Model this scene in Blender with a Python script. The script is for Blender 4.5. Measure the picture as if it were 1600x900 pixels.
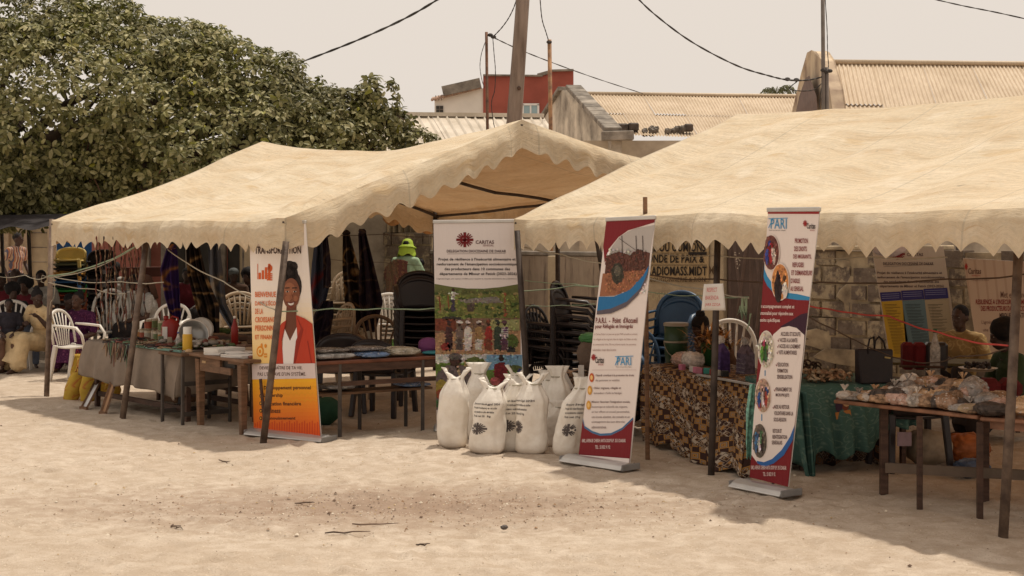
import bpy, math, random
import numpy as np
from mathutils import Vector, Matrix, noise
R = math.radians
rnd = random.Random(7)
for o in list(bpy.data.objects): bpy.data.objects.remove(o)
S = bpy.context.scene
COL = S.collection

# ---------------------------------------------------------------- camera, sky, sun
cam_d = bpy.data.cameras.new('camera'); cam = bpy.data.objects.new('camera', cam_d); COL.objects.link(cam)
H = 1.75; F = 2400.0
cam.location = (0, 0, H); cam.rotation_euler = (R(90), 0, 0)
cam_d.sensor_width = 36; cam_d.lens = 54; cam_d.shift_y = -82/1600; cam_d.clip_end = 3000
S.camera = cam
S.render.resolution_x = 1024; S.render.resolution_y = 576
sun_el, sun_az = R(68), math.atan2(.62, .78)          # behind the tents, a little to the right
sd = Vector((math.cos(sun_el)*math.sin(sun_az), math.cos(sun_el)*math.cos(sun_az), math.sin(sun_el)))
w = bpy.data.worlds.new('World'); S.world = w; w.use_nodes = True
nt = w.node_tree; nt.nodes.clear()
sky = nt.nodes.new('ShaderNodeTexSky'); sky.sky_type = 'NISHITA'; sky.sun_disc = False
sky.sun_elevation = sun_el; sky.sun_rotation = sun_az; sky.dust_density = 8; sky.air_density = 1.5; sky.altitude = 10
b1 = nt.nodes.new('ShaderNodeBackground'); b1.inputs[1].default_value = .06
b2 = nt.nodes.new('ShaderNodeBackground'); b2.inputs[0].default_value = (.80, .715, .635, 1); b2.inputs[1].default_value = .985
ms = nt.nodes.new('ShaderNodeMixShader'); ms.inputs[0].default_value = .9
ow = nt.nodes.new('ShaderNodeOutputWorld')
nt.links.new(sky.outputs[0], b1.inputs[0]); nt.links.new(b1.outputs[0], ms.inputs[1]); nt.links.new(b2.outputs[0], ms.inputs[2]); nt.links.new(ms.outputs[0], ow.inputs[0])
sl = bpy.data.lights.new('sun', 'SUN'); sl.energy = 3.0; sl.angle = R(2.2); sl.color = (1, .915, .79)
so = bpy.data.objects.new('sun', sl); COL.objects.link(so); so.rotation_euler = sd.to_track_quat('Z', 'Y').to_euler()
S.view_settings.view_transform = 'Standard'; S.view_settings.look = 'None'; S.view_settings.exposure = .13; S.view_settings.gamma = 1

# ---------------------------------------------------------------- placing helpers
def zs(s): return F/s
def gp(px, s, z=0): return Vector(((px-800)/s, F/s, z))      # ground point seen at column px where one metre spans s
def at(px, py, s): return Vector(((px-800)/s, F/s, H-(py-368)/s))
def hz(py, s): return H-(py-368)/s
def lerp(a, b, t): return a+(b-a)*t
def V(*a): return Vector(a)

# ---------------------------------------------------------------- materials
MATS = {}
def lin(c):
    return tuple(((x/255+.055)/1.055)**2.4 if x > 10 else x/255/12.92 for x in c)
def nodes(name):
    m = bpy.data.materials.new(name); m.use_nodes = True; t = m.node_tree; t.nodes.clear()
    o = t.nodes.new('ShaderNodeOutputMaterial'); p = t.nodes.new('ShaderNodeBsdfPrincipled')
    t.links.new(p.outputs[0], o.inputs[0]); return m, t, p, o
def N(t, typ, **k):
    n = t.nodes.new(typ)
    for a, b in k.items():
        if a.startswith('i_'):
            key = a[2:]; key = int(key) if key.isdigit() else key
            n.inputs[key].default_value = b
        else: setattr(n, a, b)
    return n
def ramp(t, src, stops, interp='LINEAR'):
    r = t.nodes.new('ShaderNodeValToRGB'); r.color_ramp.interpolation = interp
    e = r.color_ramp.elements
    while len(e) < len(stops): e.new(.5)
    for el, (p, c) in zip(e, stops): el.position = p; el.color = (*c, 1) if len(c) == 3 else c
    t.links.new(src, r.inputs[0]); return r.outputs[0]
def mixc(t, fac, a, b, mode='MIX'):
    n = t.nodes.new('ShaderNodeMix'); n.data_type = 'RGBA'; n.blend_type = mode
    for s, x in ((n.inputs[0], fac), (n.inputs[6], a), (n.inputs[7], b)):
        if hasattr(x, 'links'): t.links.new(x, s)
        elif isinstance(x, (int, float)): s.default_value = x
        else: s.default_value = (*x, 1)
    return n.outputs[2]
def coord(t, kind='Object', sc=(1, 1, 1), rot=(0, 0, 0)):
    c = t.nodes.new('ShaderNodeTexCoord'); m = t.nodes.new('ShaderNodeMapping')
    m.inputs[3].default_value = sc; m.inputs[2].default_value = rot
    t.links.new(c.outputs[kind], m.inputs[0]); return m.outputs[0]
def noise_n(t, vec, sc, det=4, rough=.55):
    n = N(t, 'ShaderNodeTexNoise', i_Scale=sc, i_Detail=det, i_Roughness=rough); t.links.new(vec, n.inputs['Vector']); return n.outputs[0]
def bump(t, p, src, strength=.2, dist=.01):
    b = N(t, 'ShaderNodeBump', i_Strength=strength, i_Distance=dist); t.links.new(src, b.inputs['Height']); t.links.new(b.outputs[0], p.inputs['Normal'])
def M(name, col, rough=.7, var=.18, sc=5, bs=.25, bsc=45, metal=0, col2=None, spec=.3, stretch=(1, 1, 1)):
    if name in MATS: return MATS[name]
    m, t, p, o = nodes(name)
    v = coord(t, 'Object', stretch)
    n = noise_n(t, v, sc, 6, .6)
    c2 = col2 or tuple(x*(1-var*1.6) for x in col)
    c = ramp(t, n, [(.32, c2), (.62, tuple(min(1, x*(1+var*.5)) for x in col))])
    info = N(t, 'ShaderNodeObjectInfo'); mr = N(t, 'ShaderNodeMapRange'); mr.inputs[3].default_value = 1-var*.7; mr.inputs[4].default_value = 1+var*.5
    t.links.new(info.outputs['Random'], mr.inputs[0])
    hsv = N(t, 'ShaderNodeHueSaturation'); t.links.new(mr.outputs[0], hsv.inputs['Value']); t.links.new(c, hsv.inputs['Color'])
    t.links.new(hsv.outputs[0], p.inputs['Base Color'])
    p.inputs['Roughness'].default_value = rough; p.inputs['Metallic'].default_value = metal
    p.inputs['Specular IOR Level'].default_value = spec
    if bs: bump(t, p, noise_n(t, v, bsc, 3), bs, .006)
    MATS[name] = m; return m

def translucent_mix(t, p, o, col_sock, fac):
    tr = N(t, 'ShaderNodeBsdfTranslucent'); mx = N(t, 'ShaderNodeMixShader'); mx.inputs[0].default_value = fac
    if hasattr(col_sock, 'links'): t.links.new(col_sock, tr.inputs[0])
    else: tr.inputs[0].default_value = (*col_sock, 1)
    t.links.new(p.outputs[0], mx.inputs[1]); t.links.new(tr.outputs[0], mx.inputs[2]); t.links.new(mx.outputs[0], o.inputs[0])

def canopy_mat(name, base, rotz):
    m, t, p, o = nodes(name)
    v = coord(t, 'Object', (1, 1, 1), (0, 0, rotz)); vs = coord(t, 'UV', (.45, 2.2, 1), (0, 0, .55))
    n1 = noise_n(t, v, .9, 6, .65); n2 = noise_n(t, vs, 2.0, 8, .68); n3 = noise_n(t, v, 24, 4, .6)
    c = ramp(t, n2, [(.30, tuple(x*y for x, y in zip(base, (.80, .70, .58)))), (.5, tuple(x*y for x, y in zip(base, (.97, .95, .9)))), (.66, tuple(min(1, x*1.07) for x in base))])
    c = mixc(t, ramp(t, n1, [(.42, (0, 0, 0)), (.72, (.55, .55, .55))]), c, tuple(x*y for x, y in zip(base, (.93, .82, .68))))
    c = mixc(t, ramp(t, noise_n(t, v, 7, 2, .5), [(.74, (0, 0, 0)), (.78, (.6, .6, .6))]), c, tuple(x*.45 for x in base))
    c = mixc(t, ramp(t, n3, [(.35, (.25, .25, .25)), (.6, (0, 0, 0))]), c, tuple(x*.6 for x in base))
    st = noise_n(t, coord(t, 'UV', (.5, 4.5, 1), (0, 0, -.35)), 3.2, 8, .75)
    c = mixc(t, ramp(t, st, [(.56, (0, 0, 0)), (.74, (.5, .5, .5))]), c, tuple(x*y for x, y in zip(base, (.72, .56, .38))))
    c = mixc(t, ramp(t, noise_n(t, v, 2.3, 3, .5), [(.60, (0, 0, 0)), (.72, (.55, .55, .55))]), c, tuple(min(.95, x*y) for x, y in zip(base, (1.1, 1.14, 1.2))))
    s4 = noise_n(t, coord(t, 'UV', (1.1, 9, 1), (0, 0, .5)), 2.6, 6, .7); c = mixc(t, ramp(t, s4, [(.62, (0, 0, 0)), (.66, (.55, .55, .55))]), c, tuple(x*y for x, y in zip(base, (.70, .52, .34))))
    s5 = noise_n(t, coord(t, 'UV', (.8, 3, 1), (0, 0, -.5)), 1.7, 3, .5); c = mixc(t, ramp(t, s5, [(.64, (0, 0, 0)), (.70, (.5, .5, .5))]), c, tuple(x*y for x, y in zip(base, (.80, .66, .46))))
    sx = N(t, 'ShaderNodeSeparateXYZ'); t.links.new(coord(t, 'UV'), sx.inputs[0]); mu = N(t, 'ShaderNodeMath', operation='MULTIPLY'); mu.inputs[1].default_value = .77; t.links.new(sx.outputs[0], mu.inputs[0]); fr = N(t, 'ShaderNodeMath', operation='FRACT'); t.links.new(mu.outputs[0], fr.inputs[0])
    c = mixc(t, ramp(t, fr.outputs[0], [(0, (.5, .5, .5)), (.012, (.5, .5, .5)), (.016, (0, 0, 0))]), c, tuple(x*.62 for x in base))
    t.links.new(c, p.inputs['Base Color']); p.inputs['Roughness'].default_value = .75; p.inputs['Specular IOR Level'].default_value = .2
    ad = N(t, 'ShaderNodeMath', operation='ADD'); t.links.new(n2, ad.inputs[0]); t.links.new(st, ad.inputs[1])
    bump(t, p, ad.outputs[0], .55, .05)
    tc = mixc(t, 1.0, c, (.80, .48, .27), 'MULTIPLY')
    translucent_mix(t, p, o, tc, .14)
    return m

def plastic_film(name, col, alpha=.45):
    m, t, p, o = nodes(name)
    v = coord(t, 'Object'); n = noise_n(t, v, 14, 5, .7)
    cc_ = ramp(t, n, [(.30, tuple(x*.35 for x in col)), (.5, col), (.62, tuple(min(1, x*1.25+.05) for x in col))]); wv = noise_n(t, v, 38, 2, .4); cc_ = mixc(t, ramp(t, wv, [(.60, (0, 0, 0)), (.68, (.8, .8, .8))]), cc_, (.75, .70, .64)); t.links.new(cc_, p.inputs['Base Color'])  # white crinkle highlights painted into the film colour as noise streaks
    p.inputs['Roughness'].default_value = .16; p.inputs['Specular IOR Level'].default_value = .6
    bump(t, p, noise_n(t, v, 30, 3), .8, .02)
    tr = N(t, 'ShaderNodeBsdfTransparent'); mx = N(t, 'ShaderNodeMixShader'); mx.inputs[0].default_value = alpha
    t.links.new(p.outputs[0], mx.inputs[1]); t.links.new(tr.outputs[0], mx.inputs[2]); t.links.new(mx.outputs[0], o.inputs[0])
    return m

def wax_mat(name, dark, a, b, sc=9, kind='diamond', coordk='UV', rough=.8):
    m, t, p, o = nodes(name)
    v = coord(t, coordk, (sc, sc, sc), (0, 0, .785 if kind == 'diamond' else .2))
    if kind == 'diamond':
        vo = N(t, 'ShaderNodeTexVoronoi', distance='MANHATTAN', feature='F1'); vo.inputs['Scale'].default_value = 1; vo.inputs['Randomness'].default_value = .25
        t.links.new(v, vo.inputs['Vector'])
        vo2 = N(t, 'ShaderNodeTexVoronoi', distance='CHEBYCHEV'); vo2.inputs['Scale'].default_value = 2.6; vo2.inputs['Randomness'].default_value = .6
        t.links.new(v, vo2.inputs['Vector'])
        c1 = ramp(t, vo.outputs['Distance'], [(0, dark), (.09, a), (.30, dark), (.34, b), (.40, dark), (.46, a), (.62, dark)], 'CONSTANT')
        c2 = ramp(t, vo2.outputs['Distance'], [(0, b), (.14, dark), (.30, a), (.36, dark), (.42, b), (.5, dark)], 'CONSTANT')
        wv = N(t, 'ShaderNodeTexWave'); wv.inputs['Scale'].default_value = .09; wv.inputs['Distortion'].default_value = .3
        t.links.new(coord(t, coordk, (sc, sc, sc), (0, 0, 1.2)), wv.inputs['Vector'])
        c = mixc(t, ramp(t, wv.outputs['Fac'], [(.5, (0, 0, 0)), (.52, (1, 1, 1))]), c1, c2)
    else:
        vo = N(t, 'ShaderNodeTexVoronoi', feature='F1'); vo.inputs['Scale'].default_value = 1
        nz = N(t, 'ShaderNodeTexNoise', i_Scale=.7, i_Detail=3); t.links.new(v, nz.inputs['Vector'])
        t.links.new(mixc(t, .35, v, nz.outputs['Color']), vo.inputs['Vector'])
        c1 = ramp(t, vo.outputs['Distance'], [(0, b), (.12, a), (.28, dark), (.45, dark), (.52, a), (.62, dark)], 'CONSTANT' if kind == 'dots' else 'LINEAR')
        c = mixc(t, ramp(t, nz.outputs['Fac'], [(.5, (0, 0, 0)), (.56, (.85, .85, .85))]), c1, dark)
    t.links.new(c, p.inputs['Base Color']); p.inputs['Roughness'].default_value = rough; p.inputs['Specular IOR Level'].default_value = .15
    v2 = coord(t, 'Object'); bump(t, p, noise_n(t, v2, 12, 3), .3, .02)
    MATS[name] = m; return m

def stripes_mat(name, cols, sc=30, axis=0):
    m, t, p, o = nodes(name)
    v = coord(t, 'Object'); sp = N(t, 'ShaderNodeSeparateXYZ'); t.links.new(v, sp.inputs[0])
    mu = N(t, 'ShaderNodeMath', operation='MULTIPLY'); mu.inputs[1].default_value = sc; t.links.new(sp.outputs[axis], mu.inputs[0])
    fr = N(t, 'ShaderNodeMath', operation='FRACT'); t.links.new(mu.outputs[0], fr.inputs[0])
    k = len(cols)
    c = ramp(t, fr.outputs[0], [(i/k, cc) for i, cc in enumerate(cols)], 'CONSTANT')
    t.links.new(c, p.inputs['Base Color']); p.inputs['Roughness'].default_value = .85
    MATS[name] = m; return m

# ---------------------------------------------------------------- mesh builder
class MB:
    def __init__(s): s.v = []; s.f = []; s.mi = []; s.uv = []
    def add(s, vs, fs, mi=0, uv=None):
        o = len(s.v); s.v += [tuple(x) for x in vs]; s.uv += uv if uv else [(x[0], x[2]) for x in vs]
        s.f += [tuple(o+i for i in f) for f in fs]; s.mi += [mi]*len(fs); return s
    def box(s, c, d, rz=0, mi=0, rx=0, ry=0):
        m = Matrix.Rotation(rz, 3, 'Z') @ Matrix.Rotation(ry, 3, 'Y') @ Matrix.Rotation(rx, 3, 'X'); c = Vector(c)
        vs = [c + m @ Vector((x*d[0]/2, y*d[1]/2, z*d[2]/2)) for x in (-1, 1) for y in (-1, 1) for z in (-1, 1)]
        return s.add(vs, [(0, 1, 3, 2), (4, 6, 7, 5), (0, 4, 5, 1), (2, 3, 7, 6), (0, 2, 6, 4), (1, 5, 7, 3)], mi)
    def bar(s, a, b, wd, ht, mi=0, up=(0, 0, 1), t2=1):
        a = Vector(a); b = Vector(b); d = (b-a).normalized(); up = Vector(up)
        if abs(d.dot(up)) > .95: up = Vector((0, 1, 0))
        sx = d.cross(up).normalized(); uz = sx.cross(d)
        vs = [q + sx*(i*wd/2*k) + uz*(j*ht/2*k) for q, k in ((a, 1), (b, t2)) for i, j in ((-1, -1), (1, -1), (1, 1), (-1, 1))]
        return s.add(vs, [(3, 2, 1, 0), (4, 5, 6, 7), (0, 1, 5, 4), (1, 2, 6, 5), (2, 3, 7, 6), (3, 0, 4, 7)], mi)
    def tube(s, path, rad, n=8, mi=0, cap=True, flat=1.0, ref=None):
        P = [Vector(p) for p in path]; k = len(P)
        if not hasattr(rad, '__len__'): rad = [rad]*k
        vs = []; prev = None
        for i, p in enumerate(P):
            d = (P[min(i+1, k-1)]-P[max(i-1, 0)]).normalized()
            if prev is None:
                r0 = Vector(ref) if ref else (Vector((0, 0, 1)) if abs(d.z) < .9 else Vector((0, 1, 0)))
                x = d.cross(r0).normalized()
            else: x = (prev - d*prev.dot(d)).normalized()
            prev = x; y = d.cross(x)
            for j in range(n):
                a = 2*math.pi*j/n; vs.append(p + (x*math.cos(a) + y*math.sin(a)*flat)*rad[i])
        fs = [(i*n+j, i*n+(j+1) % n, (i+1)*n+(j+1) % n, (i+1)*n+j) for i in range(k-1) for j in range(n)]
        if cap: fs += [tuple(range(n-1, -1, -1)), tuple(range((k-1)*n, k*n))]
        return s.add(vs, fs, mi)
    def caps(s, path, rad, n=10, mi=0):                  # tube with rounded ends
        P = [Vector(p) for p in path]
        if not hasattr(rad, '__len__'): rad = [rad]*len(P)
        s.tube(P, rad, n, mi)
        s.ell(P[0], (rad[0],)*3, n, mi=mi); s.ell(P[-1], (rad[-1],)*3, n, mi=mi)
        for q, r_ in zip(P[1:-1], rad[1:-1]): s.ell(q, (r_*.99,)*3, n, mi=mi)
        return s
    def ell(s, c, r, n=12, mi=0, rot=None, fn=None, m=None):
        m = m or max(5, n//2+1); c = Vector(c); vs = []
        for i in range(m+1):
            th = math.pi*i/m
            for j in range(n):
                a = 2*math.pi*j/n; q = Vector((math.sin(th)*math.cos(a), math.sin(th)*math.sin(a), math.cos(th)))
                k = fn(q) if fn else 1
                q = Vector((q.x*r[0], q.y*r[1], q.z*r[2]))*k
                if rot: q = rot @ q
                vs.append(c+q)
        fs = [(i*n+j, (i+1)*n+j, (i+1)*n+(j+1) % n, i*n+(j+1) % n) for i in range(m) for j in range(n)]
        return s.add(vs, fs, mi)
    def lathe(s, prof, n=16, c=(0, 0, 0), mi=0, sx=1, sy=1, cap=True):
        c = Vector(c); vs = [c+Vector((r*math.cos(2*math.pi*j/n)*sx, r*math.sin(2*math.pi*j/n)*sy, z)) for r, z in prof for j in range(n)]
        k = len(prof); fs = [(i*n+j, i*n+(j+1) % n, (i+1)*n+(j+1) % n, (i+1)*n+j) for i in range(k-1) for j in range(n)]
        if cap: fs += [tuple(range(n-1, -1, -1)), tuple(range((k-1)*n, k*n))]
        return s.add(vs, fs, mi)
    def grid(s, fn, nu, nv, mi=0, us=1, vs_=1):
        vs = []; uv = []
        for i in range(nu+1):
            for j in range(nv+1):
                u, v = i/nu, j/nv; vs.append(fn(u, v)); uv.append((u*us, v*vs_))
        fs = [(i*(nv+1)+j, (i+1)*(nv+1)+j, (i+1)*(nv+1)+j+1, i*(nv+1)+j+1) for i in range(nu) for j in range(nv)]
        return s.add(vs, fs, mi, uv)
    def build(s, name, mat, parent=None, smooth=False, world=False, bevel=0, solid=0, subsurf=0, remesh=0, sm_it=0):
        me = bpy.data.meshes.new(name)
        vs = s.v
        if world and parent is not None:
            iv = Matrix.LocRotScale(parent.location, parent.rotation_euler, parent.scale).inverted()
            vs = [tuple(iv @ Vector(v)) for v in vs]
        me.from_pydata(vs, [], s.f)
        for mm in (mat if isinstance(mat, (list, tuple)) else [mat]): me.materials.append(mm)
        if len(set(s.mi)) > 1: me.polygons.foreach_set('material_index', s.mi)
        lay = me.uv_layers.new(name='UVMap'); li = np.zeros(len(me.loops), dtype=np.int32); me.loops.foreach_get('vertex_index', li)
        lay.data.foreach_set('uv', np.array(s.uv, dtype=np.float32)[li].ravel())
        if smooth: me.polygons.foreach_set('use_smooth', [True]*len(me.polygons))
        me.update()
        o = bpy.data.objects.new(name, me); COL.objects.link(o)
        if parent is not None: o.parent = parent
        if remesh:
            md = o.modifiers.new('r', 'REMESH'); md.mode = 'VOXEL'; md.voxel_size = remesh; md.use_smooth_shade = True
            if sm_it: q = o.modifiers.new('s', 'SMOOTH'); q.iterations = sm_it; q.factor = .5
        if bevel: md = o.modifiers.new('b', 'BEVEL'); md.width = bevel; md.segments = 1; md.limit_method = 'ANGLE'; md.angle_limit = R(50)
        if solid: md = o.modifiers.new('t', 'SOLIDIFY'); md.thickness = solid; md.offset = 0
        if subsurf: md = o.modifiers.new('u', 'SUBSURF'); md.levels = subsurf; md.render_levels = subsurf
        return o

def tag(o, label, cat, group=None, kind=None):
    if label: o['label'] = label
    if cat: o['category'] = cat
    if group: o['group'] = group
    if kind: o['kind'] = kind
    return o
def thing(name, label, cat, loc, rz=0, group=None):
    o = bpy.data.objects.new(name, None); COL.objects.link(o); o.empty_display_size = .1
    o.location = loc; o.rotation_euler = (0, 0, rz)
    return tag(o, label, cat, group)
def struct(o): o['kind'] = 'structure'; return o
KIDS = {}
def copy_tree(o, parent=None):
    c = o.copy(); COL.objects.link(c)
    if parent is not None: c.parent = parent
    for ch in [x for x in o.children]: copy_tree(ch, c)
    return c
ORD = ['topmost', 'second', 'third', 'fourth', 'fifth', 'sixth', 'seventh', 'eighth', 'ninth', 'tenth', 'eleventh', 'twelfth', 'thirteenth', 'fourteenth', 'fifteenth', 'sixteenth']

# value noise on arrays
VT = {}
def vtab(seed):
    if seed not in VT: VT[seed] = np.random.RandomState(seed).rand(256, 256)
    return VT[seed]
def vn1(x, y, seed):
    T = vtab(seed); xi = math.floor(x); yi = math.floor(y); fx = x-xi; fy = y-yi; fx = fx*fx*(3-2*fx); fy = fy*fy*(3-2*fy)
    a, b, c, d = T[xi % 256, yi % 256], T[(xi+1) % 256, yi % 256], T[xi % 256, (yi+1) % 256], T[(xi+1) % 256, (yi+1) % 256]
    return float((a*(1-fx)+b*fx)*(1-fy)+(c*(1-fx)+d*fx)*fy-.5)
def vnoise(x, y, seed):
    T = vtab(seed)
    xi = np.floor(x).astype(int); yi = np.floor(y).astype(int); fx = x-xi; fy = y-yi
    fx = fx*fx*(3-2*fx); fy = fy*fy*(3-2*fy)
    g = lambda a, b: T[a % 256, b % 256]
    return (g(xi, yi)*(1-fx)+g(xi+1, yi)*fx)*(1-fy)+(g(xi, yi+1)*(1-fx)+g(xi+1, yi+1)*fx)*fy - .5

# ---------------------------------------------------------------- flat print (signs, banners, labels)
pm, pt_, pp, po = nodes('printed_surface')
pa = N(pt_, 'ShaderNodeAttribute', attribute_name='Col'); pt_.links.new(pa.outputs['Color'], pp.inputs['Base Color'])
pp.inputs['Roughness'].default_value = .55; pp.inputs['Specular IOR Level'].default_value = .25
bump(pt_, pp, noise_n(pt_, coord(pt_, 'Object', (9, 9, .8)), 1.5, 3), .25, .03)
PRINT = pm
TXT = {}
def glyphs(s, bold):
    k = (s, bold)
    if k in TXT: return TXT[k]
    c = bpy.data.curves.new('t', 'FONT'); c.body = s; c.size = 1; c.resolution_u = 2; c.offset = .022 if bold else 0.006; c.fill_mode = 'FRONT'
    c.space_character = 1.04
    o = bpy.data.objects.new('t', c); COL.objects.link(o)
    me = o.to_mesh(); vs = np.array([v.co[:2] for v in me.vertices]); fs = [tuple(p.vertices) for p in me.polygons]
    o.to_mesh_clear(); bpy.data.objects.remove(o); bpy.data.curves.remove(c)
    TXT[k] = (vs, fs); return TXT[k]
class Print:
    def __init__(s, fmap, step=.0012): s.map = fmap; s.v = []; s.f = []; s.c = []; s.step = step; s.p2 = []
    def poly(s, pts, col, layer=1, raw=False):
        o = len(s.v); s.p2.append((pts, col)); s.v += [s.map(x, y, layer*s.step) for x, y in pts]; s.f.append(tuple(range(o, o+len(pts)))); s.c.append(lin(col)); return s
    def rect(s, x0, y0, x1, y1, col, layer=1): return s.poly([(x0, y0), (x0, y1), (x1, y1), (x1, y0)], col, layer)
    def ell(s, cx, cy, rx, ry, col, layer=1, n=20, a0=0, a1=2*math.pi):
        return s.poly([(cx+rx*math.cos(-(a0+(a1-a0)*i/n)), cy+ry*math.sin(-(a0+(a1-a0)*i/n))) for i in range(n)], col, layer)
    def band(s, xs, top, bot, col, layer=1):            # strip between two curves of x
        for a, b in zip(xs[:-1], xs[1:]): s.poly([(a, top(a)), (a, bot(a)), (b, bot(b)), (b, top(b))], col, layer)
        return s
    def grad(s, x0, y0, x1, y1, c0, c1, n=10, layer=1):
        for i in range(n): s.rect(x0, lerp(y0, y1, i/n), x1, lerp(y0, y1, (i+1)/n), tuple(lerp(a, b, (i+.5)/n) for a, b in zip(c0, c1)), layer)
        return s
    def text(s, t, x, y, w, h, col, layer=3, bold=False):   # box with top-left x,y (y grows downwards)
        vs, fs = glyphs(t, bold)
        if not len(vs): return s
        a = vs.min(0); b = vs.max(0); sc = (vs-a)/np.maximum(b-a, 1e-6)
        o = len(s.v); s.v += [s.map(x+w*q[0], y+h*(1-q[1]), layer*s.step) for q in sc]
        s.f += [tuple(o+i for i in f) for f in fs]; s.c += [lin(col)]*len(fs); return s
    def line(s, x0, y0, x1, y1, wd, col, layer=3, ar=1):
        dx, dy = x1-x0, y1-y0; L = math.hypot(dx, dy*ar) or 1; nx, ny = -dy*ar/L*wd, dx/L*wd/ar
        return s.poly([(x0-nx, y0-ny), (x1-nx, y1-ny), (x1+nx, y1+ny), (x0+nx, y0+ny)], col, layer)
    def emblem(s, cx, cy, rx, ry, col, layer=3):          # a cross among rays
        for k in range(4):
            a = k*math.pi/2; s.barp(cx, cy, rx, ry, a, 0, 1, .17, col, layer)
            for off in (-.3, 0, .3): s.barp(cx, cy, rx, ry, a+math.pi/4+off, .34, 1, .075, col, layer)
        return s
    def barp(s, cx, cy, rx, ry, a, r0, r1, w_, col, layer):
        ca, sa = math.cos(a), math.sin(a)
        q = [(r0, -w_), (r1, -w_), (r1, w_), (r0, w_)]
        s.poly([(cx+rx*(p*ca-t_*sa), cy-ry*(p*sa+t_*ca)) for p, t_ in q], col, layer)
    def dabs(s, x0, y0, x1, y1, n, rx, ry, jit=.22, layer=12, seed=1, rnd_=None):
        """break flat areas into photo-like mottling by repeating the local colour with small changes"""
        r_ = random.Random(seed); polys = list(s.p2)
        for i in range(n):
            x, y = r_.uniform(x0, x1), r_.uniform(y0, y1); col = None
            if rnd_ and ((x-(x0+x1)/2)/((x1-x0)/2))**2+((y-(y0+y1)/2)/((y1-y0)/2))**2 > .92: continue
            for pts, c in reversed(polys):
                ins = False; j = len(pts)-1
                for k in range(len(pts)):
                    if (pts[k][1] > y) != (pts[j][1] > y) and x < (pts[j][0]-pts[k][0])*(y-pts[k][1])/(pts[j][1]-pts[k][1])+pts[k][0]: ins = not ins
                    j = k
                if ins: col = c; break
            if col is None: continue
            k = 1+r_.uniform(-jit, jit); a, b = rx*r_.uniform(.4, 1.2), ry*r_.uniform(.4, 1.2)
            s.ell(x, y, a, b, tuple(min(255, q*k*r_.uniform(.94, 1.06)) for q in col), layer+(i % 5)*.15, 6)
        return s
    def build(s, name, parent, world=True):
        me = bpy.data.meshes.new(name)
        vs = s.v
        if world and parent is not None:
            iv = Matrix.LocRotScale(parent.location, parent.rotation_euler, parent.scale).inverted(); vs = [tuple(iv @ Vector(v)) for v in vs]
        me.from_pydata([tuple(v) for v in vs], [], s.f); me.materials.append(PRINT)
        at_ = me.attributes.new('Col', 'FLOAT_COLOR', 'FACE'); at_.data.foreach_set('color', np.array([(*c, 1) for c in s.c], dtype=np.float32).ravel())
        me.update(); o = bpy.data.objects.new(name, me); COL.objects.link(o)
        if parent is not None: o.parent = parent
        return o
def quadmap(BL, BR, TL, TR, bulge=0):
    n = ((BR-BL).cross(TL-BL)).normalized()
    def f(u, v, off=0):
        vv = 1-v
        return (BL*(1-u)+BR*u)*(1-vv) + (TL*(1-u)+TR*u)*vv + n*off
    return f
# ================================================================ GROUND
def axis(lo, hi, step, far_lo, far_hi, g=1.35):
    a = list(np.arange(lo, hi, step)); d = step; x = a[-1]
    while x < far_hi: d *= g; x += d; a.append(x)
    d = step; x = lo; pre = []
    while x > far_lo: d *= g; x -= d; pre.append(x)
    return np.array(pre[::-1]+a)
xs = axis(-6.5, 6.5, .035, -600, 600); ys = axis(6.5, 17, .035, -60, 900, 1.25)
X, Y = np.meshgrid(xs, ys, indexing='ij')
Z = .030*vnoise(X*.9, Y*.9, 1)+.013*vnoise(X*3.1+9, Y*3.1, 2)+.009*vnoise(X*8+5, Y*8, 3)+.008*vnoise(X*19, Y*19, 4)
rg = np.random.RandomState(5)
for _ in range(1500):                                     # footprints
    cx, cy = rg.uniform(-6, 6), rg.uniform(7, 16); a = rg.uniform(0, 3.14); dx, dy = X-cx, Y-cy
    i0, i1 = np.searchsorted(xs, [cx-.3, cx+.3]); j0, j1 = np.searchsorted(ys, [cy-.3, cy+.3])
    dx = dx[i0:i1, j0:j1]; dy = dy[i0:i1, j0:j1]
    p = (dx*math.cos(a)+dy*math.sin(a))/.12; q = (-dx*math.sin(a)+dy*math.cos(a))/.055; r2 = p*p+q*q
    Z[i0:i1, j0:j1] += -.015*np.exp(-r2*1.2)+.007*np.exp(-(np.sqrt(r2)-1.5)**2*4)
Z *= np.clip((40-np.abs(Y))/10, 0, 1)
def ground_z(x, y):
    i = min(max(int(np.searchsorted(xs, x)), 1), len(xs)-1); j = min(max(int(np.searchsorted(ys, y)), 1), len(ys)-1); return float(Z[i, j])
me = bpy.data.meshes.new('ground'); nx, ny = X.shape
me.vertices.add(nx*ny); me.vertices.foreach_set('co', np.stack([X, Y, Z], -1).astype(np.float32).ravel())
idx = np.arange(nx*ny).reshape(nx, ny); q = np.stack([idx[:-1, :-1], idx[1:, :-1], idx[1:, 1:], idx[:-1, 1:]], -1).reshape(-1, 4)
me.loops.add(q.size); me.loops.foreach_set('vertex_index', q.ravel().astype(np.int32)); me.polygons.add(len(q))
me.polygons.foreach_set('loop_start', np.arange(0, q.size, 4, dtype=np.int32)); me.polygons.foreach_set('use_smooth', np.ones(len(q), dtype=bool)); me.update(calc_edges=True)
m, t, p, o_ = nodes('sand'); v = coord(t)
n1 = noise_n(t, v, .55, 6, .6); n2 = noise_n(t, v, 6, 8, .7); n3 = noise_n(t, v, 90, 4, .7)
c = ramp(t, n1, [(.35, (.535, .44, .345)), (.62, (.635, .54, .44))])
c = mixc(t, ramp(t, n2, [(.42, (.8, .8, .8)), (.62, (0, 0, 0))]), c, (.45, .355, .265))
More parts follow.
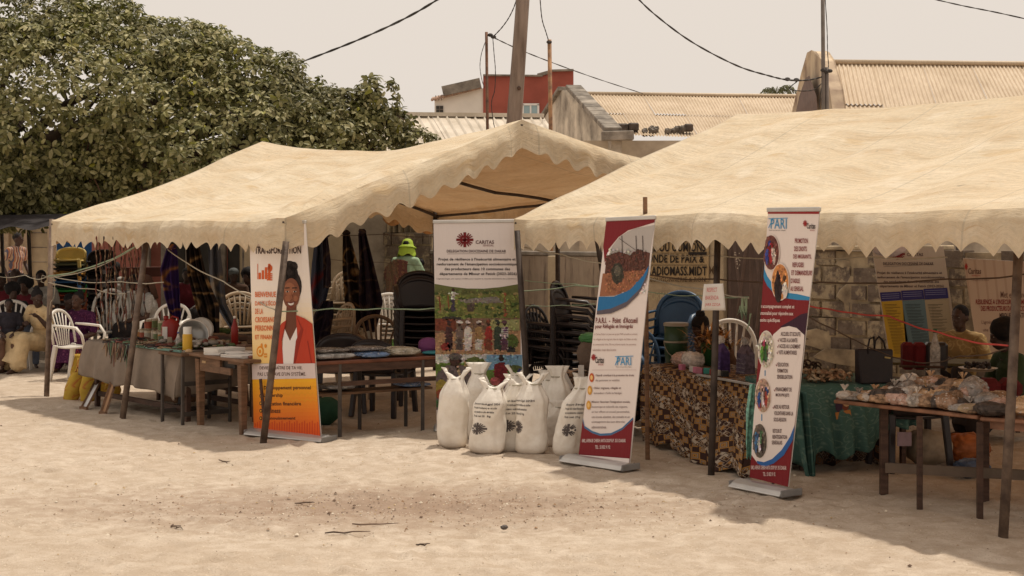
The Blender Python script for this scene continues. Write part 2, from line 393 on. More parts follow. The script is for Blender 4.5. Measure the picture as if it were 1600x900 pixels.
c = mixc(t, ramp(t, n3, [(.56, (0, 0, 0)), (.68, (.8, .8, .8))]), c, (.33, .24, .16))
c = mixc(t, ramp(t, noise_n(t, v, 60, 2, .5), [(.66, (0, 0, 0)), (.72, (.8, .8, .8))]), c, (.70, .60, .46))
# the worn, littered patch in the middle of the square
gm = N(t, 'ShaderNodeMapping'); gm.inputs[1].default_value = (.85/2.0, -9.95/.75, 0); gm.inputs[3].default_value = (1/2.0, 1/.75, 1)
tc = N(t, 'ShaderNodeTexCoord'); t.links.new(tc.outputs['Object'], gm.inputs[0])
ln = N(t, 'ShaderNodeVectorMath', operation='LENGTH'); t.links.new(gm.outputs[0], ln.inputs[0])
ad = N(t, 'ShaderNodeMath', operation='MULTIPLY_ADD'); ad.inputs[1].default_value = .55; t.links.new(n2, ad.inputs[0]); sc5 = N(t, 'ShaderNodeMath', operation='MULTIPLY'); sc5.inputs[1].default_value = .36; t.links.new(ln.outputs['Value'], sc5.inputs[0]); t.links.new(sc5.outputs[0], ad.inputs[2])
c = mixc(t, ramp(t, ad.outputs[0], [(.36, (.75, .75, .75)), (.80, (0, 0, 0))]), c, (.29, .20, .145))
t.links.new(c, p.inputs['Base Color']); p.inputs['Roughness'].default_value = .95; p.inputs['Specular IOR Level'].default_value = .1
ad2 = N(t, 'ShaderNodeMath', operation='MULTIPLY_ADD'); ad2.inputs[1].default_value = .9; t.links.new(n3, ad2.inputs[0]); t.links.new(n2, ad2.inputs[2])
bump(t, p, ad2.outputs[0], .7, .02)
me.materials.append(m); g = bpy.data.objects.new('ground', me); COL.objects.link(g); struct(g)

# litter: leaf scraps, pebbles, shells, bits of straw
M_lit = [M('litter_dark', (.13, .08, .05)), M('litter_brown', (.28, .17, .09)), M('litter_pale', (.66, .58, .46)), M('litter_straw', (.46, .33, .18))]
b = MB(); rr = random.Random(3)
for i in range(5200):
    if i < 2200: x, y = rr.gauss(-.55, 1.15), rr.gauss(9.9, .42)
    elif i < 4200: x, y = rr.uniform(-6, 5), rr.uniform(7.3, 15)
    else: x, y = rr.uniform(-4, 4.5), rr.uniform(9, 14)
    z = ground_z(x, y); s_ = rr.uniform(.003, .0085)*(1.0 if rr.random() < .95 else 2.0); a = rr.uniform(0, 6.3); k = rr.uniform(.3, 1)
    mi = rr.choice([0, 0, 1, 1, 2, 2, 3]) if i < 2200 else rr.choice([0, 1, 2, 2, 2, 3])
    ca, sa = math.cos(a)*s_, math.sin(a)*s_
    b.add([(x-ca, y-sa, z+.001), (x+sa*k, y-ca*k, z+s_*.5), (x+ca, y+sa, z+.002), (x-sa*k, y+ca*k, z+s_*.3), (x, y, z+s_*.9)], [(0, 1, 4), (1, 2, 4), (2, 3, 4), (3, 0, 4)], mi)
tag(b.build('ground_litter', M_lit), 'scattered dry leaf scraps, pebbles and straw on the sand', 'litter', kind='stuff')
tw = MB
for i, (px, py, px2, py2, lab) in enumerate([(508, 836, 580, 833, 'long straight dry twig lying nearest the camera on the sand'), (552, 819, 622, 820, 'long thin brown twig lying in the dark littered patch of sand'),
        (463, 788, 493, 789, 'short thick twig lying at the upper edge of the littered patch'), (650, 854, 672, 852, 'short curved dark twig low in the middle of the sand'),
        (268, 822, 284, 828, 'small bent twig on the open sand at left'), (343, 722, 366, 726, 'small forked twig on the sand below the orange banner')]):
    s0 = (py-368)/H; s1 = (py2-368)/H; a = gp(px, s0); c_ = gp(px2, s1); z0 = ground_z(a.x, a.y)+.010; z1 = ground_z(c_.x, c_.y)+.010
    b = MB(); L = (c_-a).length; pts = [a.lerp(c_, k/5)+V(rr.uniform(-.01, .01), rr.uniform(-.03, .03), lerp(z0, z1, k/5)+rr.uniform(0, .008)) for k in range(6)]
    b.tube(pts, [.004, .0055, .005, .0045, .0035, .002], 6); b.tube([pts[2], pts[2]+V(.04, -.05, .012)], [.004, .002], 5)
    tag(b.build('twig', M('twig_bark', (.15, .10, .07), var=.4)), lab, 'twig', 'twigs lying on the sand')
b = MB(); a = gp(788, (829-368)/H)
b.ell(a+V(0, 0, .02), (.024, .018, .014), 10, fn=lambda q: 1+.25*noise.noise(q*2)); tag(b.build('stone', M('stone_dark', (.12, .10, .09))), 'small dark stone on the sand right of the dark patch', 'stone')

# ================================================================ COMMON MATERIALS
M_pole = M('rusty_pole', (.16, .115, .085), .6, .45, 9, .5, 60, .35, (.075, .05, .04))
M_poledark = M('dark_pole', (.075, .055, .045), .6, .3, 9, .3, 60, .3)
M_wood = M('old_wood', (.18, .098, .055), .65, .35, 6, .3, 30, 0, (.10, .055, .03), stretch=(1, 1, 6))
M_wooddark = M('dark_wood', (.085, .045, .03), .65, .3, 6, .3, 30, stretch=(1, 1, 5))
M_metdark = M('dark_metal', (.05, .035, .03), .5, .3, 8, .2, 50, .3)
M_conc = M('raw_concrete', (.27, .235, .195), .9, .35, 3, .7, 30, 0, (.13, .11, .09))
M_cable = M('black_cable', (.05, .042, .038), .6, .2)

# ================================================================ TENTS
can_l = canopy_mat('canopy_cloth_left', (.74, .635, .48), .9); can_r = canopy_mat('canopy_cloth_right', (.75, .645, .49), 1.0)
def bez(a, b_, c_, d, t): return a*(1-t)**3+b_*3*t*(1-t)**2+c_*3*t*t*(1-t)+d*t**3
def tent(label, mat, P0, P1, half, hp, he, heb, sag, poles, seed, gable_right=True, rearw=None, scal=.2, ridge_s=None, rearlow=False):
    d = (P1-P0); L = d.length; d.normalize(); n = Vector((-d.y, d.x, 0)); n = n if n.y > 0 else -n
    T = thing('market_tent', label, 'tent', P0.copy())
    rw = rearw or half
    rng = lambda x, y: vn1(x, y, seed)
    def roof(u, v, side):           # u along, v eave -> ridge
        if side == 0: base = P0+d*(L*u)+n*(half*v); h = lerp(he, hp, v)
        else: base = P0+d*(L*u)+n*(half+rw*(1-v)); h = lerp(lerp(heb-.33, heb, u) if rearlow else heb, hp, v)
        sg = math.sin(math.pi*u)
        h -= sag*sg*v**1.2                                # the ridge hangs between its end poles
        h -= .10*math.sin(math.pi*v)*(.35+.65*sg)         # the slope bellies
        if side == 0: h -= .028*math.sin(math.pi*v)*math.sin(u*L*2.6+v*3+seed)+.026*math.sin(u*L*6.3-v*5+seed*2)*math.sin(math.pi*v)
        h += .035*rng(u*L*1.1+3, v*3.2+u*L*.6)+.018*rng(u*L*3+v*4, v*6-u*2)
        # soft tension folds running from the corners towards the ridge
        for cu in (0, 1):
            ang = math.atan2(v*half, abs(u-cu)*L+.02); rr_ = math.hypot(v*half, abs(u-cu)*L)
            h += .024*math.sin(ang*15+seed)*math.exp(-rr_*.7)*min(1, rr_*2)
        return V(base.x, base.y, h)
    b = MB(); b.grid(lambda u, v: roof(u, v, 0), 110, 52, us=L, vs_=half); b.grid(lambda u, v: roof(u, v, 1), 70, 30, us=L, vs_=half)
    cn = b.build('canopy', mat, T, True, True)
    def valance(edge, length, out, drop, pitch, amp, flare, shape, name='valance'):
        nn = max(8, int(length/pitch*14)); bb = MB()
        def f(u, v):
            e = edge(u); ph = u*length/pitch
            if shape == 'pt': sc = (1-abs(math.sin(math.pi*ph)))**.8
            else: sc = .5+.5*math.cos(2*math.pi*ph)
            sc *= .85+.3*rng(ph*.7, 3.3)
            dd = drop+amp*sc+.03*rng(ph*.35, 9)
            ef = min(1, u*length/.35, (1-u)*length/.35); ef = ef*ef*(3-2*ef)
            dd = lerp(.27, dd, ef)
            wob = .022*math.sin(ph*2.1+seed)*v+.012*math.sin(ph*5.3)*v+.03*rng(ph*.5, 5)*v
            r_ = out*(flare*math.sin(min(1, v*2.2)*math.pi/2)*.05+wob)
            return e+r_*ef+V(0, 0, -dd*v)
        bb.grid(f, nn, 8, us=length, vs_=.3); return bb.build(name, mat, cn if name == 'x' else T, True, True)
    va = valance(lambda u: roof(u, 0, 0), L, -n, .20, scal, .085, 1, 'pt'); va.parent = cn
    va = valance(lambda u: roof(u, 0, 1), L, n, .18, scal, .08, 1, 'pt'); va.parent = cn
    for e in ((0, 1) if gable_right else (0, 1)):
        for side in (0, 1):
            va = valance(lambda u, e=e, side=side: roof(e, u, side), math.hypot(half, hp-he), d*(1 if e else -1), .27, .265, .085, 1.6, 'cos'); va.parent = cn
    M_t = M_poledark
    for (a, c_, r_, mt) in poles:
        bb = MB(); bb.tube([a, a.lerp(c_, .5)+V(.004, 0, 0), c_], [r_, r_, r_*.95], 10); bb.build('pole', mt, T, True, True)
    # roof frame: ridge bar, rafters and eave bars
    q = lambda u, v, side, dz=-.045: roof(u, v, side)+V(0, 0, dz)
    bb = MB(); bb.tube([q(k/12, 1, 0) for k in range(13)], .018, 6); bb.build('ridge_bar', M_t, T, True, True)
    for u in (0.004, .5, .996):
        for side in ((0, 1) if u != .5 else (1,)):
            bb = MB(); bb.tube([q(u, k/8, side) for k in range(9)], .020, 6); bb.build('rafter', M_t, T, True, True)
    for side in (0, 1):
        bb = MB(); bb.tube([q(k/12, .01, side) for k in range(13)], .018, 6); bb.build('eave_bar', M_t, T, True, True)
    return T, roof, d, n
L0 = V(-5.0, 16.67, 0); L1 = V(-1.92, 12.97, 0)
dl = (L1-L0).normalized(); nl = V(-dl.y, dl.x, 0)
R0 = V(.017, 13.56, 0); R1 = V(2.85, 8.89, 0); dr = (R1-R0).normalized(); nr = V(-dr.y, dr.x, 0)
def pol(px0, py0, px1, py1, r_=.025, mt=None, f=.972):
    s_ = (py0-368)/H; s2 = s_*f; return (gp(px0, s_, -.15), at(px1, py1, s2), r_, mt or M_pole)
lp = [pol(72, 621, 81, 343, .030), pol(188, 655, 233, 345, .031), pol(408, 693, 447, 377, .030, f=.998),
      (L0+nl*5.2+V(0, 0, -.1), L0+nl*5.2+V(0, 0, 2.33), .03, M_poledark), (V(1.15, 15.5, -.1), V(.80, 15.36, 2.02), .028, M_poledark),
      (L1.lerp(L0, .5)+nl*5.2+V(0, 0, -.1), L1.lerp(L0, .5)+nl*5.2+V(0, 0, 2.3), .028, M_poledark),
      (L0+nl*2.6+V(0, 0, -.1), L0+nl*2.6+V(0, 0, 2.8), .026, M_poledark)]
TL_, roofL, _, _ = tent('weathered cream canvas tent at left with a sagging ridge and scalloped fringe', can_l, L0, L1, 2.62, 2.86, 1.90, 2.36, .20, lp, 11, rearlow=True)
R2 = R0+dr*8.0
rp = [pol(830, 688, 808, 360, .026, M_poledark, f=.995), pol(1110, 746, 1122, 345, .025, M_poledark), pol(1565, 841, 1594, 340, .030),
      (gp(1497, 143, -.1), at(1497, 350, 143), .030, M_poledark), (gp(1180, 118, -.1), at(1180, 350, 118), .028, M_poledark)]
TR_, roofR, _, _ = tent('larger cream canvas tent at right running out of the frame', can_r, R0, R2, 2.52, 2.93, 1.90, 2.2, .10, rp, 23, ridge_s=1)
bb = MB(); bb.box(at(916, 343, 184)+V(0, -.06, 0), (.09, .006, .06), rz=-.9); bb.build('patch', M('grey_patch', (.30, .25, .2)), TR_, world=True)
# rust-coloured tarpaulin slung behind the left tent
b = MB(); c0, c1 = at(598, 325, 108), at(676, 318, 112)
b.grid(lambda u, v: c0.lerp(c1, u)+V(0, .12*math.sin(u*5+v*3), -v*(.17+.22*u+.06*math.sin(u*9))+.16*(1-v)), 16, 8)
tag(b.build('tarpaulin', M('orange_tarp', (.42, .19, .06), var=.25), smooth=True, solid=.004), 'rust orange tarpaulin slung under the far corner of the left tent', 'tarpaulin')
# dark awning behind the left tent
T = thing('dark_awning', 'near-black cloth awning with wavy hem at the left edge under the tree', 'awning', gp(-60, 100))
A0, A1 = at(-420, 336, 112), at(80, 326, 126)
b = MB(); b.grid(lambda u, v: A0.lerp(A1, u)+V(0, 1.8*(1-v), -.10*(1-v)) if v < .5 else A0.lerp(A1, u)+V(0, .9*(1-v)*2, -.10*(1-v))+V(0, 0, -(v-.5)*2*(.24+.025*math.cos(u*60))), 90, 10)
b.build('cloth', M('black_cloth', (.022, .017, .018), var=.1), T, True, True)
for px in (-200, 2, 44):
    bb = MB(); s_ = 100; bb.tube([gp(px+8, s_, -.1), at(px, 345, s_)], .03, 8); bb.build('pole', M_poledark, T, True, True)

# ================================================================ CORRUGATED ROOFS AND FAR BUILDINGS
m, t, p, o_ = nodes('roof_metal'); v = coord(t); n1 = noise_n(t, v, .8, 6, .65); n2 = noise_n(t, coord(t, 'UV', (14, 1.2, 1)), 3, 5, .6)
c = ramp(t, n1, [(.35, (.47, .365, .245)), (.6, (.60, .485, .35))]); c = mixc(t, ramp(t, n2, [(.36, (.45, .45, .45)), (.6, (0, 0, 0))]), c, (.36, .25, .16))
t.links.new(c, p.inputs['Base Color']); p.inputs['Roughness'].default_value = .6; p.inputs['Metallic'].default_value = 0; p.inputs['Specular IOR Level'].default_value = .3; RM = m
m, t, p, o_ = nodes('roof_metal_pale'); v = coord(t); c = ramp(t, noise_n(t, v, 1.4, 6, .65), [(.35, (.44, .37, .28)), (.62, (.62, .54, .44))]); t.links.new(c, p.inputs['Base Color']); p.inputs['Roughness'].default_value = .5; RMP = m
def corr_roof(parent, E0, E1, R0_, R1_, pitch, amp, nsheet, rows, mat, name='roof_sheet', seam=False, over=.02):
    """sheets between eave line E0-E1 and ridge line R0_-R1_"""
    W_ = (E1-E0).length; n = (E1-E0).cross(R0_-E0).normalized(); n = n if n.z > 0 else -n
    r_ = random.Random(int(W_*100))
    for rw_ in range(rows):
        v0, v1 = rw_/rows, (rw_+1)/rows
        for k in range(nsheet):
            u0, u1 = k/nsheet, (k+1)/nsheet; w_ = W_*(u1-u0); nc = max(2, round(w_/pitch)); lift = .012*rw_+over*(k % 2)*.3+r_.uniform(0, .012); tilt = r_.uniform(-.01, .02)
            b = MB(); res = 6 if not seam else 8
            def f(a, v, u0=u0, u1=u1, v0=v0, v1=v1, nc=nc, lift=lift, tilt=tilt):
                u = lerp(u0, u1, a); vv = lerp(v0-(.015 if v0 else 0), v1, v)
                q_ = E0.lerp(E1, u).lerp(R0_.lerp(R1_, u), vv); ph = a*nc
                if seam: hh = amp*max(0, 1-abs((ph % 1)-.5)*9)
                else: hh = amp*.5*math.cos(2*math.pi*ph)
                return q_+n*(hh+lift+tilt*(1-v))
            b.grid(f, nc*res, 3, us=w_, vs_=2); b.build(name, mat, parent, True, True)
plaster = M('stained_plaster', (.40, .335, .26), .9, .5, 1.6, .5, 14, 0, (.17, .135, .105))
# --- right building
T = thing('long_shed', 'corrugated roof building at right with a rounded stained gable end', 'building', V(6, 25, 0))
E0, E1 = at(1304, 236, 104), at(2100, 246, 99); Ra, Rb = at(1284, 99, 92), at(1950, 110, 86)
corr_roof(T, E0, E1, Ra, Rb, .076, .03, 9, 2, RM)
b = MB(); b.tube([Ra+V(0, 0, .02), Ra.lerp(Rb, .5)+V(0, 0, .05), Rb+V(0, 0, .03)], .10, 8, flat=.5); b.build('ridge_cap', RM, T, True, True)
# gable end wall
def gable(T, pts, th, mat, name='gable_wall'):
    b = MB(); k = len(pts); o2 = [q+V(th, th*.15, 0) for q in pts]
    b.add(pts+o2, [tuple(range(k)), tuple(range(2*k-1, k-1, -1))]+[(i, (i+1) % k, (i+1) % k+k, i+k) for i in range(k)]); return b.build(name, mat, T, world=True, bevel=.02)
gp_ = [at(1300, 590, 103), at(1306, 215, 103), at(1296, 140, 100), at(1284, 96, 96), at(1276, 83, 93), at(1268, 80, 91), at(1261, 84, 89), at(1252, 115, 86), at(1240, 170, 80), at(1228, 215, 76), at(1222, 500, 76)]
gable(T, gp_, .22, M('gable_plaster', (.43, .34, .235), .9, .5, 1.1, .6, 12, 0, (.20, .135, .10)))
b = MB(); st = [at(1281, 175, 97), at(1279, 150, 97), at(1268, 118, 93), at(1262, 122, 91), at(1252, 150, 88), at(1246, 178, 86)]; b.add([q+V(-.035, 0, 0) for q in st], [tuple(range(6))]); b.build('bare_patch', M('bare_brown', (.16, .10, .08)), T, world=True)
b = MB(); a0 = gp(1302, 104); b.bar(V(a0.x, a0.y, 1.5), V(a0.x+7.5, a0.y+.6, 1.5), .2, 3.0); b.build('wall', plaster, T, world=True)
# --- middle gable building
T = thing('gabled_house', 'low house with corrugated roof, stained gable and concrete coping behind the tents', 'building', V(4, 38, 0))
E0, E1 = at(948, 210, 66), at(1330, 222, 66); Ra, Rb = at(903, 148, 58), at(1300, 154, 57)
corr_roof(T, E0, E1, Ra, Rb, .076, .035, 8, 2, RM)
b = MB(); b.tube([Ra+V(0, 0, .03), Rb+V(0, 0, .05)], .12, 8, flat=.5); b.build('ridge_cap', RM, T, True, True)
g_ = [at(955, 600, 66.5), at(955, 214, 66.5), at(889, 142, 59), at(878, 142, 58), at(838, 205, 52), at(830, 560, 52)]
gable(T, g_, .25, M('gable_grey', (.44, .385, .31), .9, .5, 1.3, .6, 12, 0, (.16, .135, .11)))
a, c_ = at(950, 207, 67), at(888, 139, 59)
for k in range(11):
    q0, q1 = a.lerp(c_, k/11+.004), a.lerp(c_, (k+1)/11-.004); b = MB(); b.bar(q0+V(.13, 0, .05), q1+V(.13, 0, .05), .42, .13); b.build('coping_block', M_conc, T, world=True, bevel=.015)
a, c_ = at(876, 141, 58), at(838, 200, 52)
for k in range(6):
    q0, q1 = a.lerp(c_, k/6+.004), a.lerp(c_, (k+1)/6-.004); b = MB(); b.bar(q0+V(.1, 0, .05), q1+V(.1, 0, .05), .36, .11); b.build('coping_block', M_conc, T, world=True, bevel=.015)
fw = gp(820, 66.3); fe = gp(1330, 66.3)
b = MB(); b.bar(V(fw.x, fw.y+.3, 2.0), V(fe.x, fe.y+.3, 2.0), .2, 4.0); b.build('wall', M('cream_plaster', (.52, .43, .32), .9, .4, 1.0, .4, 10, 0, (.33, .26, .19)), T, world=True)
b = MB(); q = at(953, 213, 66.8); b.bar(q+V(-.2, 0, .0), q+V(.55, 0, .02), .35, .22); b.build('corner_block', M_conc, T, world=True, bevel=.02)
for i, (px, py, sx, sz, lab) in enumerate([(972, 199, .27, .20, 'leftmost dark concrete block holding down the middle corrugated roof'), (990, 198, .24, .20, 'second dark block from the left on the middle corrugated roof'),
        (1077, 199, .22, .18, 'rightmost dark block on the eave of the middle corrugated roof')]):
    b = MB(); c0 = at(px, py, 65.6); b.box(c0+V(0, .15, 0), (sx, .25, sz), rz=rr.uniform(-.3, .3)); tag(b.build('roof_block', M('roof_stone', (.10, .075, .06), var=.4), bevel=.03), lab, 'block', 'weights on the corrugated roof')
for i, (px, py, lab) in enumerate([(1014, 207, 'small rubble clump on the roof right of the two blocks'), (1023, 202, 'upper rubble lump in the middle of the roof edge'), (1048, 205, 'flat dark rubble left of the last roof block'), (1062, 202, 'greyish rubble lump beside the last roof block')]):
    b = MB(); c0 = at(px, py, 65.6)
    for k in range(5): b.ell(c0+V(rr.uniform(-.12, .12), rr.uniform(0, .2), rr.uniform(-.03, .04)), (rr.uniform(.05, .09),)*3, 7, fn=lambda q: 1+.4*noise.noise(q*3+c0))
    tag(b.build('roof_rubble', M('roof_stone2', (.17, .14, .11), var=.4)), lab, 'rubble', 'weights on the corrugated roof')
# --- pale ribbed roof at left
T = thing('ribbed_roof_shed', 'shed with pale ribbed metal roof seen between the tree and wooden utility pole', 'building', V(-2, 24, 0))
corr_roof(T, at(540, 262, 100), at(905, 266, 100), at(500, 180, 88), at(850, 184, 88), .17, .045, 6, 1, RMP, seam=True)
b = MB(); b.bar(at(500, 180, 88)+V(0, 0, .03), at(850, 184, 88)+V(0, 0, .03), .25, .07); b.build('ridge_cap', RMP, T, world=True)
a, c_ = gp(540, 98), gp(905, 98); b = MB(); b.bar(V(a.x, a.y, 1.35), V(c_.x, c_.y, 1.35), .2, 2.7); b.build('wall', plaster, T, world=True)
b = MB(); a, c_ = gp(500, 88.5), gp(850, 88.5); b.bar(V(a.x, a.y+.15, 1.8), V(c_.x, c_.y+.15, 1.8), .2, 3.6); b.build('wall', plaster, T, world=True)
# --- white house and red building
s_ = 50; T = thing('white_house', 'white house with sloping tiled roof edge beside the red building', 'building', gp(715, s_))
x0, x1 = gp(679, s_).x, gp(755, s_).x; yb = F/s_
b = MB(); pr = [(x0, 0), (x1+.05, 0), (x1+.05, hz(137, s_)), (x0, hz(157, s_))]; b.add([V(x, yb, z) for x, z in pr]+[V(x, yb+5, z) for x, z in pr], [(0, 1, 2, 3), (7, 6, 5, 4), (0, 4, 5, 1), (1, 5, 6, 2), (2, 6, 7, 3), (3, 7, 4, 0)])
b.build('wall', M('white_wash', (.72, .67, .60), .9, .08, 1, .1), T, world=True)
b = MB(); b.bar(at(694, 148, 49), at(752, 135, 49), 2.5, .30); b.build('parapet', M_conc, T, world=True)
for k in range(22):
    q = at(lerp(674, 751, (k+.5)/22), lerp(157.5, 138, (k+.5)/22), s_); b = MB(); b.tube([q+V(0, -.22, 0), q+V(0, .5, .12)], .045, 7); b.build('roof_tile', M('terracotta', (.42, .27, .19), var=.3), T, True, True)
b = MB(); q = at(687, 171, s_); b.box(q+V(0, -.01, 0), (.22, .06, .22)); wn = b.build('window', M('dark_opening', (.05, .045, .04)), T, world=True)
b = MB(); b.box(q+V(0, -.05, 0), (.02, .03, .22)); b.box(q+V(0, -.05, 0), (.22, .03, .02)); o2 = b.build('window_bar', M_conc, T, world=True); 
for px in (681, 685, 690): b = MB(); b.tube([at(px, 157, s_), at(px, 149, s_)], .012, 5); b.build('rebar', M_pole, T, world=True)
T = thing('red_building', 'red painted building with stepped top and small white window', 'building', gp(825, s_))
x0, xm, x1 = gp(755, s_).x, gp(856, s_).x, gp(896, s_).x
pr = [(x0, 0), (x1, 0), (x1, hz(110, s_)), (xm, hz(111, s_)), (xm-.05, hz(118, s_)), (x0, hz(118, s_))]; b = MB(); k = 6
b.add([V(x, yb-.05, z) for x, z in pr]+[V(x, yb+6, z) for x, z in pr], [tuple(range(6)), tuple(range(11, 5, -1))]+[(i, i+6, (i+1) % 6+6, (i+1) % 6) for i in range(6)])
b.build('wall', M('red_paint', (.32, .085, .06), .85, .12, 1.2, .15), T, world=True)
b = MB(); b.bar(at(755, 118, s_), at(848, 119, s_), .35, .05); b.bar(at(858, 111, s_), at(896, 110, s_), .35, .06); b.bar(at(840, 118, s_), at(858, 113, s_), .3, .10); b.build('parapet_cap', M_conc, T, world=True)
q = at(829, 173, s_)+V(0, -.08, 0); wf = MB()
for dx, dz, sx, sz in ((0, .19, .54, .06), (0, -.19, .54, .06), (-.24, 0, .06, .38), (.24, 0, .06, .38), (.0, 0, .05, .34)): wf.box(q+V(dx, 0, dz), (sx, .06, sz))
wo = wf.build('window', M('white_frame', (.75, .72, .68), var=.05), T, world=True)
b = MB(); b.box(q+V(0, .02, 0), (.46, .02, .36)); b.build('pane', M('blue_glass', (.30, .42, .45), .15, .05, bs=0, spec=.6), T, world=True)
# --- palm crown
T = thing('palm_tree', 'distant palm with drooping fronds behind the middle roof', 'tree', gp(1215, 48))
b = MB(); top = at(1213, 149, 48); b.tube([gp(1215, 48), top], [.2, .14], 8); b.build('trunk', M_wooddark, T, True, True)
b = MB()
for k in range(20):
    a = rr.uniform(-2.9, 3.1); ln_ = rr.uniform(.45, .75); dirv = V(math.cos(a), math.sin(a)*.6, 0); pts = []
    for j in range(8):
        tt = j/7; pts.append(top+dirv*ln_*tt+V(0, 0, .75*math.sin(tt*2.0)*ln_-.75*tt*tt*ln_))
    for j in range(7):
        b.bar(pts[j], pts[j+1], .012, .012)
        for sd_ in (-1, 1):
            q = pts[j]; sv = V(-dirv.y, dirv.x, 0)*sd_; e = q+sv*.10+dirv*.12+V(0, 0, -.20*rr.uniform(.5, 1)); b.add([q, q+dirv*.05, e], [(0, 1, 2)])
b.build('crown', M('palm_green', (.13, .13, .06), var=.3), T, world=True)

# --- utility poles and cables
T = thing('utility_pole', 'thick leaning wooden utility pole rising behind the left tent ridge', 'pole', gp(769, 112))
b = MB(); b.tube([gp(769, 112, -.3), at(803, 195, 112), at(812, 70, 112), at(828, -160, 112)], [.14, .108, .098, .085], 16); b.build('shaft', M('pole_wood', (.20, .15, .12), .8, .3, 3, .5, 25, 0, (.12, .085, .065), stretch=(4, 4, .5)), T, True, True)
b = MB(); b.ell(at(811, 139, 112)+V(0, -.12, 0), (.03, .02, .03), 8); b.build('knot', M_wooddark, T, world=True)
def thinpole(name, lab, px0, py0, px1, py1, s_, r_, mt, extra=None):
    T = thing(name, lab, 'pole', gp(px0, s_)); b = MB(); b.tube([gp(px0, s_, -.2), at(px0, py0, s_), at(px1, py1, s_)], r_, 8); b.build('shaft', mt, T, True, True)
    if extra:
        b = MB()
        for (a, c_) in extra: b.ell(at(a, c_, s_)+V(0, -.02, 0), (.045, .03, .03), 8)
        b.build('insulator', M_cable, T, world=True)
M_rust = M('rust_tube', (.20, .10, .06), .7, .45, 8, .5, 40, .2, (.09, .05, .035))
thinpole('cable_mast', 'thin rusty iron mast with bracket left of the wooden utility pole', 762, 230, 760, 50, 100, .023, M_rust, [(766, 55), (771, 58)])
thinpole('cable_mast', 'orange rusty mast standing right of the wooden utility pole', 861, 240, 858.5, 62, 100, .032, M('rust_orange', (.36, .20, .10), .8, .5, 6, .6, 40, 0, (.13, .07, .05)), [(858, 66)])
thinpole('cable_mast', 'grey metal mast at the rounded gable carrying cable clamps', 1287, 200, 1285, -80, 106, .030, M('mast_grey', (.17, .14, .12)), [(1291, 112), (1230, 124), (1244, 125), (1286, 110)])
thinpole('cable_mast', 'second grey mast stub standing close against the rounded gable', 1293, 200, 1292, 105, 106, .026, M('mast_grey', (.17, .14, .12)), [(1296, 111)])
def cable(lab, pts, r_=.014, name='power_cable', curls=0, g_='overhead cables'):
    P_ = [at(*q) for q in pts]; out = []; r_ *= .78
    for i in range(len(P_)-1):
        p0 = P_[max(i-1, 0)]; p1 = P_[i]; p2 = P_[i+1]; p3 = P_[min(i+2, len(P_)-1)]
        for k in range(8):
            t_ = k/8; out.append(.5*((2*p1)+(p2-p0)*t_+(2*p0-5*p1+4*p2-p3)*t_*t_+(3*p1-p0-3*p2+p3)*t_**3))
    out.append(P_[-1]); b = MB(); tw_ = r_*.55
    n_ = len(out)
    for ph in (0, math.pi):
        b.tube([q+V(math.cos(i*1.1+ph)*tw_*.5, 0, math.sin(i*1.1+ph)*tw_) for i, q in enumerate(out)], r_*.7, 5)
    tag(b.build(name, M_cable, smooth=True), lab, 'cable', g_)
cable('thick black cable rising from behind the tree at top', [(430, 112, 88), (500, 86, 94), (570, 58, 98), (640, 25, 106), (700, -12, 112), (760, -60, 118)], .022)
cable('cable loop running up from the thin rusty mast', [(771, 57, 100), (785, 42, 101), (797, 24, 102), (806, 2, 103), (812, -30, 104)], .012)
cable('long cable sloping down right behind the wooden utility pole', [(772, 59, 100), (806, 75, 96), (858, 96, 90), (930, 122, 78), (1004, 146, 68)], .012)
cable('slack wire drooping left of the thin rusty mast', [(758, 66, 100), (752, 85, 100), (750, 105, 100), (753, 125, 100), (757, 137, 100)], .008)
cable('knotted wire hanging down right of the thin rusty mast', [(770, 60, 99.5), (772, 85, 99.5), (774, 110, 99.5), (773, 140, 99.5), (768, 160, 99.5), (770, 185, 99.5), (774, 205, 99.5)], .010)
cable('wire running up from the orange rusty mast', [(858, 66, 100), (853, 50, 100), (847, 30, 101), (844, 0, 102), (842, -30, 102)], .012)
cable('main cable swooping down to the right mast clamps', [(985, -15, 118), (1020, 20, 117), (1080, 65, 115), (1150, 102, 112), (1200, 118, 110), (1232, 125, 108), (1262, 125, 107), (1285, 120, 106)], .015)
cable('slack loop of cable beside the rounded gable', [(1246, 127, 105), (1234, 138, 105), (1250, 142, 105), (1272, 140, 105), (1286, 128, 105)], .010)
cable('wire hanging down the right grey mast', [(1288, -20, 105), (1292, 40, 105), (1293, 80, 105), (1294, 110, 105), (1284, 135, 105), (1280, 170, 105)], .010)
cable('short cable crossing the top right corner of the sky', [(1440, -6, 100), (1500, 8, 104), (1560, 20, 108), (1640, 38, 112)], .012)

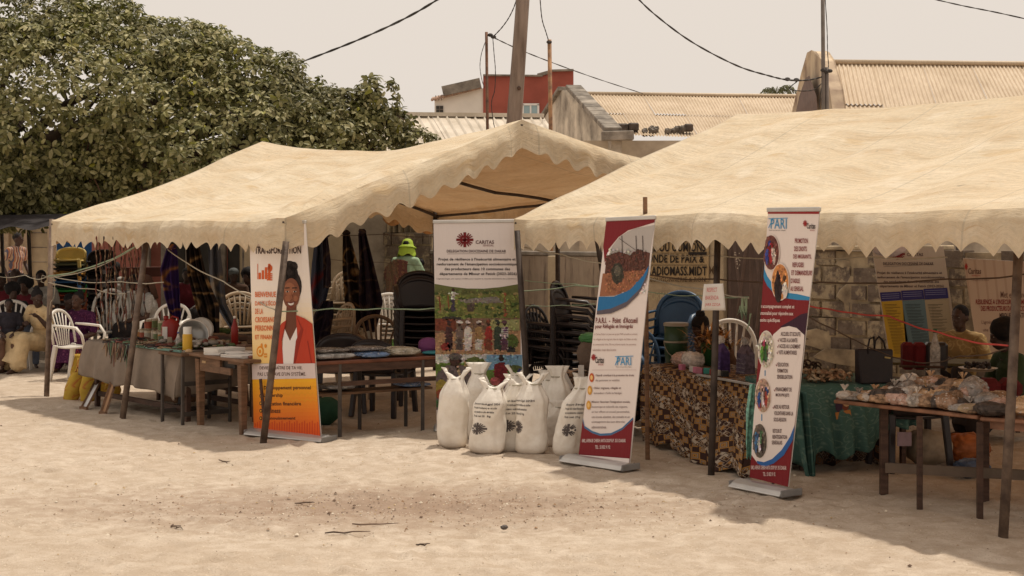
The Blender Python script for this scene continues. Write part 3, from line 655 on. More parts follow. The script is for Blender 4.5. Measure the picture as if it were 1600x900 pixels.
# ================================================================ PERIMETER WALL
def ws(px): return 110+(px-830)*.053
def wall_pt(px, z=0, off=0): q = gp(px, ws(px), z); return q+V(0, -off, 0)
mw, t, p, o_ = nodes('streaked_wall'); v = coord(t); n1 = noise_n(t, v, 1.6, 6, .65); n2 = noise_n(t, coord(t, 'Object', (7, 7, .7)), 1.5, 6, .7)
c = ramp(t, n1, [(.35, (.20, .15, .11)), (.65, (.36, .275, .20))]); c = mixc(t, ramp(t, n2, [(.45, (0, 0, 0)), (.62, (.8, .8, .8))]), c, (.34, .27, .20)); c = mixc(t, ramp(t, n2, [(.34, (.8, .8, .8)), (.46, (0, 0, 0))]), c, (.10, .07, .055))
t.links.new(c, p.inputs['Base Color']); p.inputs['Roughness'].default_value = .95; bump(t, p, n2, .4, .03); MW = mw
mw, t, p, o_ = nodes('beige_wall'); v = coord(t); n1 = noise_n(t, v, 1.8, 6, .65); c = ramp(t, n1, [(.35, (.33, .25, .16)), (.65, (.48, .38, .25))]); t.links.new(c, p.inputs['Base Color']); p.inputs['Roughness'].default_value = .95; bump(t, p, noise_n(t, v, 14, 4), .4, .02); BW = mw
mw, t, p, o_ = nodes('wall_block_grey'); v = coord(t); n1 = noise_n(t, v, 2.2, 8, .72); n2 = noise_n(t, v, 5, 6, .7); inf = N(t, 'ShaderNodeObjectInfo')
c = ramp(t, n2, [(.3, (.10, .075, .058)), (.62, (.225, .175, .13))]); c = mixc(t, ramp(t, inf.outputs['Random'], [(0, (0, 0, 0)), (1, (.5, .5, .5))]), c, (.13, .095, .075)); c = mixc(t, ramp(t, n1, [(.50, (0, 0, 0)), (.56, (.9, .9, .9))]), c, (.40, .32, .21)); c = mixc(t, ramp(t, noise_n(t, v, 11, 5, .7), [(.36, (.7, .7, .7)), (.5, (0, 0, 0))]), c, (.09, .065, .05))
t.links.new(c, p.inputs['Base Color']); p.inputs['Roughness'].default_value = .95; bump(t, p, n2, .9, .04); M_blk = mw; M_mort = M('mortar_cream', (.37, .295, .195), .95, .5, 3, .9, 20, 0, (.15, .115, .08))
T = thing('perimeter_wall', 'long stained masonry wall with block courses behind both tents', 'wall', wall_pt(1000))
def wseg(px0, px1, top, mat, th=.18, name='wall_panel', off=0, z0=-.2):
    a, c_ = wall_pt(px0, (z0+top)/2, off), wall_pt(px1, (z0+top)/2, off); b = MB(); b.bar(a, c_, th, top-z0); return b.build(name, mat, T, world=True, bevel=.01)
wseg(380, 568, 2.35, BW); wseg(680, 867, 1.47, MW); wseg(879, 1006, 1.47, MW)
for k, (px0, px1) in enumerate(((866, 880), (566, 574), (1000, 1008))): wseg(px0, px1, 1.47 if k != 1 else 2.0, BW, .26, 'pilaster', .03)
for px0, px1 in ((680, 867), (879, 1000)): wseg(px0, px1, 1.53, M_conc, .22, 'coping', 0, 1.472)
wseg(1006, 1138, 2.0, BW, .20, 'painted_panel', .02)
# left block section with pierced top course and broken top
ra = random.Random(9)
def blocks(px0, px1, rows, mat_core, bl=.40, bh=.20, thick=.2, hole_row=None, broken=True, core=True, jag=0):
    a = wall_pt(px0); c_ = wall_pt(px1); L = (c_-a).length; d = (c_-a).normalized(); ang = math.atan2(d.y, d.x); nf = V(d.y, -d.x, 0)
    if core:
        b = MB(); zt = rows*bh-.03; b.bar(a+V(0, 0, zt/2-.1)+nf*-.02, c_+V(0, 0, zt/2-.1)+nf*-.02, thick*.86, zt+.2); b.build('mortar', mat_core, T, world=True)
    for r_ in range(rows):
        x = -bl/2 if r_ % 2 else 0
        while x < L:
            x0, x1 = max(x, 0), min(x+bl, L); x += bl
            if x1-x0 < .08: continue
            if r_ >= rows-1 and broken and ra.random() < .35: continue
            b = MB(); hh = bh*.92; cx = (x0+x1)/2
            b.box(a+d*cx+V(0, 0, r_*bh+bh/2)+nf*ra.uniform(-.012, .004), (x1-x0-.012-ra.uniform(0, .05), thick, hh-ra.uniform(-.010, .035)), rz=ang+ra.uniform(-.01, .01))
            b.build('block', M_blk, T, world=True)
blocks(574, 680, 9, M_mort, broken=False)
a = wall_pt(574); c_ = wall_pt(680); L = (c_-a).length; d = (c_-a).normalized(); ang = math.atan2(d.y, d.x)
for k in range(12):                                      # pierced course: thin uprights between dark openings
    b = MB(); b.box(a+d*(L*(k+.5)/12)+V(0, 0, 1.8+.09), (.035, .16, .18), rz=ang); b.build('upright', M_mort, T, world=True)
b = MB(); b.bar(a+V(0, .10, 1.89), c_+V(0, .10, 1.89), .03, .19); b.build('panel_behind', M_blk, T, world=True)
for k in range(9):
    if k in (3, 6): continue
    b = MB(); b.box(a+d*(L*(k+.5)/9)+V(0, 0, 1.99+.06), (.24, .16, ra.uniform(.05, .14)), rz=ang, ry=ra.uniform(-.12, .12)); b.build('broken_block', M_blk, T, world=True)
blocks(1204, 1690, 8, M_mort, thick=.2, bl=.42, bh=.20, broken=True)
wseg(1691, 2500, 1.6, MW)
a, c_ = wall_pt(1204, 1.60, .02), wall_pt(1480, 1.62, .02); b = MB(); b.bar(a, c_, .26, .05); b.build('coping', M_mort, T, world=True, bevel=.01)
# plaster patches left on the blocks
for (px, z, w_, h_) in [(1262, .9, .5, .5), (1275, 1.35, .22, .35), (1300, .55, .8, .3), (1330, 1.05, .3, .5), (1345, .35, 1.1, .25), (1285, .2, .9, .3), (1560, 1.2, .6, .4), (1530, .8, .5, .3), (1255, 1.45, .3, .12), (1318, 1.42, .25, .1)]:
    q = wall_pt(px, z, .125); b = MB(); k = 14
    pts = [q+V(w_/2*math.cos(6.283*i/k)*ra.uniform(.6, 1.15), 0, h_/2*math.sin(6.283*i/k)*ra.uniform(.6, 1.15)) for i in range(k)]
    pts = [V(x.x, x.y+(-(x.x-q.x)*.56), x.z) for x in pts]
    b.add(pts+[x+V(0, .05, 0) for x in pts], [tuple(range(k-1, -1, -1))]+[(i, (i+1) % k, (i+1) % k+k, i+k) for i in range(k)]); b.build('plaster_patch', M_mort, T, world=True)
# lettering painted on the wall
a, c_ = wall_pt(1008, 0, .145), wall_pt(1105, 0, .145)
def wm(px0, y0, px1, y1):
    f = lambda px, py: at(px, py, ws(px))+V(0, -.21, 0)
    return quadmap(f(px0, y1), f(px1, y1), f(px0, y0), f(px1, y0))
P_ = Print(wm(1005, 372, 1104, 438), .004); ink = (38, 30, 26)
P_.rect(0, 0, 1, 1, (170, 145, 108), 0)
P_.text('MADOU OUMIONS', .0, .10, .96, .22, ink, bold=True); P_.text('MONDE DE PAIX &', -.03, .38, .97, .20, ink, bold=True); P_.text('KKADIOMASS.MIDT', -.02, .66, 1.0, .22, ink, bold=True)
for x in (.1, .32, .55, .8): P_.text('#', x, -.02, .12, .14, ink, bold=True)
P_.line(.70, .36, .98, .36, .02, ink, ar=.6); P_.text('BOUGONNERIE & RON', .1, .92, .86, .10, (70, 55, 42)); P_.line(0, .63, .98, .63, .006, ink); P_.line(0, .35, .7, .35, .005, ink)
o2 = P_.build('painted_lettering', T)
P_ = Print(wm(1012, 455, 1104, 468), .004); P_.text('FORMATION VIVONS', 0, .0, 1, 1, (180, 165, 130)); P_.build('painted_lettering', T)
P_ = Print(wm(1106, 415, 1118, 428), .004); P_.text('MS', 0, 0, 1, 1, (90, 70, 50)); P_.build('painted_lettering', T)
# brown metal gate
TG = thing('metal_gate', 'brown sheet metal gate with raised diagonal ribs behind the paper sign', 'gate', wall_pt(1172))
a, c_ = wall_pt(1138, 1.1, .03), wall_pt(1204, 1.1, .03); b = MB(); b.bar(a, c_, .05, 2.2); b.build('door_sheet', M('gate_brown', (.115, .075, .06), .6, .3, 2, .2, 20), TG, world=True)
for (px0, z0, px1, z1) in ((1140, 2.0, 1171, .1), (1140, .1, 1171, 2.0), (1173, 2.0, 1202, .1), (1173, .1, 1202, 2.0), (1172, 0, 1172, 2.2), (1139, 0, 1139, 2.2), (1203, 0, 1203, 2.2)):
    b = MB(); b.bar(wall_pt(px0, z0, .07), wall_pt(px1, z1, .07), .035, .035); b.build('rib', M('gate_rib', (.15, .10, .08), .6), TG, world=True)
P_ = Print(wm(1143, 392, 1152, 420), .004)
for k in range(26): x, y = ra.random(), ra.random(); P_.rect(x, y, x+ra.uniform(.06, .2), y+ra.uniform(.02, .07), (190, 175, 155), 1)
P_.build('paint_spatter', TG)

# ================================================================ BUILDINGS AT LEFT
T = thing('pink_building', 'pink walled building with grey pillars in the shade behind the left tent', 'building', gp(310, 86))
def farwall(T, px0, px1, s_, z0, z1, mat, th=.2, name='wall', off=0):
    a, c_ = gp(px0, s_), gp(px1, s_); b = MB(); b.bar(V(a.x, a.y-off, (z0+z1)/2), V(c_.x, c_.y-off, (z0+z1)/2), th, z1-z0); return b.build(name, mat, T, world=True, bevel=.01)
farwall(T, 128, 560, 86, -.2, 3.2, M('pink_wall', (.40, .15, .115), .9, .2, 1.5, .2))
for px in (232, 262, 300, 350, 388, 430, 470): farwall(T, px-6, px+6, 86, -.1, 3.1, M('grey_pillar', (.27, .23, .19), .9, .3), .22, 'pillar', .14)
for px0, px1 in ((268, 292), (308, 340), (358, 380), (396, 422)):
    f_ = farwall(T, px0, px1, 86, .9, 2.1, M('dark_opening', (.05, .045, .04)), .06, 'window', .10)
    farwall(T, px0-2, px1+2, 86, .84, .90, M_conc, .16, 'sill', .12)
farwall(T, 440, 560, 86, -.1, 2.6, M('tile_panel', (.33, .25, .17), .7, .2), .12, 'panel', .12)
T = thing('beige_building', 'pale beige block wall with pilasters in sunlight behind the striped-shirt man', 'building', gp(20, 78))
farwall(T, -260, 90, 76, -.2, 3.4, M('beige_block', (.50, .40, .26), .9, .25, 1.5, .4))
for k in range(8):
    farwall(T, -260, 90, 76, .3+k*.3, .315+k*.3, M_conc, .02, 'joint', .105)
for px in (-40, 14, 46, 84): farwall(T, px-5, px+5, 76, -.1, 3.3, M('pilaster_brown', (.36, .27, .18)), .22, 'pilaster', .12)
# back wall closing the view between the two far buildings
farwall(T, 84, 132, 76, -.2, 3.2, M('beige_block', (.5, .4, .26)), .2, 'wall', -.3)

# ================================================================ TREE
m, t, p, o_ = nodes('leaves'); gi = N(t, 'ShaderNodeNewGeometry')
c = ramp(t, gi.outputs['Random Per Island'], [(0, (.065, .065, .02)), (.3, (.14, .135, .045)), (.55, (.25, .235, .09)), (.8, (.38, .345, .16)), (.95, (.50, .45, .25)), (.985, (.30, .29, .03))])
c = mixc(t, ramp(t, noise_n(t, coord(t), .7, 3), [(.4, (.5, .5, .5)), (.6, (0, 0, 0))]), c, (.07, .06, .03))
t.links.new(c, p.inputs['Base Color']); p.inputs['Roughness'].default_value = .5; p.inputs['Specular IOR Level'].default_value = .22
translucent_mix(t, p, o_, (.14, .17, .03), .16); LEAF = m
blobs = [((-1.42, 22.0, 3.10), (.36, .4, .17)), ((-7.6, 24.3, 3.7), (3.4, 1.6, 1.6)), ((-6.0, 24.0, 3.2), (3.0, 1.4, 1.3)), ((-8.2, 21.2, 2.15), (1.8, .9, .5)), ((-2.65, 22.2, 3.35), (.95, .8, .62)), ((-3.35, 22.6, 3.70), (.80, .8, .62)), ((-1.95, 22.0, 3.72), (.34, .35, .34)), ((-4.1, 22.5, 3.85), (1.35, 1.3, .85)), ((-3.0, 22.3, 3.2), (1.3, 1.2, .75)), ((-7.4, 23.0, 4.6), (1.9, 1.6, .95)), ((-9.3, 21.9, 2.2), (2.2, 1.4, .9)), ((-7.0, 21.9, 2.45), (1.8, 1.3, .7)), ((-6.6, 23.2, 3.4), (3.6, 3.2, 1.75)), ((-4.6, 22.6, 3.0), (2.6, 2.2, 1.45)), ((-3.3, 22.4, 2.85), (1.75, 1.6, .95)), ((-2.3, 22.2, 3.0), (.95, .9, .62)),
         ((-7.6, 22.4, 2.75), (2.4, 2.0, 1.2)), ((-9.8, 23, 3.0), (2.6, 2.6, 1.9)), ((-5.9, 22.9, 4.05), (2.0, 1.8, 1.15)), ((-8.0, 23.2, 3.85), (1.9, 1.8, 1.15)), ((-4.55, 22.3, 3.75), (1.15, 1.2, .75)),
         ((-1.8, 22.0, 3.35), (.42, .45, .20)), ((-3.35, 22.2, 3.55), (.55, .6, .42)), ((-5.2, 22.4, 2.4), (2.0, 1.6, .75)), ((-8.4, 21.6, 2.3), (1.5, 1.2, .7))]
TRE = thing('broad_tree', 'large dusty green broad-leaved tree spreading behind the left tent', 'tree', V(-9.1, 24.3, 0))
rt = np.random.RandomState(12)
pos = []; nrm = []
wts = np.array([b_[1][0]*b_[1][1]+b_[1][0]*b_[1][2]*2 for b_ in blobs]); wts /= wts.sum()
NW = 31000
for bi, (cc, rr3) in enumerate(blobs):
    k = int(NW*wts[bi]); dv = rt.normal(size=(k, 3)); dv /= np.linalg.norm(dv, axis=1)[:, None]; dv[:, 1] = -np.abs(dv[:, 1])*np.where(rt.rand(k) < .8, 1, -1)
    rad = 1-np.abs(rt.normal(size=k))*.16
    rad += .10*np.sin(dv[:, 0]*7+bi)*np.cos(dv[:, 2]*6+bi*2)
    pp_ = np.array(cc)+dv*np.array(rr3)*rad[:, None]; pos.append(pp_); nrm.append(dv/np.array(rr3))
pos = np.concatenate(pos); nrm = np.concatenate(nrm); nrm /= np.linalg.norm(nrm, axis=1)[:, None]
inside = np.zeros(len(pos), bool)
for cc, rr3 in blobs: inside |= (((pos-np.array(cc))/np.array(rr3))**2).sum(1) < .50
pos = pos[~inside]; nrm = nrm[~inside]
cl = vnoise(pos[:, 0]*2.2+pos[:, 1], pos[:, 2]*2.4+pos[:, 1]*.7, 31); keep = cl > -.36; pos = pos[keep]; nrm = nrm[keep]
pos += nrm*(cl[keep]*.25)[:, None]
keep = (pos[:, 2] > np.where(pos[:, 0] < -6.9, 1.85, 2.0)); pos = pos[keep]; nrm = nrm[keep]
def whorl(seed, nl=8):
    r_ = random.Random(seed); vs = []; fs = []
    for k in range(nl):
        a = k*2*math.pi/nl+r_.uniform(-.3, .3); L = r_.uniform(.12, .19); W_ = L*.20; el = r_.uniform(-.45, .55); c_ = V(math.cos(a), math.sin(a), 0); s2 = V(-math.sin(a), math.cos(a), 0)
        ax = (c_*math.cos(el)+V(0, 0, math.sin(el))); dn = V(0, 0, -.25*L)
        o = len(vs); vs += [ax*.02, ax*L*.45+s2*W_+V(0, 0, .018), ax*L*.5, ax*L*.45-s2*W_+V(0, 0, .018), ax*L*.85+s2*W_*.75+dn*.5, ax*L*.85-s2*W_*.75+dn*.5, ax*L+dn]
        fs += [(o, o+1, o+2), (o, o+2, o+3), (o+1, o+4, o+6, o+2), (o+2, o+6, o+5, o+3)]
    return np.array([tuple(v) for v in vs]), fs
templ = [whorl(k, 7+k % 3) for k in range(8)]
order = np.argsort(pos[:, 1]-(pos[:, 0] > -9.5)*.5)
near = set(order[:0].tolist())
vis = [i for i in order if -8 < pos[i, 0] < -.9]
near = set(vis[:280])
V_all = []; F3 = []; off = 0
tm = []
for k, (tv, tf) in enumerate(templ):
    mm = bpy.data.meshes.new('leaf_spray'); mm.from_pydata(tv.tolist(), [], tf); mm.materials.append(LEAF); mm.update(); tm.append(mm)
for i in range(len(pos)):
    up = Vector(nrm[i])*.8+V(0, -.15, .55)+Vector(rt.normal(size=3)*.35); rot = up.to_track_quat('Z', 'Y').to_matrix() @ Matrix.Rotation(rt.rand()*6.28, 3, 'Z'); s_ = .48+.40*rt.rand()
    k = rt.randint(8); tv, tf = templ[k]
    if i in near:
        o2 = bpy.data.objects.new('leaf_spray', tm[k]); COL.objects.link(o2); o2.parent = TRE; o2.matrix_basis = Matrix.Translation(Vector(pos[i])-TRE.location) @ (rot*s_).to_4x4(); continue
    vv = (tv*s_) @ np.array(rot).T + pos[i]; V_all.append(vv-np.array(TRE.location)); F3 += [tuple(off+q for q in f) for f in tf]; off += len(tv)
me = bpy.data.meshes.new('foliage'); me.from_pydata(np.concatenate(V_all).tolist(), [], F3); me.materials.append(LEAF); me.update(); fo = bpy.data.objects.new('foliage', me); COL.objects.link(fo); fo.parent = TRE; fo['kind'] = 'stuff'
M_bark = M('bark', (.12, .085, .06), .9, .4, 4, .8, 20)
b = MB(); b.tube([V(-9.1, 24.3, -.3), V(-9.0, 24.2, 1.0), V(-8.6, 23.9, 2.0), V(-7.6, 23.4, 3.0)], [.42, .33, .28, .2], 14); b.build('trunk', M_bark, TRE, True, True)
rb = random.Random(4)
for cc, rr3 in blobs:
    c0 = Vector(cc)
    b = MB(); st_ = V(-8.6, 23.9, 2.0).lerp(V(-7.6, 23.4, 3.0), rb.random()); mid = st_.lerp(c0, .5)+V(0, 0, .25); b.tube([st_, mid, c0], [.11, .07, .04], 8)
    for k in range(5):
        dv = Vector([rb.gauss(0, 1) for _ in range(3)]).normalized(); e = c0+V(dv.x*rr3[0], -abs(dv.y)*rr3[1], dv.z*rr3[2])*.85; b.tube([c0, c0.lerp(e, .5)+V(0, 0, .1), e], [.035, .022, .010], 6)
    b.build('limb', M_bark, TRE, True, True)
b = MB()
for k in range(150):
    x = rb.uniform(-8.4, -5.5); y = rb.uniform(20.8, 22.5); z = rb.uniform(2.5, 3.1); b.tube([V(x, y, z), V(x+rb.uniform(-.1, .1), y, z-.25), V(x+rb.uniform(-.2, .2), y, z-rb.uniform(.3, .6))], .008, 4, cap=False)
o2 = b.build('hanging_roots', M('root_brown', (.17, .09, .055)), TRE, world=True); o2['kind'] = 'stuff'
# ================================================================ BANNERS
M_alu = M('brushed_alu', (.55, .53, .50), .35, .1, 3, .1, 40, .6)
M_whitep = M('banner_back', (.68, .64, .60), .5, .05, 2, .1)
def pxcam(TL, TR, BL, BR, q, sc, ox, oy):
    """print coordinates -> point on the banner quad; TL.. are its corners in the same print coordinates"""
    def f(x, y, off=0):
        u = .5
        for _ in range(3):
            yt = lerp(TL[1], TR[1], u); yb_ = lerp(BL[1], BR[1], u); v = (y-yt)/(yb_-yt)
            xl = lerp(TL[0], BL[0], v); xr = lerp(TR[0], BR[0], v); u = (x-xl)/(xr-xl)
        u = min(1, max(0, u)); v = min(1, max(0, v)); return q(u, v, off)
    return f
def banner(label, TL, TR, BL, BR, sc, ox, oy, fl, fr, group='roll-up banners', base=True, topbar=True, sL=None, sR=None, back=0):
    P = lambda c: (ox+c[0]/sc, oy+c[1]/sc)
    sL = sL or (fl[1]-368)/H; sR = sR or (fr[1]-368)/H
    w = [at(*P(BL), sL), at(*P(BR), sR), at(*P(TL), sL*(1-back)), at(*P(TR), sR*(1-back))]
    g0, g1 = gp(fl[0], sL), gp(fr[0], sR)
    nn0 = (w[1]-w[0]).cross(w[2]-w[0]).normalized(); ray = w[3]-V(0, 0, H); tt_ = (w[0]-V(0, 0, H)).dot(nn0)/ray.dot(nn0); w[3] = V(0, 0, H)+ray*tt_
    T = thing('roll_up_banner', label, 'banner', (g0+g1)/2, 0, group)
    q = quadmap(*w); n = (w[1]-w[0]).cross(w[2]-w[0]).normalized()
    b = MB(); b.add([x-n*.0015 for x in w]+[x-n*.006 for x in w], [(0, 1, 3, 2), (6, 7, 5, 4), (0, 2, 6, 4), (1, 5, 7, 3), (0, 4, 5, 1), (2, 3, 7, 6)])
    b.build('sheet', M_whitep, T, world=True)
    if topbar:
        b = MB(); b.bar(w[2]-(w[3]-w[2])*.01+V(0, 0, .005), w[3]+(w[3]-w[2])*.01+V(0, 0, .005), .022, .03); b.build('top_bar', M_alu, T, world=True, bevel=.004)
    if base:
        d = (g1-g0).normalized(); nn = V(d.y, -d.x, 0)
        b = MB(); k = 10; prof = [(-.11, .004), (-.105, .014), (-.05, .042), (0, .058), (.04, .054), (.08, .036), (.11, .014), (.11, .004)]
        vs = [g0+nn*x+V(0, 0, z+.01) for x, z in prof]+[g1+nn*x+V(0, 0, z+.01) for x, z in prof]; m_ = len(prof)
        b.add(vs, [tuple(range(m_-1, -1, -1)), tuple(range(m_, 2*m_))]+[(i, (i+1) % m_, (i+1) % m_+m_, i+m_) for i in range(m_)])
        b.build('base', M_alu, T, world=True, bevel=.004)
        for e, gq in ((-1, g0), (1, g1)):
            b = MB(); b.bar(gq+d*e*.004+V(0, 0, .034)-nn*.10, gq+d*e*.004+V(0, 0, .034)+nn*.10, .012, .05); b.build('end_cap', M('grey_plastic', (.25, .24, .23), .5), T, world=True, bevel=.01)
        b = MB(); mid = (g0+g1)/2-nn*.07+V(0, 0, .02); tm_ = (w[2]+w[3])/2-n*.03; b.tube([mid, tm_], .010, 8); b.build('support_rod', M_alu, T, True, True)
    return T, Print(pxcam(TL, TR, BL, BR, q, sc, ox, oy)), w

# ---- banner 1, orange
TL, TR, BL, BR = (24, -6), (250, -6), (46, 836), (313, 850)
T, P, w = banner('orange and white roll-up banner with portrait of a smiling woman in a red blazer', TL, TR, BL, BR, 2.571, 380, 350, (394, 680), (514, 692))
P.grad(20, -6, 330, 300, (232, 224, 220), (236, 224, 212), 6, 0); P.grad(20, 300, 330, 560, (236, 224, 212), (240, 200, 120), 14, 0)
OR = (205, 92, 42); P.text('TRANSFORMATION', 48, 90, 186, 30, (62, 36, 30), 3, True)
for i, h_ in enumerate((26, 36, 48, 62)): P.rect(63+i*13, 222-h_, 73+i*13, 222, OR, 2)
P.line(60, 222, 60, 160, 1.2, OR); P.ell(110, 178, 10, 14, OR, 2)
for i in range(4): P.rect(98, 198+i*8, 120, 203+i*8, OR, 3)
for i, (s_, x1) in enumerate([('BIENVENUE', 135), ("DANS L'ÉCOLE", 150), ('DE LA', 82), ('CROISSANCE', 140), ('PERSONNELLE', 160), ('ET FINANCIÈRE', 160)]): P.text(s_, 50, 272+i*33.8, x1-50, 22, (214, 112, 60), 5, True)
P.ell(70, 512, 15, 22, (222, 140, 40), 2); P.ell(70, 512, 10, 15, (240, 205, 130), 3); P.ell(70, 512, 5, 8, (222, 140, 40), 4); P.ell(76, 488, 4, 9, (222, 140, 40), 3); P.ell(92, 490, 5, 8, (222, 140, 40), 3)
P.rect(86, 520, 98, 526, (222, 140, 40), 3); P.rect(86, 530, 98, 536, (222, 140, 40), 3)
hair = (36, 24, 22); skin = (124, 74, 52); sk2 = (150, 94, 66)
P.ell(188, 178, 28, 30, hair, 2); P.ell(172, 170, 16, 20, hair, 2); P.ell(205, 172, 16, 20, hair, 2); P.ell(190, 200, 32, 34, hair, 2); P.ell(196, 252, 41, 66, hair, 2)
P.poly([(178, 320), (174, 392), (160, 405), (192, 480), (228, 405), (216, 388), (216, 320)], (108, 62, 44), 3)
P.ell(196, 280, 34, 62, skin, 4, 28); P.ell(190, 262, 22, 26, sk2, 5); P.ell(184, 300, 12, 14, sk2, 5); P.ell(214, 300, 9, 12, sk2, 5)
for x in (182, 211): P.ell(x, 272, 6.5, 3.2, (200, 186, 172), 6); P.ell(x, 272, 3.6, 3.4, (20, 14, 12), 7); P.line(x-10, 258, x+9, 257, 2, hair, 7)
P.poly([(196, 275), (190, 302), (204, 302)], (140, 84, 58), 6); P.poly([(183, 316), (196, 320), (210, 315), (205, 325), (196, 328), (188, 325)], (222, 212, 204), 7); P.line(179, 314, 196, 318, 1.5, (110, 40, 36), 8); P.line(196, 318, 214, 313, 1.5, (110, 40, 36), 8); P.poly([(184, 329), (196, 338), (209, 328), (196, 332)], (130, 50, 44), 8)
P.poly([(165, 408), (192, 470), (224, 404), (232, 562), (160, 562)], (236, 228, 224), 5)
BZ = (186, 62, 38)
P.poly([(178, 386), (158, 400), (136, 440), (124, 562), (166, 562), (160, 470)], BZ, 6); P.poly([(216, 366), (250, 380), (284, 402), (300, 562), (206, 562), (222, 470)], BZ, 6)
P.poly([(216, 366), (236, 420), (216, 470), (206, 562), (214, 562), (232, 480), (246, 425)], (150, 44, 28), 7); P.line(262, 470, 278, 560, 2, (150, 44, 28), 7); P.line(176, 392, 160, 470, 2, (150, 44, 28), 7)
P.rect(0, 562, 340, 622, (216, 200, 196), 10)
P.text('DEVIENS MAÎTRE DE TA VIE,', 72, 568, 172, 18, (96, 70, 60), 12, False); P.text("PAS L'ESCLAVE D'UN SYSTÈME.", 64, 592, 194, 18, (96, 70, 60), 12, False)
P.grad(0, 622, 340, 860, (240, 178, 40), (222, 84, 34), 16, 8)
for k in range(7): 
    for j in range(3): x = 165+k*22; y = 650+j*26; P.line(x, y+12, x+11, y, .9, (226, 160, 40), 9); P.line(x+11, y, x+22, y+12, .9, (226, 160, 40), 9)
for k in range(28): P.rect(50+k*10, 800-(k % 3)*5, 54+k*10, 850, (206, 72, 32), 9)
for i, (s_, x1) in enumerate([('Développement personnel', 276), ('Leadership', 165), ('Éducation financière', 238), ('Business', 156), ('Épanouissement', 216)]):
    P.text(s_, 88, 650+i*30, x1-88, 19, (84, 50, 34), 10, True); P.ell(76, 660+i*30, 6, 8, (70, 44, 30), 10, 12); P.ell(76, 660+i*30, 3, 4, (235, 170, 60), 11, 8)
P.build('print', T)
b = MB(); s_ = 180; b.tube([at(413, 655, s_), at(407, 592, s_)], .014, 6); tag(b.build('short_stick', M_wooddark), 'short dark stick leaning on the lower left of the orange banner', 'stick')

# ---- banner 2, PARI middle
DR = (122, 26, 34); BL_ = (38, 108, 160); WH = (226, 214, 208); TXc = (110, 84, 78)
TL, TR, BL, BR = (350, -38), (530, -46), (248, 830), (436, 866)
T, P, w = banner('middle PARI roll-up banner with street photo on top, leaning right beside the sacks', TL, TR, BL, BR, 2.369, 800, 360, (889, 722), (985, 737))
P.rect(230, -60, 560, 870, WH, 0)
P.poly([(340, -46), (540, -46), (540, -30), (432, 0), (396, 25), (362, 66), (344, 120), (330, 60)], DR, 2)
P.poly([(372, 60), (400, 24), (432, 4), (460, -8), (530, -20), (510, 100), (362, 100)], (176, 168, 162), 1)
P.poly([(352, 96), (400, 78), (440, 92), (470, 70), (512, 84), (506, 150), (345, 160)], (92, 56, 46), 3)
P.poly([(338, 160), (506, 146), (502, 176), (440, 222), (380, 242), (326, 244)], (150, 98, 70), 4); P.ell(395, 160, 24, 40, (58, 54, 44), 5, 14); P.ell(395, 150, 12, 22, (90, 84, 70), 6, 10)
for x in (410, 462, 486): P.line(x, 20, x+3, 110, 1.1, (70, 58, 52), 5)
P.line(400, 30, 470, 80, .8, (80, 68, 60), 5)
P.poly([(324, 246), (380, 246), (440, 222), (488, 170), (510, 130), (505, 158), (480, 214), (430, 264), (370, 290), (318, 298)], BL_, 7); P.poly([(318, 298), (370, 290), (430, 264), (480, 214), (505, 158), (500, 185), (470, 240), (425, 284), (370, 308), (316, 312)], (92, 84, 92), 7)
P.dabs(350, 70, 496, 232, 600, 4, 4, .25, 6.2, 5)
P.text("P.A.R.I.  -  Point  d'Accueil", 312, 322, 155, 22, (112, 40, 34), 5, True); P.text('pour Réfugiés et Immigrés', 310, 348, 140, 19, (112, 40, 34), 5, True)
for i, s_ in enumerate(['La Caritas Dakar à travers son projet PARI accueille et oriente', 'les réfugiés et les migrants dans la région de Dakar et aide', 'les communautés hôtes. Elle est présente auprès des personnes', 'vulnérables vivant dans la zone.']):
    P.text(s_, 306-i*2, 381+i*19, (160 if i < 3 else 90), 9, (156, 124, 116), 5)
P.emblem(304, 470, 9, 12, (150, 34, 36), 5); P.text('Caritas', 311, 468, 32, 24, (60, 48, 46), 5, True); P.text('SENEGAL', 322, 494, 20, 6, (150, 60, 60), 5)
P.text('PARI', 392, 470, 52, 30, (72, 146, 192), 5, False); P.line(386, 468, 452, 466, 1.4, (72, 146, 192), 6); P.line(386, 500, 400, 466, 1.4, (72, 146, 192), 6); P.text("Point d'accueil des réfugiés", 390, 504, 55, 5, (70, 60, 60), 5)
P.line(298, 517, 462, 517, .7, (190, 170, 165), 4)
for i, (cx, cy, ls) in enumerate([(297, 545, ['Objectif: contribuer à la promotion des droits', 'des personnes en mobilité.']), (290, 592, ['Cibles: migrants, réfugiés et', 'demandeurs d\'asile au Sénégal.']), (286, 647, ['Mission: favoriser l\'intégration sociale,', 'économique et culturelle des migrants,', 'en leur offrant un accueil personnalisé,', 'une écoute attentive, des conseils et un', 'accompagnement dans leurs démarches', 'administratives.'])]):
    P.ell(cx, cy, 9, 17, (206, 150, 60) if i else (190, 90, 50), 4, 14); P.ell(cx, cy, 5, 9, (232, 190, 120), 5, 10)
    for j, s_ in enumerate(ls): P.text(s_, 312-i*7, 533-(0 if i < 2 else -4)+i*47+j*18.5, min(142, len(s_)*3.5), 10, (104, 76, 74), 5, j == 0)
P.band([240, 270, 300, 330, 370, 410, 450], lambda x: 700+62*math.sin((x-240)/210*math.pi)**.8 if 240 < x < 450 else 700, lambda x: 880, DR, 3)
P.band([240, 270, 300, 330, 370, 410, 450], lambda x: 692+62*math.sin((x-240)/210*math.pi)**.8 if 240 < x < 450 else 692, lambda x: (700+62*math.sin((x-240)/210*math.pi)**.8) if 240 < x < 450 else 700, (70, 110, 150), 4)
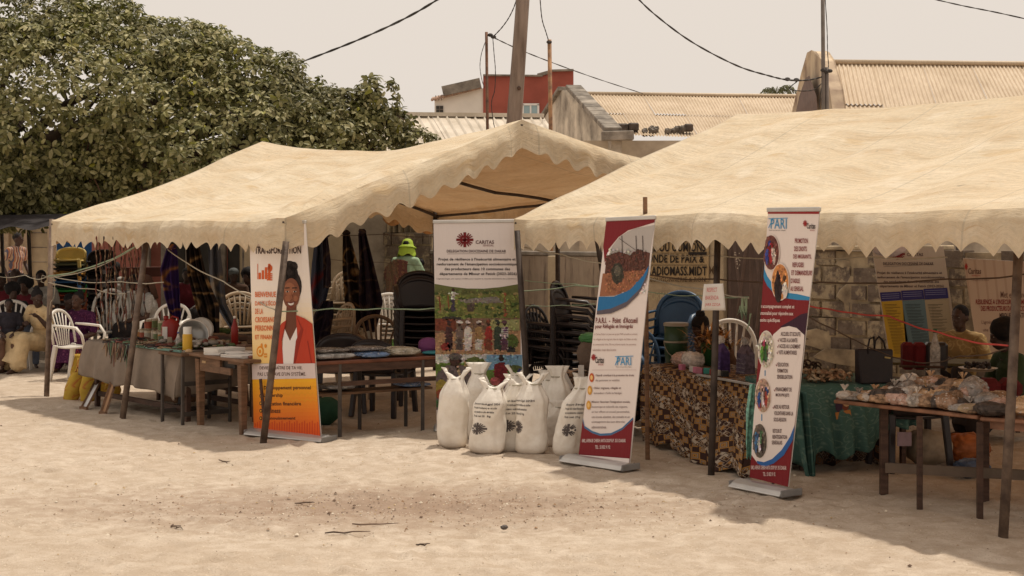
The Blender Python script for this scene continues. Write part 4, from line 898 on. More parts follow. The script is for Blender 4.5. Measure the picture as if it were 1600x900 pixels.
P.text('KM2, AVENUE CHEIKH ANTA DIOP B.P. 3515 DAKAR', 262, 772, 162, 15, (222, 200, 196), 6, True); P.text('TEL : 33 832 91 92', 312, 796, 56, 13, (222, 200, 196), 6, True)
P.rect(240, 846, 445, 872, WH, 7)
P.build('print', T)
b = MB(); b.tube([at(1012, 735, 200), at(1008, 308, 199)], .018, 6); tag(b.build('wooden_stake', M_wood), 'rough wooden stake sticking up behind the middle PARI banner', 'stake')
# ---- banner 3, PARI right
TL, TR, BL, BR = (113, 17), (264, 15), (60, 798), (172, 826)
T, P, w = banner('right PARI roll-up banner with list of services and five round photos', TL, TR, BL, BR, 1.875, 1140, 320, (1156, 762), (1236, 778), back=-.035)
P.rect(40, 0, 290, 840, WH, 0); P.rect(100, 16, 280, 26, (150, 40, 44), 2)
P.text('PARI', 122, 40, 48, 28, (72, 146, 192), 3); P.line(116, 40, 174, 38, 1, (72, 146, 192), 4); P.line(116, 66, 130, 38, 1, (72, 146, 192), 4); P.text("Point d'accueil des réfugiés", 117, 71, 50, 4, (60, 50, 50), 3)
P.emblem(224, 53, 6, 9, (150, 34, 36), 4); P.text('Caritas', 229, 52, 24, 16, (60, 48, 46), 4, True); P.text('SENEGAL', 238, 70, 14, 4, (150, 60, 60), 4)
for i, (s_, x0, x1) in enumerate([('PROMOTION', 195, 232), ('DES DROITS', 193, 229), ('DES MIGRANTS,', 190, 242), ('REFUGIES', 188, 220), ('ET DEMANDEURS', 185, 245), ("D'ASILE", 183, 209), ('AU SENEGAL', 182, 219)]): P.text(s_, x0, 95+i*22.8, x1-x0, 14, (128, 42, 44), 4, True)
P.band([60, 97, 103, 112, 130, 160, 200, 240, 262], lambda x: {60: 160, 97: 168, 103: 185, 112: 205, 130: 228, 160: 250, 200: 254, 240: 262, 262: 263}[x], lambda x: {60: 300, 97: 300, 103: 300, 112: 300, 130: 300, 160: 300, 200: 300, 240: 300, 262: 300}[x], (52, 136, 184), 1)
P.band([40, 90, 97, 103, 112, 130, 160, 200, 240, 262], lambda x: {40: 195, 90: 195, 97: 205, 103: 215, 112: 232, 130: 250, 160: 266, 200: 271, 240: 272, 262: 272}[x], lambda x: 420, DR, 2)
P.poly([(150, 350), (185, 330), (212, 312), (240, 308), (250, 312), (250, 400), (222, 372), (190, 350)], (54, 26, 46), 3)
P.poly([(235, 395), (222, 372), (200, 352), (178, 347), (155, 352), (132, 372), (117, 400), (100, 440), (85, 520), (74, 600), (64, 690), (66, 730), (82, 752), (104, 758), (130, 748), (160, 720), (185, 680), (206, 620), (215, 560), (250, 540), (260, 395)], WH, 4)
P.rect(40, 420, 120, 800, DR, 1); P.poly([(60, 740), (104, 762), (130, 752), (160, 725), (188, 682), (212, 612), (230, 640), (230, 860), (40, 860), (40, 740)], DR, 3)
P.poly([(104, 766), (132, 756), (162, 730), (190, 684), (206, 640), (214, 606), (208, 600), (196, 640), (180, 674), (156, 714), (128, 742), (104, 752), (82, 748), (84, 756)], (44, 96, 160), 5)
for i, s_ in enumerate(['Un accompagnement complet et', 'personnalisé pour répondre aux', 'besoins spécifiques']): P.text(s_, 88-i, 285+i*20, (106, 104, 66)[i], 14, (226, 204, 198), 5, True)
def rphoto(cx, cy, rx, ry, cols, L=5):
    P.ell(cx, cy, rx, ry, (228, 214, 205), L, 24); P.ell(cx, cy, rx*.92, ry*.95, cols[0], L+1, 24)
    r_ = random.Random(int(cx*7+cy))
    for k, c in enumerate(cols[1:]):
        for j in range(2): P.ell(cx+r_.uniform(-.45, .45)*rx, cy+r_.uniform(-.4, .4)*ry, rx*r_.uniform(.15, .32), ry*r_.uniform(.2, .42), c, L+2+k*.3, 12)
    for j in range(3): x = cx+(j-1)*rx*.42; P.ell(x, cy+ry*.2, rx*.17, ry*.5, cols[1+j % (len(cols)-1)], L+4, 10); P.ell(x, cy-ry*.32, rx*.10, ry*.12, (60, 38, 30), L+5, 8)
rphoto(125, 136, 26, 52, [(120, 72, 66), (62, 74, 150), (150, 40, 44), (200, 180, 170), (70, 50, 80)])
P.ell(153, 220, 27, 54, (228, 214, 205), 6, 24); P.ell(153, 220, 25, 51, (206, 140, 84), 7, 24); P.ell(148, 240, 12, 40, (48, 34, 36), 8, 14); P.ell(148, 203, 6, 11, (48, 34, 36), 8, 12); P.ell(168, 244, 8, 24, (216, 204, 196), 9, 12); P.ell(167, 208, 5, 9, (90, 60, 44), 9, 10)
rphoto(111, 417, 26, 56, [(206, 196, 180), (92, 140, 60), (50, 90, 50), (226, 214, 206), (176, 60, 90), (80, 46, 40)])
rphoto(102, 552, 25, 53, [(190, 160, 140), (50, 80, 140), (200, 190, 186), (170, 70, 60), (100, 70, 60)])
rphoto(92, 688, 23, 54, [(110, 100, 90), (72, 110, 150), (196, 190, 186), (60, 46, 44), (90, 130, 90)])
for cx_, cy_, rx_, ry_ in ((125, 136, 24, 49), (153, 220, 24, 50), (111, 417, 24, 53), (102, 552, 23, 50), (92, 688, 21, 51)): P.dabs(cx_-rx_, cy_-ry_, cx_+rx_, cy_+ry_, 130, 3, 5, .3, 10, 6, True)
P.rect(106, 478, 109, 494, (70, 130, 170), 5); P.rect(96, 608, 99, 628, (70, 130, 170), 5)
for y, s_, x0, x1 in [(364, 'ACCUEIL ET ECOUTE', 155, 212), (382, 'ACCES A LA SANTE', 153, 203), (400, 'ACCES AU LOGEMENT', 151, 212), (418, 'KITS ALIMENTAIRES', 151, 201), (454, 'EDUCATION', 147, 177), (472, 'FORMATION', 145, 175), (490, 'SENSIBILISATION', 144, 188), (527, 'FINANCEMENT DE', 141, 186), (545, 'MICROPROJETS', 140, 179), (579, 'AIDE AU RETOUR', 136, 179), (598, 'VOLONTAIRE DANS LA', 135, 190), (617, 'SOUS-REGION', 134, 170), (651, 'RETOUR ET', 131, 157), (669, 'REINTEGRATION', 130, 172), (686, 'SENEGALAIS', 128, 158)]: P.text(s_, x0, y, x1-x0, 12, (92, 66, 66), 7, True)
for y in (384, 402, 420, 456, 530, 582): P.line(146-(y-384)*.075, y+4, 148-(y-384)*.075, y+9, .6, DR, 7); P.line(148-(y-384)*.075, y+9, 151-(y-384)*.075, y-1, .6, DR, 7)
P.text('KM2, AVENUE CHEIKH ANTA DIOP B.P. 3515 DAKAR', 66, 762, 104, 14, (220, 196, 190), 7, True); P.text('TEL : 33 832 91 92', 102, 782, 36, 12, (220, 196, 190), 7, True)
P.build('print', T)
# ---- banner 4, Caritas behind the sacks
TL, TR, BL, BR = (40, 40), (348, 36), (52, 815), (372, 822)
T, P, w = banner('wide Caritas roll-up banner with field photos standing behind the white sacks', TL, TR, BL, BR, 2.308, 660, 330, (680, 674), (822, 674))
P.rect(30, 30, 400, 830, (218, 208, 204), 0); CR = (110, 22, 26)
P.emblem(153, 103, 31, 27, CR, 3); P.text('CARITAS', 192, 105, 66, 13, (92, 60, 58), 3, True); P.text('SENEGAL', 218, 120, 40, 7, (130, 80, 80), 3); P.text('DELEGATION DIOCESAINE DE DAKAR', 88, 139, 214, 10, (70, 46, 46), 3, True); P.line(90, 154, 300, 152, .5, (90, 70, 70))
for i, (s_, x0, x1) in enumerate([("Projet de résilience à l'insécurité alimentaire et", 58, 336), ("renforcement de l'émancipation socioéconomique", 52, 342), ('des producteurs dans 10 communes des', 80, 316), ('départements de Mbour et Fatick (2023-2026)', 62, 340)]): P.text(s_, x0, 168+i*17.5, x1-x0, 13, (44, 32, 34), 3, True)
P.text("L'agroécologie, une option crédible pour assurer la sécurité alimentaire des populations", 52, 241, 288, 6, (80, 62, 62), 3)
rp_ = random.Random(21)
P.band([44, 100, 160, 220, 280, 352], lambda x: 262+18*math.sin((x-44)/308*3.14), lambda x: 386, (112, 118, 62), 1)
P.band([44, 100, 160, 220, 280, 352], lambda x: 262+18*math.sin((x-44)/308*3.14), lambda x: 300, (96, 100, 56), 2)
for k in range(70): x, y = rp_.uniform(48, 340), rp_.uniform(292, 380); P.ell(x, y, rp_.uniform(4, 16), rp_.uniform(3, 8), rp_.choice([(92, 108, 50), (128, 124, 66), (74, 90, 42), (140, 126, 82), (60, 74, 36)]), 3+k*.02, 8)
P.poly([(130, 318), (270, 308), (285, 330), (190, 332), (150, 330)], (128, 120, 112), 5); P.poly([(160, 345), (176, 330), (190, 340), (184, 362), (164, 362)], (78, 66, 58), 6)
P.rect(104, 290, 118, 320, (206, 198, 190), 6); P.rect(106, 320, 117, 362, (62, 56, 70), 6); P.ell(111, 284, 6, 7, (60, 38, 30), 6, 10); P.line(92, 296, 130, 298, 2, (206, 198, 190), 6); P.line(60, 305, 66, 360, 2.5, (120, 66, 44), 6); P.line(296, 290, 300, 380, 3, (130, 74, 50), 6); P.line(92, 300, 96, 360, 2, (130, 74, 50), 6)
P.rect(44, 386, 354, 516, (168, 132, 100), 1); P.poly([(44, 386), (354, 386), (354, 430), (44, 440)], (124, 96, 78), 2); P.poly([(60, 384), (110, 378), (160, 388), (100, 396)], (60, 56, 50), 3); P.rect(46, 388, 120, 432, (120, 64, 46), 3); P.rect(246, 390, 350, 430, (150, 150, 100), 3); P.ell(320, 470, 26, 26, (84, 100, 48), 4, 14); P.rect(305, 488, 336, 508, (44, 44, 44), 4)
for i, (x, c1, c2) in enumerate([(96, (72, 46, 46), (60, 40, 40)), (134, (112, 96, 88), (80, 68, 64)), (164, (204, 196, 188), (196, 188, 180)), (203, (150, 120, 80), (190, 180, 172)), (238, (150, 52, 46), (112, 62, 44)), (272, (56, 66, 52), (50, 60, 48)), (296, (190, 182, 176), (90, 60, 70))]):
    P.poly([(x-13, 500), (x-14, 455), (x-12, 425), (x-5, 416), (x+6, 416), (x+13, 426), (x+14, 455), (x+12, 500)], c1, 5); P.poly([(x-12, 500), (x-12, 462), (x+12, 462), (x+11, 502)], c2, 6); P.ell(x, 405, 7, 9, (56, 36, 28), 6, 12); P.ell(x, 399, 9, 6, c2 if i != 1 else (200, 192, 186), 7, 12)
for k in range(8): P.rect(287, 420+k*8, 308, 423+k*8, (86, 48, 84), 7)
P.ell(84, 488, 18, 14, (130, 48, 42), 6, 14)
P.rect(46, 516, 231, 716, (196, 196, 190), 1); P.rect(46, 548, 231, 716, (96, 122, 50), 2); P.poly([(150, 540), (190, 522), (232, 545), (232, 580), (150, 580)], (150, 128, 84), 3); P.ell(190, 540, 34, 14, (92, 102, 54), 4, 14)
P.poly([(48, 716), (50, 590), (84, 556), (126, 548), (164, 562), (190, 600), (192, 716)], (104, 92, 92), 5); P.poly([(122, 556), (128, 556), (150, 640), (146, 650)], (176, 150, 120), 6); P.ell(118, 538, 21, 22, (66, 44, 36), 6, 16); P.ell(118, 524, 25, 12, (92, 84, 82), 7, 16); P.ell(68, 640, 24, 34, (150, 132, 60), 7, 14); P.ell(70, 660, 22, 20, (136, 66, 44), 8, 14)
P.rect(231, 518, 360, 640, (120, 158, 186), 1); P.rect(231, 572, 362, 640, (104, 128, 62), 2); P.ell(330, 566, 30, 12, (92, 100, 60), 3, 12); P.poly([(262, 625), (258, 560), (270, 545), (296, 545), (308, 565), (306, 630)], (112, 34, 42), 5); P.ell(285, 530, 9, 12, (50, 34, 30), 6, 12); P.ell(300, 625, 14, 16, (90, 40, 90), 6, 12); P.ell(262, 612, 18, 14, (170, 90, 90), 6); P.ell(350, 590, 10, 24, (60, 64, 110), 5, 12)
P.rect(44, 680, 372, 716, (60, 110, 60), 3)
P.dabs(46, 284, 345, 712, 2200, 6, 4, .17, 9, 3); P.dabs(46, 284, 345, 712, 900, 3, 3, .22, 10, 4)
P.build('print', T)
# ---- banner 5, hung at the back right
TL, TR, BL, BR = (80, 112), (464, 86), (172, 690), (548, 672)
T, P, w = banner('Caritas poster banner with yellow, blue and cream columns leaning on the wall at right', TL, TR, BL, BR, 3.4615, 1340, 360, (1390, 560), (1498, 560), base=False, topbar=False, sL=146, sR=146, group='banners at the back wall')
P.rect(40, 60, 600, 700, (170, 152, 134), 0)
P.emblem(216, 128, 40, 28, CR, 3); P.text('CARITAS', 266, 122, 88, 17, (84, 64, 60), 3, True); P.text('DELEGATION DIOCESAINE DE DAKAR', 138, 172, 272, 16, (84, 68, 64), 3, True); P.line(140, 196, 410, 184, .8, (100, 86, 80))
for i, (s_, x0, x1) in enumerate([("Projet de résilience à l'insécurité alimentaire et", 106, 456), ("renforcement de l'émancipation socioéconomique", 104, 470), ('des producteurs dans 10 communes des', 140, 440), ('départements de Mbour et Fatick (2023-2026)', 120, 466)]): P.text(s_, x0, 222+i*24, x1-x0, 18, (74, 58, 56), 3, True)
for k, (x0, x1, x2, x3, col) in enumerate([(120, 232, 200, 285, (176, 140, 44)), (234, 354, 290, 400, (92, 112, 118)), (356, 484, 402, 530, (158, 142, 116))]):
    f_ = lambda x, y: x
    P.poly([(x0, 336-k*10), (x1, 330-k*10), (x1+8, 376-k*5), (x0+8, 384-k*5)], (48, 44, 96), 3); P.poly([(x0+8, 386-k*5), (x1+8, 378-k*5), (x3, 690), (x2-25, 690)], col, 2)
    for j in range(3): P.line(x0+10, 346+j*11-k*10, x1-8, 342+j*11-k*10, 1.4, (120, 116, 150), 5)
    for j in range(17): xx = x0+14+j*3.6; P.line(xx+8, 402+j*16, xx+lerp(70, 96, rp_.random()), 400+j*16, 1.5, tuple(int(q*.62) for q in col), 4); P.line(xx+8, 409+j*16, xx+lerp(50, 90, rp_.random()), 407+j*16, 1.2, tuple(int(q*.68) for q in col), 4)
P.build('print', T)
# cloth banner 6
TL, TR, BL, BR = (570, 150), (1100, 180), (652, 680), (1090, 690)
T, P, w = banner('wrinkled pale cloth banner with red lettering tied to the wall at the far right', TL, TR, BL, BR, 3.4615, 1340, 360, (1530, 560), (1650, 560), base=False, topbar=False, sL=152, sR=155, group='banners at the back wall')
P.rect(500, 100, 1200, 720, (186, 164, 146), 0); P.emblem(588, 196, 9, 18, (160, 50, 46), 3); P.text('Caritas', 598, 204, 72, 32, (110, 84, 76), 3, True); P.text('SENEGAL', 618, 240, 50, 8, (170, 80, 70), 3); P.text('Délégation de Dakar', 618, 264, 96, 12, (130, 100, 90), 3)
P.text('Met en oeuvre', 776, 330, 150, 34, (100, 72, 66), 3); P.text("RESILIENCE A L'INSECURITE ALIMENTAIRE", 640, 372, 330, 28, (130, 40, 44), 3, True); P.text('DES PRODUCTEURS DANS 10 COMMUNES', 668, 408, 300, 28, (130, 40, 44), 3, True)
P.text('MBOUR ET FATICK', 770, 446, 160, 26, (70, 50, 50), 3, True); P.text("L'agroécologie", 672, 486, 90, 24, (110, 80, 76), 3); P.text('une option', 680, 530, 90, 22, (110, 80, 76), 3); P.text('PROJET', 722, 586, 110, 26, (130, 40, 44), 3, True)
P.poly([(668, 640), (700, 622), (700, 690), (668, 690)], (92, 84, 120), 3)
for k in range(9): x = 575+k*52; P.poly([(x, 155), (x+14, 157), (x+40, 420), (x+30, 420)], (176, 152, 134), 1)
P.build('print', T)

# ================================================================ FURNITURE
def table(name, label, FL, FR, depth, h, top_m, leg_m, th=.025, legw=.04, inset=.05, apron=0, rails=(), tops=None, group=None, cat='table', mid=False, legs=True):
    """FL, FR: ground points under the two front corners"""
    d = (FR-FL); L = d.length; d.normalize(); n = V(-d.y, d.x, 0); rz = math.atan2(d.y, d.x)
    T = thing(name, label, cat, FL.copy(), rz, group)
    b = MB(); b.box((L/2, depth/2, h-th/2), (L, depth, th)); b.build('tabletop', top_m, T, bevel=.006)
    xsl = [inset, L-inset]+([L/2] if mid else [])
    if legs:
        for x in xsl:
            for y in (inset, depth-inset):
                b = MB(); b.bar((x, y, -.05), (x, y, h-th-.001), legw, legw); b.build('leg', leg_m, T, bevel=.004)
    if apron:
        for y in (inset, depth-inset): b = MB(); b.box((L/2, y, h-th-apron/2-.001), (L-2*inset-legw, .02, apron)); b.build('apron', top_m, T)
        for x in (inset, L-inset): b = MB(); b.box((x, depth/2, h-th-apron/2-.001), (.02, depth-2*inset-legw, apron)); b.build('apron', top_m, T)
    for (z, kind) in rails:
        if kind == 'f': b = MB(); b.box((L/2, inset, z), (L-2*inset-legw, .022, .05)); b.build('rail', leg_m, T)
        if kind == 'b': b = MB(); b.box((L/2, depth-inset, z), (L-2*inset-legw, .022, .05)); b.build('rail', leg_m, T)
        if kind == 's':
            for x in (inset, L-inset): b = MB(); b.box((x, depth/2, z), (.022, depth-2*inset-legw, .04)); b.build('rail', leg_m, T)
        if kind == 'shelf': b = MB(); b.box((L/2, depth/2, z), (L-2*inset-legw-.01, depth*.55, .015)); b.build('shelf', top_m, T)
    T['L'] = L
    return T, (lambda x, y, z=0: FL+d*x+n*y+V(0, 0, h+z)), d, n, rz
del_keys = []
def drape(name, label, top0, top1, bot0, bot1, mat, back=.5, folds=7, amp=.03, cat='tablecloth', group=None, us=1.0, hem=None, hole=None, wav=.03):
    """cloth lying on a table (depth back) and falling from front edge top0-top1 to bot0-bot1"""
    L = (top1-top0).length; d = (top1-top0).normalized(); n = V(-d.y, d.x, 0).normalized(); r_ = random.Random(len(label)); ph = [r_.uniform(0, 6) for _ in range(4)]
    def f(u, v):
        if v < .35: t_ = v/.35; return top0.lerp(top1, u)+n*back*(1-t_)+V(0, 0, .004+.004*math.sin(u*30+v*9))
        t_ = (v-.35)/.65; a = top0.lerp(top1, u); c_ = bot0.lerp(bot1, u)+V(0, 0, wav*math.sin(u*9+ph[0])+wav*.6*math.sin(u*21+ph[1]))
        q = a.lerp(c_, t_); q.z = lerp(a.z, c_.z, t_**1.05)
        fo_ = amp*t_*(math.sin(u*folds*6.28+ph[2])+.5*math.sin(u*folds*11+ph[3]+t_*2)); return q-n*(fo_+.012+.02*math.sin(t_*3.1))
    b = MB(); b.grid(f, 90, 36, us=L*us, vs_=(back+(top0-bot0).length)*us)
    # side falls
    for e in (0, 1):
        def gside(u, v, e=e):
            a = f(e, .35).lerp(f(e, 0), u); h_ = (top0.z-(bot0.z if e == 0 else bot1.z)); sgn = -1 if e == 0 else 1
            c_ = f(e, .35+.65*v); q = a+V(0, 0, -h_*v*(1-.25*u)); off = (c_-f(e, .35)); off.z = 0; return q+off*(1-u)+d*sgn*(.012+amp*.8*v*math.sin(u*14+ph[1]))*min(1, u*6)
        b.grid(gside, 24, 14, us=back*us, vs_=us*(top0-bot0).length)
    return tag(b.build(name, mat, smooth=True, solid=.004), label, cat, group)

# monobloc chair ---------------------------------------------------
CH = {}
def chair(matname, mat, style='slats', arms=True, label=None, loc=(0, 0, 0), rz=0, group=None, h=.82, name='plastic_chair'):
    key = (matname, style, arms, h)
    if key in CH:
        T = copy_tree(CH[key]); T.name = name; T.location = loc; T.rotation_euler = (0, 0, rz); T['label'] = label
        if group: T['group'] = group
        elif 'group' in T: del T['group']
        return T
    T = thing(name, label, 'chair', loc, rz, group); CH[key] = T
    b = MB(); b.grid(lambda u, v: V((u-.5)*(.46-.04*v), -.22+.44*v, .43-.03*math.sin(v*2.6)-.012*math.sin(u*3.14)), 8, 8); b.build('seat', mat, T, True, solid=.018)
    zt = h
    def arch(t_):                                       # t 0..1 along the outer back edge
        a = math.pi*t_; x = -.235*math.cos(a); return V(x*(1.06 if arms else .95), .20+.10*(math.sin(a)**.6)*.9+.0, .44+(zt-.44)*math.sin(a)**.45)
    b = MB(); b.tube([arch(k/22) for k in range(23)], .022, 6, flat=.55); bk = b.build('backrest', mat, T, True)
    if style == 'slats':
        for k in range(7):
            x = (k-3)*.056; tt = math.acos(max(-1, min(1, -x*1.25/.235)))/math.pi; top = arch(tt); b = MB()
            b.tube([V(x*.75, .215, .42), V(x*.95, .245, lerp(.42, top.z, .5)), V(top.x, top.y, top.z)], .013, 5, flat=.5); sl_ = b.build('slat', mat, T, True); sl_.parent = bk
    else:
        b = MB()
        def pan(u, v):
            tt = u; e = arch(.06+.88*tt); z = lerp(.42, e.z, v); return V(lerp(e.x*.85, e.x, v), lerp(.21, e.y, v)+.02*math.sin(u*3.14), z)
        b.grid(pan, 14, 8); sl_ = b.build('panel', mat, T, True, solid=.01); sl_.parent = bk
    lz = .30 if style == 'band' else 0
    for sx in (-1, 1):
        b = MB(); b.bar((sx*.235, -.23, lz), (sx*.215, -.20, .43), .045, .05, t2=1.1); b.build('leg', mat, T, bevel=.008)
        b = MB(); b.bar((sx*.225, .27, lz), (sx*.20, .20, .43), .045, .05, t2=1.1); b.build('leg', mat, T, bevel=.008)
        if arms:
            b = MB(); b.tube([V(sx*.22, -.20, .42), V(sx*.265, -.19, .56), V(sx*.275, -.12, .645), V(sx*.27, .05, .66), V(sx*.25, .20, .67)], [.024, .024, .028, .028, .022], 6, flat=.6); b.build('armrest', mat, T, True)
    return T
M_wh = M('white_plastic', (.70, .65, .58), .4, .08, 3, .05, 30, 0, spec=.4); M_bk = M('black_plastic', (.030, .022, .022), .38, .2, 3, .05, spec=.4); M_bl = M('blue_plastic', (.035, .085, .16), .4, .15, 3, .05, spec=.4)
M_be = M('beige_plastic', (.42, .33, .23), .5, .12, 3, .05); M_br = M('brown_plastic', (.17, .115, .075), .5, .15, 3, .05)
def stack(matname, mat, n, loc, rz, labfmt, style, arms, group, dz=.075, lean=0, h=.82, cols=None):
    for k in range(n):
        mn, mt = (matname, mat) if not cols else cols[k % len(cols)]
        lab = labfmt % (ORD[n-1-k] if n-1-k > 0 else 'topmost')
        off = V(math.sin(rz)*-.0, 0, 0); c_ = chair(mn, mt, style, arms, lab, Vector(loc)+V(0, 0, k*dz)+V(math.sin(rz), -math.cos(rz), 0)*(k*lean), rz, group, h)

# ---------------------------------------------------------------- left tent furniture
dm = dl
def ontent(px, s_): return gp(px, s_)
# necklace table
FL, FR = gp(142, 151), gp(142, 151)+dl*2.05
TA, ta, dA, nA, rA = table('display_table', 'long table under a taupe cloth heaped with bead necklaces', FL, FR, .8, .66, M_wooddark, M_wooddark, legw=.05, rails=((.12, 'f'), (.12, 'b')))
M_taupe = M('taupe_cloth', (.235, .185, .145), .95, .15, 4, .4, 60)
drape('table_cloth', 'plain taupe cloth covering the necklace table', ta(-.03, -.02, .004), ta(2.07, -.02, .004), ta(-.14, -.06, -.36), ta(2.0, -.06, -.42), M_taupe, .84, 5, .018, wav=.02)
b = MB(); b.bar(ta(.85, -.045, .012), ta(2.05, -.045, .012), .02, .02); tag(b.build('turquoise_trim', M('turquoise', (.20, .36, .30))), 'pale turquoise cloth edge lying along the front of the necklace table', 'cloth trim')
# small desk with thermos
M_deskleg = M('desk_frame', (.075, .06, .05), .6, .3)
TB, tb, dB, nB, rB = table('small_desk', 'small wooden desk with thin metal legs holding the yellow thermos', gp(247, 166), gp(247, 166)+dl*.46, .55, .66, M_wood, M_deskleg, legw=.028, inset=.03, rails=((.10, 's'), (.38, 's'), (.10, 'b')))
T = thing('thermos_flask', 'yellow vacuum flask with white cap on the small desk', 'thermos', tb(.20, .2)); b = MB(); b.lathe([(.0, .001), (.043, .001), (.043, .016)], 16, cap=False); b.build('foot', M('thermos_white', (.75, .72, .66), .35, .05), T, True)
b = MB(); b.lathe([(.045, .016), (.046, .03), (.046, .155), (.042, .165)], 18, cap=False); b.build('body', M('thermos_yellow', (.62, .36, .03), .35, .08, bs=0), T, True)
b = MB(); b.lathe([(.040, .165), (.041, .225), (.038, .232), (0, .232)], 18, cap=False); b.build('cap', M('thermos_white', (.75, .72, .66)), T, True)
b = MB(); b.lathe([(0, .002), (.07, .003), (.10, .012), (.098, .014), (.06, .006), (0, .005)], 18, tb(.10, .18), cap=False); tag(b.build('saucer', M_wh, smooth=True), 'small white plate beside the yellow flask', 'plate')
b = MB(); b.ell(tb(.38, .12, .018), (.035, .03, .02), 8); tag(b.build('bread_roll', M('bread', (.5, .33, .18))), 'small bread roll at the right end of the small desk', 'bread')
# wooden table with papers
FL = gp(309, 170); FR = gp(383, 179.5); FR = FL+(FR-FL).normalized()*(FR-FL).length*1.06
dd = (FR-FL).normalized()
TC = thing('wooden_table', 'old brown wooden table with open drawer slot, covered in papers', 'table', FL.copy(), math.atan2(dd.y, dd.x)); Lc = .98; dc = dd; nc_ = V(-dd.y, dd.x, 0)
b = MB(); b.box((Lc/2-.06, .30, .655), (Lc+.16, .70, .028)); b.build('tabletop', M_wood, TC, bevel=.006)
for x in (0.02, Lc-.12):
    for y in (.02, .58): b = MB(); b.bar((x, y, -.04), (x-.01, y, .62), .05, .05, t2=1.45); b.build('leg', M_wood, TC, bevel=.004)
b = MB(); b.box((.27, .0, .575), (.40, .022, .12)); b.build('apron', M_wood, TC)
b = MB(); b.box((.78, .0, .625), (.3, .022, .02)); b.build('apron', M_wood, TC)
b = MB(); b.box((.57, .0, .545), (.72-.5, .022, .06)); b.build('apron', M_wood, TC); b = MB(); b.box((.57, .04, .60), (.22, .02, .06)); b.build('drawer_recess', M('dark_opening', (.05, .045, .04)), TC)
b = MB(); b.box((.16, -.014, .60), (.07, .008, .022)); b.build('latch', M('brass_latch', (.45, .30, .16)), TC)
for y in (.58,): b = MB(); b.box((Lc/2-.05, y, .57), (Lc-.2, .022, .12)); b.build('apron', M_wood, TC)
tcp = lambda x, y, z=0: FL+dc*x+nc_*y+V(0, 0, .669+z)
M_pap = M('paper', (.72, .68, .63), .8, .05, 3, .05)
for i, (x, y, a, sx, sy, k, lab) in enumerate([(.26, .14, .2, .22, .30, 5, 'thick stack of white papers at the left of the wooden table'), (.50, .12, -.3, .21, .15, 3, 'small stack of white papers near the table front edge'), (.66, .10, .1, .30, .21, 2, 'white sheets spread at the right of the wooden table'), (.40, .30, .6, .21, .3, 2, 'white sheet lying behind the paper stacks')]):
    b = MB()
    for j in range(k*2): b.box(tcp(x, y, .003+j*.006), (sx, sy, .005), rz=rA+a+rr.uniform(-.12, .12))
    tag(b.build('paper_stack', M_pap), lab, 'papers', 'papers on the wooden table')
P = None
# mid-ground heap of goods on the back part of left tables
def heap(label, cx, cy, n, pos_fn, mats, size, cat='goods', name='heap', flat=.5, seed=1, group=None):
    r_ = random.Random(seed); b = MB()
    for i in range(n):
        q = pos_fn(r_.random(), r_.random()); s_ = r_.uniform(*size); sd = V(r_.random()*9, r_.random()*9, 0)
        b.ell(q+V(0, 0, s_*flat*.8+r_.uniform(0, cy)), (s_*r_.uniform(.7, 1.3), s_*r_.uniform(.7, 1.3), s_*flat), 8, mi=r_.randrange(len(mats)), fn=lambda p_: 1+.45*noise.noise(p_*2.2+sd))
    o = tag(b.build(name, mats, smooth=True), label, cat, group, 'stuff'); return o
M_b = [M('bead_red', (.16, .045, .03), .5), M('bead_brown', (.12, .06, .035), .5), M('bead_cream', (.30, .20, .12), .5), M('bead_black', (.03, .02, .02), .4), M('bead_green', (.10, .16, .09), .5)]
b = MB(); r_ = random.Random(2)
for i in range(260):
    x, y = r_.uniform(.35, 1.9), r_.uniform(-.03, .75); a = r_.uniform(0, 6.3); q = ta(x, y, .012+r_.uniform(0, .03)); R_ = r_.uniform(.03, .09); pts = [q+V(R_*math.cos(a+k*.7)*1.3, R_*math.sin(a+k*.7), .008*math.sin(k*2)) for k in range(9)]
    b.tube(pts, .006, 4, mi=r_.randrange(5), cap=False)
for i in range(46):
    x = r_.uniform(.45, 1.0); q = ta(x, -.055, .02); L_ = r_.uniform(.08, .24); b.tube([q, q+V(.0, -.01, -.03), q+V(r_.uniform(-.03, .03), -.02, -L_)], .0055, 4, mi=r_.randrange(5), cap=False)
o = tag(b.build('necklace_pile', M_b), 'tangled heap of bead necklaces spread over the taupe table', 'necklaces', kind='stuff')
# hanging bead strands over the table
T0 = None
rope_z = 1.62
for i in range(16):
    px = 150+i*4.9+rr.uniform(-1.5, 1.5); s_ = rr.uniform(146, 158); top = at(px-rr.uniform(0, 4), 372, s_); bot = at(px+rr.uniform(-3, 6), rr.uniform(492, 520), s_)
    b = MB(); kk = 40
    for j in range(kk):
        q = top.lerp(bot, j/kk)+V(.006*math.sin(j*.7+i), 0, 0); b.ell(q, (.006+.003*(j % 5 == 0),)*2+(.022,), 5, mi=(0 if (j//3+i) % 4 == 0 else 1 if (j+i) % 3 else (2 if (j//5) % 2 else 3)), m=4)
    tag(b.build('bead_strand', M_b), '%s bead strand from the left in the row hanging over the necklace table' % ('first' if i == 0 else ORD[i]), 'bead strand', 'bead strands hanging over the necklace table')
